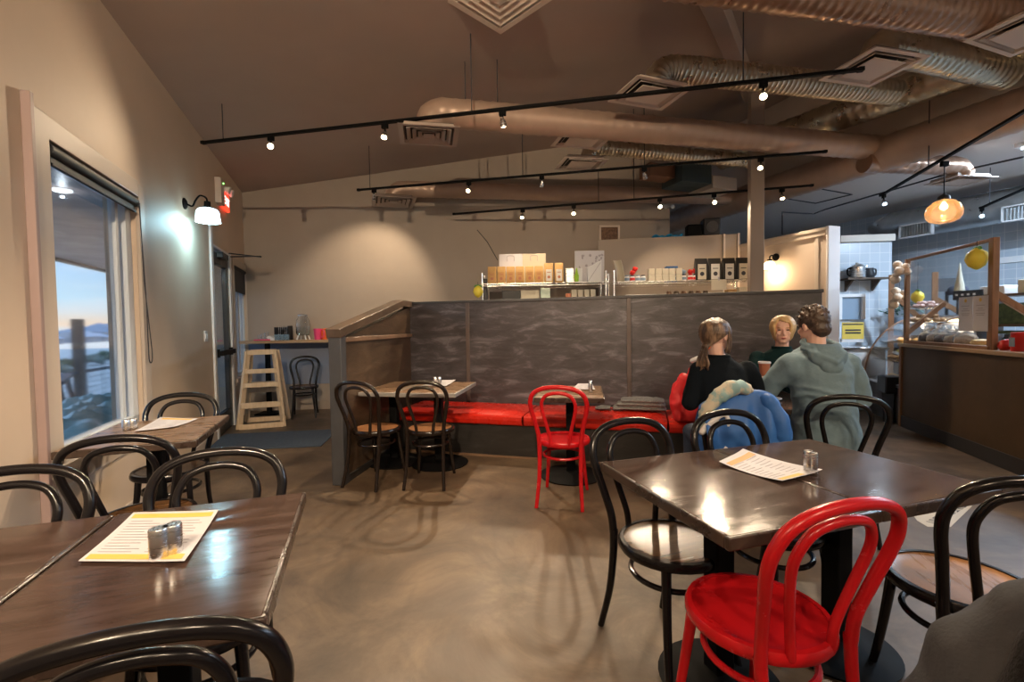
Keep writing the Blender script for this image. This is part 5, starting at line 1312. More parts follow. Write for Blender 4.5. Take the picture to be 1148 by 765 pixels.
v = at(857, 421, 3.55); cup('brown cup with white rim held between the blonde woman and the woman in black', v)
v = onz(863, 437, .742); v.y = min(v.y, 3.8); t = MB().lathe([(0, 0), (.05, 0), (.075, .012), (.073, .016), (.05, .006), (0, .006)], (0, 0, 0), 24).build('saucer', M['white']); t.location = at(864, 447, 3.38).xy.to_3d()+V3(0, 0, .7405); tag(t, 'white saucer on the booth table between the seated people', 'saucer')

# ---- blue jacket hung over the woman's chair
def drape(mb, cx, cy, rz, w, top, bot, depth, bulge, seed, n=40, m=26):
    """cloth hanging over a chair back: front and back sheets joined over the hoop"""
    r_ = random.Random(seed); ph = [r_.uniform(0, 6) for _ in range(6)]
    def fn(u, v):
        x = (u-.5)*2*w; s = v*2-1   # -1 back bottom .. +1 front bottom
        hang = abs(s)
        arch = math.sqrt(max(0, 1-(x/w)**2))
        z = top-.10*(1-arch)-.02*math.sin(5*u+ph[5])-hang**1.1*(top-bot)*(.85+.15*arch)
        y = (1 if s > 0 else -1)*(.03+depth*min(1, hang*2.2)**.7+bulge*math.sin(hang*PI*.8))
        fold = math.sin(x*34+ph[0]+2*z)+.6*math.sin(x*61+ph[1]-3*z)
        y += (1 if s > 0 else -1)*(.010+.012*hang)*fold*min(1, hang*4)
        x2 = x*(1+.10*math.sin(hang*3+ph[2])*hang)
        return Vector((x2, y, z))
    mb.sheet(fn, n, m, .012)
jc = V3(1.315, 2.66, 0)
t = thing('blue_jacket', 'bright blue quilted jacket with cream patterned lining hung over a chair back', 'jacket', jc, R(-6))
mb = MB(); drape(mb, 0, 0, 0, .215, .925, .42, .06, .035, 3, n=60, m=44); mb.build('shell', M['bluejacket'], t, sharp=70)
# sleeve hanging at right, collar roll at left
MB().tube(smooth_path([(.13, -.06, .87), (.18, -.09, .78), (.195, -.10, .66), (.185, -.085, .50)], 6), [.045]*6+[.05]*6+[.045]*6+[.04], 14, round_ends=True).build('sleeve', M['bluejacket'], t, displace=(.03, .06))
MB().tube(smooth_path([(-.235, -.06, .74), (-.20, -.075, .83), (-.13, -.075, .905), (-.03, -.06, .95), (.04, -.04, .93)], 6), [.026]*6+[.036]*6+[.044]*6+[.036]*6+[.02], 12, round_ends=True).build('lining', M['lining'], t, displace=(.03, .05))
MB().tube(smooth_path([(-.23, -.085, .70), (-.20, -.10, .74), (-.12, -.105, .80), (-.09, -.10, .74), (-.10, -.10, .6)], 6), [.016]*25, 10, round_ends=True).build('fleece_edge', M['whitetrim'], t, displace=(.03, .04))
# ---- red jacket on the bench behind her
v = at(772, 450, 4.02)
t = thing('red_jacket', 'red jacket with white collar propped on the bench behind the woman in black', 'jacket', (v.x+.05, v.y, .47), R(-16))
mb = MB(); mb.loft([((0, 0, 0), V3(.17, 0, 0), V3(0, .12, 0)), ((0, 0, .12), V3(.17, 0, 0), V3(0, .12, 0)), ((.02, .02, .30), V3(.13, 0, 0), V3(0, .10, 0)), ((.05, .03, .44), V3(.09, 0, 0), V3(0, .08, 0)), ((.08, .04, .52), V3(.05, 0, 0), V3(0, .05, 0))], 24)
mb.tube(smooth_path([(-.10, -.04, .36), (-.16, -.06, .2), (-.14, -.08, .04)], 6), .05, 12, round_ends=True)
mb.build('shell', M['redjacket'], t, remesh=.012, smooth=2, displace=(.04, .08))
MB().tube(smooth_path([(-.02, -.04, .52), (.03, -.06, .545), (.09, -.04, .56)], 5), .02, 10, round_ends=True).build('collar', M['white'], t)
MB().tube([(-.17, -.05, .20), (-.19, -.07, .14)], .010, 8, round_ends=True).build('zip_pull', M['inkdark'], t)

# ---- folded grey knit on bench
v = onz(716, 460, .47)
t = thing('folded_scarf', 'folded grey heather knit scarf lying on the red bench', 'scarf', (v.x, v.y, .472), R(-14))
mb = MB()
for k, (z, w_, o_) in enumerate(((.022, .25, 0), (.062, .225, .015), (.098, .20, .03))):
    mb.loft([((-w_+o_, 0, z), V3(0, .02, 0), V3(0, 0, .004)), ((-w_+.01+o_, 0, z), V3(0, .105, 0), V3(0, 0, .017)), ((-.06+o_, .005, z+.006), V3(0, .12, 0), V3(0, 0, .023)), ((w_-.05+o_, 0, z+.003), V3(0, .115, 0), V3(0, 0, .023)), ((w_+o_, 0, z-.004), V3(0, .09, 0), V3(0, 0, .018)), ((w_+.012+o_, 0, z-.004), V3(0, .03, 0), V3(0, 0, .006))], 20)
mb.build('knit_layers', M['greyknit'], t, remesh=.007, displace=(.018, .05), smooth=1)
mb = MB(); mb.loft([((-.27, -.01, .02), V3(0, .07, 0), V3(0, 0, .012)), ((-.36, -.02, .018), V3(0, .08, 0), V3(0, 0, .02)), ((-.42, -.02, .012), V3(0, .05, 0), V3(0, 0, .008))], 14); mb.build('loose_end', M['greyknit'], t, displace=(.015, .04))

# ---- grey coat draped at the lower right, black fleece collar
t = thing('grey_coat', 'grey hooded fleece coat with black edge draped at the lower right corner', 'coat', (.905, .70, 0), R(-30))
mb = MB(); 
mb.loft([((.02, .0, .30), V3(.24, 0, 0), V3(0, .15, 0)), ((.02, 0, .45), V3(.25, 0, 0), V3(0, .16, 0)), ((.0, 0, .62), V3(.235, 0, 0), V3(0, .15, 0)), ((.01, 0, .76), V3(.20, 0, 0), V3(0, .13, 0)), ((.04, 0, .86), V3(.155, 0, 0), V3(0, .11, 0)), ((.09, 0, .93), V3(.10, 0, 0), V3(0, .08, 0)), ((.12, 0, .955), V3(.04, 0, 0), V3(0, .03, 0))], 30)
mb.build('shell', M['greycoat'], t, remesh=.012, smooth=8, displace=(.035, .11))
MB().tube(smooth_path([(-.03, -.10, .935), (-.10, -.155, .86), (-.135, -.18, .74), (-.125, -.195, .60), (-.115, -.20, .42)], 6), [.028]*6+[.036]*6+[.04]*6+[.04]*7, 12, round_ends=True).build('fleece_edge', M['blackfleece'], t, displace=(.02, .02))
chair(BC, .92, .72, -60, 'black bentwood chair under the grey coat in the lower right corner', gb)
# ================================================================== BAKERY COUNTER
K0 = Vector((4.80, 5.65, 0)); KX = Vector((-.29, -.957, 0)); KY = Vector((.957, -.29, 0)); KA = math.atan2(-.957, -.29)
def K(s, d, z=0): return K0+KX*s+KY*d+V3(0, 0, z)
CL = 4.3; CT = 1.03
t = thing('bakery_counter', 'long brown panelled bakery counter with butcher block top at right', 'counter', K0, KA)
MB().b(0, CL, 0, .62, .10, CT-.04).build('front_panel', M['counterpanel'], t, bevel=.004)
MB().b(.03, CL, .05, .58, .0, .10).build('kick_base', M['plankdark'], t)
MB().b(-.02, CL, -.012, .0, 0.0, .14).build('kick_board', mat('charcoal_kick_board', (.035,.035,.04), .5, bump=.1), t, bevel=.003)
MB().b(-.02, .025, -.02, .03, 0, CT-.04).build('corner_post', M['framewood'], t, bevel=.004)
MB().b(-.04, CL, -.03, .66, CT-.04, CT).build('counter_top', M['countertop'], t, bevel=.005)
# display frame on the counter
t = thing('display_frame', 'brown timber display frame with diagonal braces on the bakery counter', 'display frame', K(0, 0, CT), KA)
FH = 1.02; FX = 1.52
for x, w_ in ((.05, .045), (FX, .065)): MB().b(x-w_/2, x+w_/2, .0, .05, 0, FH).build('post', M['framewood'], t, bevel=.004)
MB().b(.05, FX, .01, .04, FH-.03, FH).build('top_rail', M['framewood'], t, bevel=.004)
MB().b(.05, FX, -.01, .05, 0, .035).build('bottom_rail', M['framewood'], t, bevel=.004)
MB().bar((.05, .03, .12), (.05, .40, .48), .035, .05).build('brace', M['framewood'], t, bevel=.003)
MB().bar((FX, .03, .52), (FX, .55, .12), .04, .055).build('brace', M['framewood'], t, bevel=.003)
MB().b(.07, FX-.03, .022, .028, .035, FH-.035).build('pane', M['glass'], t)
# rear frame
pa, pb = at(999, 350, 7.0), at(1048, 350, 6.7); rd = (pb-pa); rd.z = 0
t = thing('display_frame', 'far timber frame with diagonal braces behind the bakery counter', 'display frame', (pa.x, pa.y, 0), math.atan2(rd.y, rd.x))
L_ = rd.length
for x in (0, L_): MB().b(x-.035, x+.035, -.03, .03, 0, 2.0).build('post', M['framewood'], t, bevel=.004)
MB().bar((0, 0, 1.74), (L_*.98, 0, 1.15), .04, .07).build('brace', M['framewood'], t, bevel=.003)
MB().bar((L_, 0, 1.62), (L_+.62, -.05, 1.12), .04, .07).build('brace', M['framewood'], t, bevel=.003)
MB().b(-.02, L_+.02, -.025, .025, 1.02, 1.08).build('cross_rail', M['framewood'], t, bevel=.003)
# notice on glass
def kp(px, py, d): return onv(px, py, (K(0, d).x, K(0, d).y), (KX.x, KX.y))
q = kp(1091, 352, -.0)
t = thing('notice', 'two white notice sheets with yellow emblems taped to the display glass', 'notice', q, KA)
w_ = (kp(1108, 352, 0)-kp(1075, 352, 0)).length/2; hh = (kp(1091, 333, 0).z-kp(1091, 372, 0).z)/2
for sx in (-1, 1): 
    a_, b2 = (-w_, -.002) if sx < 0 else (.002, w_)
    MB().b(a_, b2, -.004, -.002, -hh, hh).build('sheet', M['paper'], t)
    c_ = (a_+b2)/2
    MB().lathe([(0, 0), (.018, 0), (.018, .001), (0, .001)], (0, 0, 0), 20, Matrix.Translation((c_, -.004, hh*.78)) @ Matrix.Rotation(R(90), 4, 'X')).build('emblem', M['paperyellow'], t)
    mb = MB()
    for z, l_w in ((.45, .7), (.28, .4), (.17, .7), (0.0, .75), (-.1, .6)): mb.b(c_-l_w*w_/2*.8, c_+l_w*w_/2*.8, -.0048, -.004, z*hh, z*hh+.006)
    mb.build('printed_lines', M['ink'], t)
# hanging decorations
def orn(name, label, px, py, d, build):
    q = kp(px, py, d); t = thing(name, label, 'decoration', q, KA); build(t); MB().tube([(0, .0, 0), (0, 0, 2.04-q.z)], .002, 6).build('hanging_string', M['inkdark'], t); return t
def lemon(t, r=.065):
    mb = MB(); mb.lathe([(0, -r*1.25), (r*.25, -r*1.15), (r*.7, -r*.8), (r, -r*.1), (r*.85, r*.6), (r*.4, r*1.0), (r*.15, r*1.15), (0, r*1.18)], (0, 0, 0), 20); mb.build('fruit', M['lemon'], t)
    MB().tube([(0, 0, r*1.1), (0, 0, r*1.9)], .003, 6).build('string', M['inkdark'], t)
    for s in (-1, 1): MB().ell((s*r*.4, 0, r*1.15), (r*.45, r*.12, r*.18), 10, 6, Matrix.Rotation(R(20*s), 4, 'Y')).build('leaf', M['leaf'], t)
orn('lemon_ornament', 'yellow paper lemon hanging at the right post of the display frame', 1095, 290, -.04, lambda t: lemon(t, .085))
def balls(t):
    r_ = random.Random(4)
    for k in range(9):
        MB().ell((r_.uniform(-.07, .07), r_.uniform(-.05, .05), r_.uniform(-.13, .12)), r_.uniform(.035, .055), 12, 8).build('paper_flower', M['cream'], t, displace=(.03, .02))
orn('paper_flower_garland', 'cream paper flower cluster hanging at the left post of the display frame', 1010, 306, -.03, balls)
orn('paper_flower_garland', 'second cream paper flower cluster lower down by the left post', 1008, 335, .15, balls)
orn('lemon_ornament', 'pale yellow lemon ornament resting on top of the cake display', 1029, 333, .3, lambda t: lemon(t, .07))
# cake stand tiers + pastries
r_ = random.Random(9)
def plate_on(label, px, py, d, rad):
    q = kp(px, py, d); t = thing('cake_stand', label, 'cake stand', q, 0, 'glass cake stands')
    MB().lathe([(0, -.01), (rad*.3, -.01), (rad, 0), (rad, .008), (0, .006)], (0, 0, 0), 28).build('plate', M['glass'], t)
    h = q.z-CT; MB().lathe([(0, -h), (.07, -h), (.07, -h+.01), (.014, -h+.03), (.014, -.01), (0, -.01)], (0, 0, 0), 20).build('stem', M['glass'], t); return q
def pile(label0, name, cat, q, rad, n, m, sz, layers=2, group=None):
    cnt = 0
    for ly in range(layers):
        k_n = max(1, int(n*(1-.4*ly)))
        for k in range(k_n):
            a = 2*PI*k/k_n+ly*.5; rr = rad*(.62-.25*ly)
            mb = MB()
            mb.ell((0, 0, 0), (sz, sz*.8, sz*.6), 12, 8)
            for i in range(4): mb.ell((sz*.5*math.cos(i*1.57), sz*.4*math.sin(i*1.57), sz*.3), sz*.35, 8, 6)
            o = mb.build(name, m, displace=(sz*.3, sz*.5))
            o.location = (q.x+rr*math.cos(a), q.y+rr*math.sin(a), q.z+.01+sz*.6+ly*sz*1.0); o.rotation_euler = (0, 0, a)
            tag(o, label0, cat, group)
q = plate_on('upper glass cake stand beneath the pale lemon ornament', 1038, 346, .32, .16); pile('pink iced pastry piled on the upper cake stand', 'pastry', 'pastry', q, .15, 7, M['pinkpastry'], .036, 2, 'pink pastries on the upper stand')
q = plate_on('lower glass cake stand left of the notice sheets', 1040, 362, .28, .2); pile('baked bun piled on the lower cake stand', 'bun', 'bun', q, .19, 8, M['pastry'], .042, 2, 'buns on the lower stand')
# wrapped loaves / bags along the counter
for i, (s_, m_, lab) in enumerate(((.20, 'choc', 'dark wrapped loaf nearest the left post on the counter'), (.38, 'pastry', 'wrapped brown loaf left of the middle on the counter'), (.55, 'choc', 'dark wrapped loaf in the middle of the counter row'), (.72, 'pastry', 'wrapped brown loaf right of the dark middle loaf'), (.90, 'pastry', 'wrapped brown loaf nearest the amber cake'))):
    t = thing('wrapped_loaf', lab, 'loaf', K(s_, .16, CT), KA+.2*i, 'wrapped loaves on the counter')
    mb = MB(); mb.loft([((-.08, 0, .05), V3(0, .02, 0), V3(0, 0, .02)), ((-.07, 0, .05), V3(0, .055, 0), V3(0, 0, .045)), ((0, 0, .06), V3(0, .062, 0), V3(0, 0, .055)), ((.07, 0, .05), V3(0, .055, 0), V3(0, 0, .045)), ((.08, 0, .05), V3(0, .02, 0), V3(0, 0, .02))], 16)
    mb.build('bread', M[m_], t, displace=(.012, .02))
    mb = MB(); mb.ell((0, 0, .075), (.10, .075, .075), 16, 10); mb.tube([(.0, 0, .14), (.01, .01, .17), (.03, 0, .20)], [.02, .012, .04], 10); mb.build('clear_bag', M['wrap'], t, displace=(.03, .04))
t = thing('amber_cake', 'small amber-topped cake on the counter below the notice sheets', 'cake', K(1.18, .14, CT), KA)
MB().lathe([(0, .0), (.10, 0), (.10, .01), (0, .01)], (0, 0, 0), 24).build('plate', M['white'], t)
MB().lathe([(0, .012), (.07, .012), (.085, .05), (.075, .075), (.02, .088), (0, .088)], (0, 0, 0), 18).build('cake_body', M['amber'], t)
for i, (s_, c_, lab) in enumerate(((1.33, 'spiceblue', 'bluish glass jar on the counter behind the notice'), (1.42, 'blackplastic', 'black jar on the counter by the right post'))):
    o = MB().lathe([(0, 0), (.04, 0), (.04, .10), (.028, .12), (.028, .14), (0, .14)], (0, 0, 0), 18).build('jar', M[c_]); o.location = K(s_, .2, CT); tag(o, lab, 'jar')
# right of the post
t = thing('red_tin', 'red and blue tin on the counter right of the display frame', 'tin', K(1.72, .12, CT), KA)
MB().lathe([(0, 0), (.07, 0), (.072, .01), (.072, .15), (.075, .155), (.07, .165), (0, .165)], (0, 0, 0), 24).build('tin_body', M['red'], t)
MB().b(-.03, .03, -.076, -.070, .04, .12).build('label_patch', M['spiceblue'], t)
o = MB().ell((0, 0, .05), (.055, .055, .05), 14, 10).build('red_bag', M['red'], displace=(.05, .05)); o.location = K(1.60, .08, CT); tag(o, 'small crumpled red bag left of the red tin', 'bag')
t = thing('lidded_jar', 'clear greenish lidded jar at the right edge of the counter', 'jar', K(1.93, .14, CT), KA)
MB().lathe([(0, 0), (.065, 0), (.08, .04), (.08, .12), (.06, .15), (.056, .15), (.075, .118), (.075, .042), (.06, .006), (0, .006)], (0, 0, 0), 24).build('jar_body', mat('green_glass', (.75,.9,.78), .05, trans=.9, rvar=.02), t)
MB().lathe([(0, .15), (.065, .15), (.065, .17), (.02, .18), (.02, .2), (0, .2)], (0, 0, 0), 20).build('lid', M['steel'], t)

# ---- curved glass pastry case
C_ = K(-1.12, .02); 
t = thing('pastry_case', 'curved glass refrigerated pastry case beyond the bakery counter', 'display case', C_, KA)
W_ = 1.05
MB().b(0, W_, .0, .75, .0, .46).build('case_base', mat('dark_case_base', (.05,.045,.045), .4, rvar=.1), t, bevel=.01)
MB().b(-.01, W_+.01, -.02, .77, .46, .50).build('steel_ledge', M['steel'], t, bevel=.005)
def arc(k, r=.70): a = R(90)*k; return (.72-.70*math.cos(a), .50+.86*math.sin(a))
n = 12
mb = MB(); mb.sheet(lambda u, v: Vector((W_*u, arc(v)[0], arc(v)[1])), 2, 16, .006); mb.build('curved_glass', M['glass'], t, sharp=60)
for x in (0, W_):
    MB().tube([(x, arc(k/14)[0], arc(k/14)[1]) for k in range(15)], .013, 8).build('end_rim', M['coppduct'], t)
    mb = MB(); pts = [(.72, .50)]+[arc(k/12) for k in range(13)]
    mb.add([(x-.003, a_, b2) for a_, b2 in pts]+[(x+.003, a_, b2) for a_, b2 in pts], [tuple(range(len(pts))), tuple(range(len(pts), 2*len(pts)))]+[(i, (i+1) % len(pts), len(pts)+(i+1) % len(pts), len(pts)+i) for i in range(len(pts))])
    mb.build('side_glass', M['glass'], t, flat=True)
MB().b(0, W_, .70, .76, 1.33, 1.37).build('top_rail', M['steel'], t, bevel=.004)
MB().b(0, W_, .73, .75, .50, 1.33).build('rear_door', M['steel'], t)
for z, y0 in ((.76, .10), (1.0, .20)): MB().b(.02, W_-.02, y0, .72, z, z+.008).build('shelf', M['glass'], t)
MB().tube([(.05, .66, 1.30), (W_-.05, .66, 1.30)], .012, 8).build('case_lamp', M['sconcewarm'], t)
for i, (z, y0) in enumerate(((.505, .3), (.77, .3), (1.01, .4))):
    for k in range(5):
        mb = MB(); sz = .05; mb.ell((0, 0, sz*.5), (sz*1.3, sz*.9, sz*.55), 12, 8); mb.ell((0, 0, sz*.8), (sz*.7, sz*.5, sz*.4), 10, 8)
        o = mb.build('pastry', M['pastry' if (k+i) % 2 else 'amber'], displace=(.02, .03)); q = C_+KX*(.13+.2*k)+KY*y0; o.location = (q.x, q.y, z); o.rotation_euler = (0, 0, k)
        tag(o, ['pastry on the floor of the curved glass case', 'pastry on the lower glass shelf of the curved case', 'pastry on the upper glass shelf of the curved case'][i], 'pastry', ['pastries on case floor', 'pastries on lower case shelf', 'pastries on upper case shelf'][i])
pt_light('case_light', tuple((C_+KX*.5+KY*.5+V3(0, 0, 1.22))), 14, (1, .80, .6), .03)
# black box hung beside the counter end
q = at(998, 431, 5.9); o = MB().b(-.12, .12, -.10, .10, -.11, .11).build('waste_bin_top', M['blackplastic'], bevel=.015)
t = thing('waste_bin', 'black bin standing at the left end of the bakery counter', 'bin', (q.x, q.y, 0), KA)
o.parent = t; o.location = (0, 0, q.z)
MB().loft([((0, 0, 0), V3(.08, 0, 0), V3(0, .07, 0)), ((0, 0, q.z-.1), V3(.10, 0, 0), V3(0, .09, 0))], 4).build('bin_body', M['blackplastic'], t, flat=True)

# ================================================================== KITCHEN
# half-height sconce wall
h0 = Vector((3.86, 5.62, 0)); h1 = Vector((3.86-.361*2.0, 5.62+.93*2.0, 0))
hd = (h0-h1).normalized(); ha = math.atan2(hd.y, hd.x); hl = (h0-h1).length
o = MB().b(0, hl, 0, .14, 0, 2.42).build('wall_partition', mat('cream_partition_paint', (.60,.50,.42), .6, bump=.04, bscale=60), flat=True); place(o, h1, ha); struct(o); o.name = 'wall_middle'
o = MB().b(0, hl-.02, -.02, .0, 2.36, 2.46).b(0, hl+.02, -.03, .17, 2.42, 2.46).b(hl-.16, hl-.11, -.012, 0, 0, 2.36).build('trim_8', mat('cream_trim_paint', (.62,.54,.47), .5, bump=.03), bevel=.004); place(o, h1, ha); struct(o)
o = MB().b(hl, hl+.03, -.035, .175, 0, 2.47).build('trim_9', M['whitetrim'], bevel=.005); place(o, h1, ha); struct(o)
# warm sconce
q = onv(870, 296, (h1.x, h1.y), (hd.x, hd.y))
t = thing('wall_sconce', 'warm glowing wall lamp with frosted glass on the cream partition', 'wall lamp', q, ha)
MB().lathe([(0, 0), (.05, 0), (.05, .012), (0, .02)], (0, 0, 0), 20, Matrix.Rotation(R(90), 4, 'X') @ Matrix.Translation((0, .09, 0))).build('backplate', M['black'], t)
MB().tube(smooth_path([(0, -.01, .09), (0, -.06, .11), (0, -.11, .10), (0, -.12, .06)], 5), .009, 8).build('arm', M['black'], t)
MB().lathe([(.0, .06), (.03, .055), (.035, .03), (0, .03)], (0, -.12, 0), 18).build('cap', M['black'], t)
MB().lathe([(.03, .03), (.06, .01), (.075, -.04), (.07, -.07), (0, -.075)], (0, -.12, 0), 24).build('glass_shade', M['sconcewarm'], t)
pt_light('lamp_light', (0, -.13, -.14), 12, (1, .66, .36), .06, t)
# grey back-bar partition
G0 = Vector((1.36, 7.15, 0)); G1 = Vector((3.36, 6.83, 0)); gd = (G1-G0); ga = math.atan2(gd.y, gd.x); gl = gd.length
o = MB().b(0, gl, 0, .12, 0, 2.62).build('wall_backbar', M['backwall'], flat=True); place(o, G0, ga); struct(o); o.name = 'wall_bar'
o = MB().b(gl-.21, gl-.18, -.02, 0, 0, 2.63).b(gl-.01, gl+.02, -.02, .14, 0, 2.63).build('trim_10', M['diffuser'], bevel=.003); place(o, G0, ga); struct(o)
# things on top of it
q = at(784, 262, 7.0)
t = thing('speaker', 'black loudspeaker sitting on top of the grey bar partition', 'speaker', (q.x+.05, 6.97, 2.62), ga)
MB().b(-.02, .22, -.1, .12, 0, .25).build('cabinet', M['blackplastic'], t, bevel=.02)
MB().lathe([(0, 0), (.085, 0), (.08, .01), (.03, .0), (0, .004)], (0, 0, 0), 24, Matrix.Translation((.10, -.10, .12)) @ Matrix.Rotation(R(90), 4, 'X')).build('cone', M['greypost'], t)
MB().b(-.25, -.03, -.08, .1, 0, .17).build('rear_box', M['black'], t, bevel=.02)
q = at(748, 264, 7.05)
o = MB().sheet(lambda u, v: Vector(((u-.5)*.44, (v-.5)*.18, .03+.022*math.sin(14*u)*math.cos(9*v))), 20, 8, .01).build('blue_bag', M['bluecloth'], sharp=25); place(o, (q.x, 7.08, 2.615), ga); tag(o, 'crumpled bright blue plastic bag on top of the grey bar partition', 'bag')
# white framed hatch on back wall
q = onv(683, 262, (C0.x, C0.y), (C1-C0))
o = MB().b(-.17, .17, -.03, 0, .10, .13).b(-.17, -.14, -.03, 0, -.25, .10).b(.14, .17, -.03, 0, -.25, .10).build('wall_frame', M['diffuser'], bevel=.003)
pl_ = MB().b(-.14, .14, -.012, -.004, -.25, .10).build('dark_panel', M['choc'], o)
place(o, q, math.atan2(C1.y-C0.y, C1.x-C0.x)); tag(o, 'small pale frame on the back wall just above the grey partition', 'frame')
# white emergency unit near wall end
q = onv(747, 229, (C0.x, C0.y), (C1-C0)); 
t = thing('emergency_light', 'small white emergency light box at the right end of the back wall', 'emergency light', q, math.atan2(C1.y-C0.y, C1.x-C0.x))
MB().b(-.09, .09, -.08, 0, -.06, .07).build('box', M['white'], t, bevel=.008)
for s in (-1, 1): MB().lathe([(0, 0), (.02, 0), (.032, .05), (0, .05)], (0, 0, 0), 14, Matrix.Translation((s*.06, -.08, -.06)) @ Matrix.Rotation(R(110), 4, 'X')).build('lamp_head', M['white'], t)
# hooks / cable on back wall
q = onv(535, 258, (C0.x, C0.y), (C1-C0)); q2 = onv(558, 292, (C0.x, C0.y), (C1-C0))
o = MB().tube([q+V3(0, -.01, 0), q.lerp(q2, .5)+V3(0, -.01, .05), q2+V3(0, -.01, 0)], .006, 6).build('cable', M['inkdark']); tag(o, 'thin dark cable hanging diagonally on the back wall', 'cable')

# ---- wire shelves above the booth wall
SY = 6.30
s0 = at(539, 318, SY); s1 = at(842, 312, SY-.08)
sdv = s1-s0; SA = math.atan2(sdv.y, sdv.x); SL = math.hypot(sdv.x, sdv.y)
SZ = 1.88; mid = at(688, 316, SY-.04)
SZ = mid.z
def SP(x, y, z): v = Vector((x, y, 0)); v.rotate(Euler((0, 0, SA))); return Vector((s0.x+v.x, s0.y+v.y, z))
def sx_of(px, y=0):
    p0 = SP(0, y, 0); dv = Vector((math.cos(SA), math.sin(SA), 0)); q = onv(px, 316, (p0.x, p0.y), (dv.x, dv.y)); return (q-Vector((p0.x, p0.y, q.z))).dot(dv)
xm = sx_of(683)
for nm, xa, xb, lab in (('wire_shelf', 0, xm-.02, 'chrome wire shelving unit holding the kraft coffee bags'), ('wire_shelf', xm+.05, SL, 'chrome wire shelving unit holding the jars and black bags')):
    t = thing(nm, lab, 'shelf', SP(xa, 0, 0), SA); w_ = xb-xa
    for x in (.02, w_-.02):
        for y in (.02, .43):
            mb = MB(); mb.cone((x, y, 0), (x, y, SZ+.14), .0125, seg=10); mb.lathe([(0, SZ+.14), (.015, SZ+.14), (.015, SZ+.155), (0, SZ+.16)], (x, y, 0), 10); mb.build('post', M['chrome'], t)
    for z in (SZ, SZ-.27, .95, .3):
        mb = MB()
        for y in (.0, .45): mb.tube([(0, y, z), (w_, y, z)], .004, 6); mb.tube([(0, y, z-.03), (w_, y, z-.03)], .004, 6)
        if z > 1.2:
            k_n = int(w_/.05); zz = [(w_*k/k_n, 0, z-(.03 if k % 2 else 0)) for k in range(k_n+1)]; mb.tube(zz, .003, 5)
        for k in range(int(w_/.03)): x = k*.03+.01; mb.b(x-.0015, x+.0015, 0, .45, z, z+.003)
        mb.build('shelf_deck', M['chrome'], t, sharp=60)
# kraft coffee bags
def coffee_bag(name, lab, px, w_, h_, m, lm, y=.06, z=SZ, grp=None, blk=False):
    t = thing(name, lab, 'coffee bag', SP(sx_of(px), y, z+.004), SA, grp)
    mb = MB(); mb.loft([((0, 0, 0), V3(w_/2*1.2, w_/2*.0, 0), V3(0, .035, 0)), ((0, 0, .02), V3(w_/2*1.25, 0, 0), V3(0, .042, 0)), ((0, 0, h_*.7), V3(w_/2*1.25, 0, 0), V3(0, .035, 0)), ((0, 0, h_*.93), V3(w_/2*1.22, 0, 0), V3(0, .010, 0)), ((0, 0, h_), V3(w_/2*1.22, 0, 0), V3(0, .006, 0))], 4)
    for i, v in enumerate(mb.v): pass
    # squarer outline: rotate section by 45deg
    mb2 = MB(); secs = [(0, .035), (.02, .042), (h_*.7, .035), (h_*.93, .010), (h_, .006)]; vs = []; fs = []
    for z_, d_ in secs: vs += [(-w_/2, -d_, z_), (w_/2, -d_, z_), (w_/2, d_, z_), (-w_/2, d_, z_)]
    for i in range(4):
        for k in range(4): k2 = (k+1) % 4; fs.append((i*4+k, i*4+k2, i*4+4+k2, i*4+4+k))
    fs += [(3, 2, 1, 0), (16, 17, 18, 19)]; mb2.add(vs, fs); mb2.build('bag', m, t, bevel=.006, sharp=50)
    lz0, lz1 = (h_*.08, h_*.66) if not blk else (h_*.03, h_*.72)
    MB().b(-w_*.33, w_*.33, -.046, -.040, lz0, lz1).build('label_patch', lm, t, bevel=.001)
    mb = MB(); mb.lathe([(0, 0), (w_*.17, 0), (w_*.17, .002), (0, .002)], (0, 0, 0), 14, Matrix.Translation((0, -.045, h_*.28)) @ Matrix.Rotation(R(90), 4, 'X')); mb.build('emblem', M['inkdark'] if blk else M['cupred'], t); MB().b(-w_*.22, w_*.22, -.0475, -.046, h_*.5, h_*.535).build('printed_line', M['inkdark'] if blk else M['cupred'], t)
    return t
kb = mat('kraft_label_brown', (.50,.26,.09), .6, rvar=.05); kw = mat('pale_label', (.62,.60,.55), .6, rvar=.05)
pxs = [551.5, 562, 572.5, 583, 594, 604.5, 615.5, 627]
for i, px in enumerate(pxs):
    coffee_bag('coffee_bag', f'kraft coffee bag, {ordn(i,8)} in the row on the wire shelf', px, .118, .235 if i < 6 else .27, M['kraft'], kb if i < 6 else kw, y=.06 if i < 6 else .05, grp='kraft coffee bags')
for i, (px, lm) in enumerate(((788, M['offwhite']), (803, kw), (819, kw), (834.5, M['offwhite']))):
    coffee_bag('coffee_bag', f'black coffee bag with pale label, {ordn(i,4)} of four on the right shelf', px, .17, .30, M['blackbag'], lm, y=.07, grp='black coffee bags', blk=True)
# white gift boxes with handles behind the kraft bags
for i, px in enumerate((573, 599)):
    t = thing('gift_bag', f'white paper carrier bag with twisted handles behind the kraft bags, {"left" if i == 0 else "right"} one', 'paper bag', SP(sx_of(px, .28), .28, SZ+.004), SA, 'white carrier bags')
    MB().b(-.165, .165, -.05, .05, 0, .43).build('bag', M['offwhite'] if i else M['paper'], t, bevel=.005)
    MB().tube(smooth_path([(-.05, -.055, .33), (-.045, -.055, .40), (.045, -.055, .40), (.05, -.055, .33)], 5), .004, 6).build('handle', M['ink'], t)
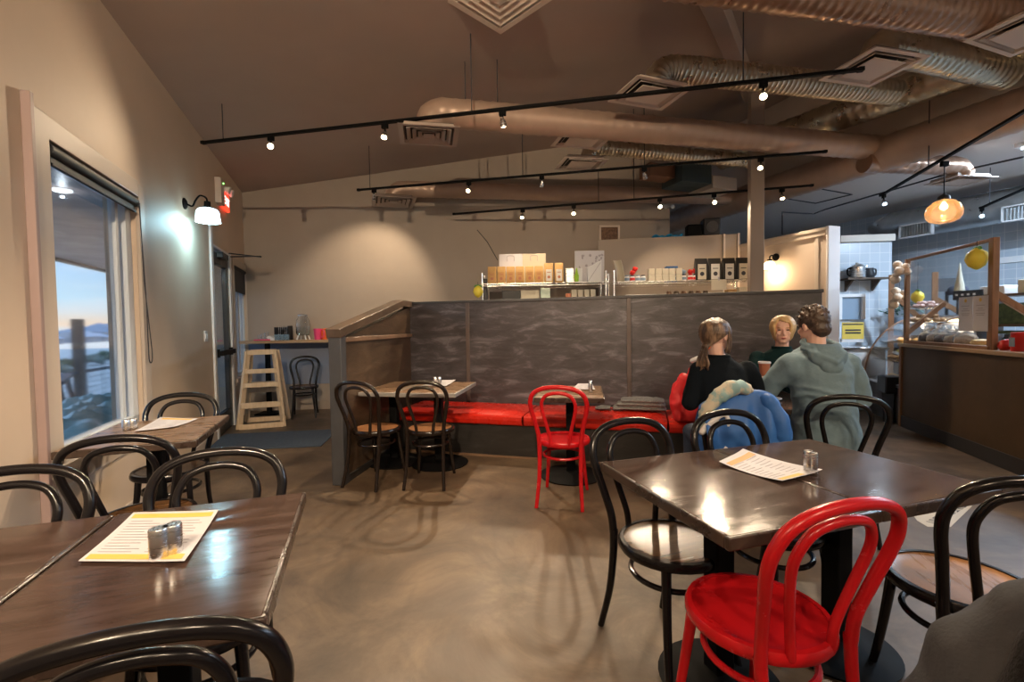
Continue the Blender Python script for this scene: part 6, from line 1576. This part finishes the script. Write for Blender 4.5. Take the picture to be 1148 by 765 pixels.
# framed print and bottle-shaped lime card
x = sx_of(661, .2); t = thing('art_print', 'large pale botanical print leaning on the wire shelf', 'picture', SP(x, .2, SZ+.004), SA)
MB().b(-.205, .205, -.01, .01, 0, .45).build('panel', M['paper'], t, bevel=.003)
mb = MB(); r_ = random.Random(2)
for k in range(16): mb.ell((r_.uniform(-.15, .18), -.012, r_.uniform(.22, .40)), (.012+.014*r_.random(), .002, .009+.01*r_.random()), 8, 6, Matrix.Rotation(r_.uniform(0, 3), 4, 'Y'))
mb.build('printed_leaves', M['ink'], t)
x = sx_of(666, .08); t = thing('white_card_box', 'white angled gift box in front of the botanical print', 'box', SP(x, .10, SZ+.004), SA)
mb = MB(); mb.add([(-.09, -.03, 0), (.10, -.03, 0), (.10, -.03, .30), (-.09, -.03, .20), (-.09, .03, 0), (.10, .03, 0), (.10, .03, .30), (-.09, .03, .20)], [(0,1,2,3),(4,7,6,5),(0,4,5,1),(1,5,6,2),(2,6,7,3),(3,7,4,0)]); mb.build('box_body', M['white'], t, bevel=.004)
MB().bar((-.08, -.033, .02), (.09, -.033, .27), .002, .006).build('fold_line', M['ink'], t)
x = sx_of(648, .06); t = thing('lime_gift_bag', 'lime green and white gift pouch with bottle picture on the shelf', 'bag', SP(x, .06, SZ+.004), SA)
MB().b(-.035, .055, -.02, .02, 0, .19).build('pouch', M['white'], t, bevel=.004)
MB().lathe([(0, .01), (.028, .01), (.032, .09), (.018, .13), (.008, .19), (0, .2)], (-.02, -.02, 0), 14).build('bottle_shape', M['lime'], t)
# tray / metal bin between
x = sx_of(638, .2); o = MB().b(-.06, .06, -.12, .12, 0, .20).build('steel_bin', M['steel'], bevel=.01); o.location = SP(x, .2, SZ+.004); o.rotation_euler = (0, 0, SA); tag(o, 'steel bin between the kraft bags and the botanical print', 'bin')
# tall cream roll between units
x = sx_of(696, .1); t = thing('paper_roll', 'curved cream paper bag standing between the two wire shelves', 'paper bag', SP(x, .10, SZ+.004), SA)
MB().sheet(lambda u, v: Vector(((u-.5)*.10+.0-.05*v**2, .03*math.cos((u-.5)*3), .30*v)), 8, 10, .012).build('bag', M['offwhite'], t)
# jars: white boxes 2 rows x 5
for k in range(5):
    for r2 in range(2):
        px = 730+k*7.6; x = sx_of(px, .07)
        o = MB().b(-.040, .040, -.04, .04, 0, .082).build('tea_box', M['offwhite'], bevel=.003); o.location = SP(x, .07, SZ+.004+.086*r2); o.rotation_euler = (0, 0, SA)
        tag(o, f'small cream tea box, {ordn(k,5)} column, {"upper" if r2 else "lower"} row on the right shelf', 'box', 'cream tea boxes')
jl = [(703, 'spiceblue'), (709, 'red'), (715, 'spiceblue'), (721, 'spiceblue'), (759, 'spiceblue'), (766.5, 'spiceblue'), (774, 'red'), (780, 'red')]
for i, (px, m_) in enumerate(jl):
    x = sx_of(px, .07)
    t = thing('spice_jar', f'small lidded spice jar, {ordn(i,8)} of those on the right wire shelf', 'jar', SP(x, .07, SZ+.004), SA, 'spice jars')
    MB().lathe([(0, 0), (.032, 0), (.033, .06), (.026, .07), (0, .07)], (0, 0, 0), 14).build('jar_body', M['white'], t)
    MB().lathe([(.0335, .012), (.0345, .012), (.0345, .05), (.0335, .05)], (0, 0, 0), 14).build('label_band', M[m_], t)
    MB().lathe([(0, .07), (.028, .07), (.028, .085), (0, .085)], (0, 0, 0), 14).build('lid', M['inkdark'] if i % 2 else M[m_], t)
for i, (px, z) in enumerate(((709, .09), (712, .14), (758, .09), (766, .09), (774, .09), (779, .10))):
    o = MB().ell((0, 0, .035), (.038, .035, .035), 12, 8).build('red_sachet', M['red'] if i in (0, 1, 2, 4, 5) else M['spiceblue'], displace=(.03, .03)); o.location = SP(sx_of(px, .09), .09, SZ+z); tag(o, f'crumpled packet piled on the jars, {ordn(i,6)} on the right shelf', 'packet', 'crumpled packets')
o = MB().b(-.06, .1, -.05, .05, 0, .05).build('blue_box', mat('dark_blue_card', (.02,.08,.22), .5, rvar=.05), bevel=.004); o.location = SP(sx_of(750, .25), .22, SZ+.17); o.rotation_euler = (0, 0, SA)
o.location.z = SZ+.004; o.scale = (1, 1, 4.3); tag(o, 'dark blue box behind the cream tea boxes', 'box')
# price card clipped to shelf
t = thing('price_card', 'cream hand card clipped to the edge of the right shelf', 'card', SP(sx_of(806, -.02), -.015, SZ-.06), SA)
MB().b(-.10, .10, -.003, .003, -.075, .065).build('card', M['offwhite'], t); MB().b(-.008, .008, -.006, .01, .05, .10).build('clip', M['ink'], t)
# lower shelf goods
def lower(name, lab, cat, px, w_, h_, m, y=.08, grp=None, round_=False, z0=None):
    z = (SZ-.27)+.005
    o = (MB().lathe([(0, 0), (w_/2, 0), (w_/2, h_*.85), (w_*.4, h_), (0, h_)], (0, 0, 0), 14) if round_ else MB().b(-w_/2, w_/2, -.06, .06, 0, h_)).build(name, m, bevel=0 if round_ else .006); o.location = SP(sx_of(px, y), y, z); o.rotation_euler = (0, 0, SA); tag(o, lab, cat, grp)
lower('black_crate', 'black crate on the lower left wire shelf', 'crate', 573, .26, .18, M['blackplastic'], .2)
lower('dark_crate', 'dark brown crate at the far left of the lower wire shelf', 'crate', 556, .18, .17, M['slot'], .2)
lower('woven_basket', 'white woven basket under the kraft coffee bags', 'basket', 594, .25, .17, M['offwhite'], .1)
lower('mint_tin', 'pale mint green tin beside the white woven basket', 'tin', 611, .13, .20, mat('mint_green', (.50,.62,.50), .5, col2=(.6,.7,.58), scale=20), .1)
lower('brown_jar', 'small brown jar right of the mint tin on the lower shelf', 'jar', 637, .08, .12, M['cupred'], .06, round_=True)
for i, px in enumerate((643, 650, 657, 664)): lower('cream_canister', f'cream labelled canister, {ordn(i,4)} in the lower shelf row', 'canister', px, .07, .17, M['offwhite'], .1, 'cream canisters')
for i in range(6): lower('glass_jar', f'dark preserves jar, {ordn(i,6)} in the right lower shelf row', 'jar', 750+i*8.2, .075, .13, M['counterpanel'] if i % 2 else M['choc'], .1, 'dark preserve jars', True)
lower('white_packets', 'flat pile of white packets on the right lower shelf', 'packets', 718, .42, .09, M['white'], .12)
lower('cardboard_box', 'light cardboard box at the right end of the lower shelf', 'box', 833, .15, .17, M['offwhite'], .1); lower('cardboard_box', 'brown cardboard box left of the light one on the lower shelf', 'box', 819, .12, .14, M['kraft'], .12)
# lemon ornament at shelf corner
q = at(536, 327, 6.22); t = thing('lemon_ornament', 'yellow paper lemon hanging at the left corner of the wire shelf', 'decoration', q, 0); lemon(t, .068)
o = MB().b(-.03, .03, -.05, .05, 0, .35).build('black_folder', M['blackplastic'], bevel=.01); o.location = SP(-.06, .15, SZ-.27); o.parent = None; tag(o, 'black box file at the left end of the wire shelf', 'box')
o.location.z = SZ-.265; o.location.x += .11

# ---- kitchen nook: tiled pier with shelf and kettle
NK = at(945, 300, 7.5)
o = MB().b(0, .78, 0, .14, 0, 2.60).build('wall_nook', M['tile'], flat=True); place(o, (NK.x-.05, 7.5, 0), R(-6)); struct(o)
o = MB().b(-.02, .80, -.05, .16, 2.58, 2.69).build('trim_11', mat('cream_cornice', (.60,.55,.48), .5, bump=.02), bevel=.005); place(o, (NK.x-.05, 7.5, 0), R(-6)); struct(o)
q = at(970, 312, 7.35)
t = thing('wall_shelf', 'dark bracketed shelf on the tiled pier beside the partition', 'shelf', (q.x, 7.44, q.z), R(-6))
MB().b(-.33, .30, -.24, 0, -.03, 0).build('board', M['capwood'], t, bevel=.004)
for x in (-.25, .15): MB().prism([(0, 0), (-.2, 0), (0, -.17)], .03, Matrix.Translation((x, 0, -.03)) @ Matrix(((0,0,1,0),(1,0,0,0),(0,1,0,0),(0,0,0,1)))).build('bracket', M['capwood'], t)
t = thing('kettle', 'shiny steel coffee urn kettle on the bracketed shelf', 'kettle', (at(961, 300, 7.3).x, 7.3, q.z+.001), 0)
MB().lathe([(0, 0), (.11, 0), (.115, .02), (.11, .17), (.07, .21), (.02, .22), (.02, .24), (0, .24)], (0, 0, 0), 26).build('body', M['steel'], t)
MB().tube(smooth_path([(-.10, 0, .15), (-.15, 0, .14), (-.15, 0, .06), (-.11, 0, .03)], 5), .012, 8).build('handle', M['black'], t)
MB().tube([(.09, 0, .13), (.14, 0, .17), (.16, 0, .2)], [.02, .015, .012], 8).build('spout', M['steel'], t)
t = thing('coffee_pot', 'black coffee pot right of the steel kettle', 'coffee pot', (at(974, 300, 7.3).x, 7.3, q.z+.001), 0)
MB().lathe([(0, 0), (.07, 0), (.085, .05), (.06, .12), (.065, .15), (0, .155)], (0, 0, 0), 22).build('body', M['blackplastic'], t)
MB().tube(smooth_path([(.06, 0, .13), (.11, 0, .13), (.11, 0, .05), (.075, 0, .03)], 5), .011, 8).build('handle', M['blackplastic'], t)
q = at(955, 343, 7.42)
t = thing('pass_window', 'white framed opening with dark inside below the bracketed shelf', 'opening', (q.x, 7.45, q.z-.12), R(-6))
MB().b(-.2, .2, -.05, 0, .26, .31).b(.15, .2, -.05, 0, -.1, .26).b(-.2, -.15, -.05, 0, -.1, .26).build('frame', M['white'], t, bevel=.004)
MB().b(-.15, .15, -.01, 0, -.1, .26).build('dark_inside', M['spiceblue'], t)
# yellow sign
q = at(956, 371, 6.6); t = thing('yellow_sign', 'small yellow card sign with dark lines beside the curved glass case', 'sign', (q.x, q.y, q.z), R(-10))
MB().b(-.14, .14, -.006, .006, -.12, .12).build('card', M['yellowsign'], t, bevel=.002)
mb = MB(); [mb.b(-.10, .10, -.009, -.006, z, z+.02) for z in (.0, -.04)]; mb.b(-.13, .13, -.009, -.006, .085, .10); mb.build('printed_lines', M['inkdark'], t)
MB().b(-.14, .14, -.004, .05, -.165, -.12).build('stand', M['white'], t)
# work counter under sign
t = thing('kitchen_counter', 'white and steel kitchen work counter behind the pastry case', 'counter', (5.15, 6.75, 0), R(-16))
MB().b(-.75, .3, .0, .6, .1, .88).build('cabinet', M['white'], t, bevel=.005)
MB().b(-.78, .33, -.03, .62, .88, .92).build('worktop', M['steel'], t, bevel=.004)
MB().b(-.7, .28, .05, .55, 0, .1).build('kick_base', M['plankdark'], t)
for x in (-.45, 0): MB().b(x-.20, x+.20, -.018, 0, .14, .84).build('door', M['white'], t, bevel=.004)
# coffee machine-like appliance and plant behind
q = at(985, 350, 7.3); t = thing('potted_plant', 'leafy plant in a glass pot beyond the pastry case', 'plant', (q.x+.25, q.y-.1, 1.22))
MB().lathe([(0, 0), (.08, 0), (.10, .14), (.095, .14), (.075, .01), (0, .01)], (0, 0, 0), 18).build('pot', M['spiceblue'], t)
mb = MB(); r_ = random.Random(8)
for k in range(46):
    a = r_.uniform(0, 6.28); e = r_.uniform(.3, 1.4); L2 = r_.uniform(.12, .28); tip = V3(math.cos(a)*math.cos(e)*L2, math.sin(a)*math.cos(e)*L2, .13+math.sin(e)*L2)
    mb.ell(tip, (.045, .018, .008), 8, 6, Euler((r_.uniform(-.6, .6), r_.uniform(-.6, .6), a)).to_matrix().to_4x4())
mb.build('foliage', mat('blue_green_leaf', (.06,.13,.10), .5, col2=(.12,.22,.18), scale=20), t)
o = MB()
t = thing('back_bench', 'steel bench behind the far timber frame carrying appliances', 'counter', P(4.4, 10.2), WA)
MB().b(-4.5, 1.2, -.3, .35, .86, .92).build('worktop', M['steel'], t, bevel=.004)
MB().b(-4.5, 1.2, -.28, .33, .1, .86).build('cabinet', M['greypost'], t, bevel=.004)
for x in (-4.2, -1.5, .9): MB().b(x-.03, x+.03, -.25, -.19, 0, .12).build('leg', M['steel'], t)
MB().b(.6, 1.05, -.2, .2, .92, 1.24).build('appliance', M['greypost'], t, bevel=.02)
# shelf unit with crates at right edge (behind counter)
q0 = at(1092, 330, 5.6); q1 = at(1165, 330, 5.0); ud = (q1-q0); ud.z = 0; ua = math.atan2(ud.y, ud.x); ul = ud.length
t = thing('back_shelf', 'dark brown open shelf unit behind the counter at the right edge', 'shelf', (q0.x, q0.y, 0), ua)
for z in (.5, .95, 1.25, 1.60): MB().b(0, ul+.6, 0, .40, z-.03, z).build('shelf_board', M['capwood'], t, bevel=.003)
for x in (.02, ul+.55): MB().b(x-.02, x+.02, 0, .40, 0, 1.60).build('side_panel', M['capwood'], t, bevel=.003)
def on_unit(name, lab, cat, x, z, w_, h_, m, grp=None, d_=.26):
    o = MB().b(-w_/2, w_/2, .03, .03+d_, 0, h_).build(name, m, bevel=.008); v = Vector((x, 0, 0)); v.rotate(Euler((0, 0, ua))); o.location = (q0.x+v.x, q0.y+v.y, z+.001); o.rotation_euler = (0, 0, ua); tag(o, lab, cat, grp); return o
on_unit('white_box', 'white card box on top of the dark shelf unit, left one', 'box', .16, 1.60, .24, .10, M['white'])
on_unit('white_box', 'wide white box on top of the dark shelf unit, right one', 'box', .58, 1.60, .36, .15, M['offwhite'])
on_unit('green_crate', 'dark green crate on the upper shelf behind the counter', 'crate', .28, 1.25, .40, .24, M['darkgreen']); on_unit('green_crate', 'dark green crate on the lower shelf behind the counter', 'crate', .42, .95, .50, .22, M['darkgreen'])
on_unit('dark_crate', 'second dark crate on the upper shelf at the right edge', 'crate', .80, 1.25, .36, .26, M['darkgreen'])
t = MB().loft([((0, 0, 0), V3(.055, 0, 0), V3(0, .055, 0)), ((0, 0, .10), V3(.05, 0, 0), V3(0, .05, 0)), ((0, 0, .30), V3(.018, 0, 0), V3(0, .018, 0)), ((0, 0, .42), V3(.005, 0, 0), V3(0, .005, 0))], 16).build('cone_wrapper', M['offwhite']); q = at(1089, 330, 5.7); t.location = (q.x, q.y, 1.50); 
t.location = (q0.x-.0, q0.y+.18, 1.601); tag(t, 'cream paper cone standing left on the dark shelf unit', 'cone')
# counter-back signs: black chalk strip and dark appliance, cap
q = at(1091, 330, 5.3); t = thing('menu_strip', 'black strip sign with white marks behind the display glass', 'sign', q, ua); MB().b(-.20, .10, -.01, .01, -.06, .05).build('board', M['blackplastic'], t, bevel=.003)
mb = MB(); [mb.b(-.17+.06*k, -.145+.06*k, -.013, -.01, -.01, .012) for k in range(4)]; mb.build('marks', M['white'], t)
MB().b(-.02, .02, -.0, .02, -(q.z-1.24), -.06).build('post', M['framewood'], t)
q = at(1062, 318, 7.0); t = thing('till_screen', 'dark flat display unit on a stand behind the cake display', 'screen', (q.x, q.y, .92), R(-16))
MB().b(-.16, .10, -.02, .02, q.z-.92-.12, q.z-.92+.08).build('screen', M['greypost'], t, bevel=.006); MB().tube([(0, 0, 0), (0, 0, q.z-.92-.1)], .02, 10).build('stand', M['black'], t); MB().b(-.1, .1, -.1, .1, 0, .015).build('foot', M['black'], t, bevel=.004)
q = at(1074, 328, 6.3); t = thing('hat', 'dark cap hanging on a stand right of the till screen', 'cap', q, R(20))
MB().lathe([(.12, -.03), (.118, .0), (.095, .07), (.05, .105), (0, .115), (0, .105), (.045, .095), (.085, .065), (.108, 0), (.11, -.03)], (0, 0, 0), 22).build('crown', mat('navy_cap_cloth', (.03,.035,.06), .8, bump=.1), t)
MB().loft([((-.08, -.08, -.028), V3(.06, 0, 0), V3(0, .05, 0)), ((-.10, -.12, -.035), V3(.07, 0, 0), V3(0, .06, 0))], 16).build('brim', M['greypost'], t)
MB().tube([(0, 0, .05), (0, 0, .92-q.z)], .012, 8).build('stand', M['black'], t)
# lattice window on the tiled wall
a, b_ = onv(1118, 300, P(0, DK), WL), onv(1150, 300, P(0, DK), WL)
zt_, zb_ = onv(1130, 288, P(0, DK), WL).z, onv(1130, 326, P(0, DK), WL).z
sa_, sb_ = SD(a)[0], SD(b_)[0]
t = thing('lattice_window', 'white framed blue-lit window with diamond lattice on the tiled wall', 'window', P((sa_), DK, 0), WA+PI)
w2_ = abs(sa_-sb_)+.7
MB().b(-.03, w2_, .012, .05, zb_, zt_-.08).build('blue_pane', M['blueglow'], t)
mb = MB(); mb.b(-.08, w2_+.05, -.02, .04, zt_-.10, zt_); mb.b(-.10, -.02, -.02, .04, zb_-.06, zt_-.1); mb.b(-.08, w2_, -.03, .04, zb_-.06, zb_); mb.b(.33, .37, -.01, .04, zb_, zt_-.1); mb.build('frame', M['white'], t, bevel=.004)
mb = MB()
for k in range(int(w2_/.05)+6):
    x0 = -.3+k*.06; hh = zt_-.1-zb_
    for s in (1, -1):
        xa, xb = (x0, x0+hh) if s > 0 else (x0+hh, x0)
        pa_, pb_ = Vector((xa, .008, zb_)), Vector((xb, .008, zt_-.1))
        def clip(p, q_): 
            d = q_-p; t0, t1 = 0, 1
            if abs(d.x) > 1e-6:
                ta_, tb_ = (-.02-p.x)/d.x, (w2_-.05-p.x)/d.x; lo_, hi_ = min(ta_, tb_), max(ta_, tb_); t0, t1 = max(t0, lo_), min(t1, hi_)
            return (p+d*t0, p+d*t1) if t1 > t0 else None
        c_ = clip(pa_, pb_)
        if c_: mb.bar(c_[0], c_[1], .006, .006)
mb.build('lattice', M['doorframe'], t)
# ================================================================== CAMERA
cam = bpy.data.cameras.new('camera'); cam.sensor_width = 36; cam.lens = F/1148*36; cam.clip_start = .02; cam.clip_end = 500
co = bpy.data.objects.new('camera', cam); COL.objects.link(co)
cp, sp = math.cos(PITCH), math.sin(PITCH)
base = Matrix(((1, 0, 0), (0, -sp, -cp), (0, cp, -sp))).to_4x4()   # columns: right, up, back
co.matrix_world = Matrix.Translation((0, 0, H)) @ base @ Matrix.Rotation(-ROLL, 4, 'Z')
scene.camera = co
# lettering curves become plain meshes
dg = bpy.context.evaluated_depsgraph_get()
for o in [o for o in bpy.data.objects if o.type == "FONT"]:
    me = bpy.data.meshes.new_from_object(o.evaluated_get(dg)); n = bpy.data.objects.new(o.name, me); COL.objects.link(n)
    n.parent = o.parent; n.matrix_basis = o.matrix_basis.copy(); bpy.data.objects.remove(o)
vs = scene.view_settings; vs.view_transform = 'Standard'; vs.look = 'None'; vs.exposure = -0.12; vs.gamma = 1; vs.use_curve_mapping = False
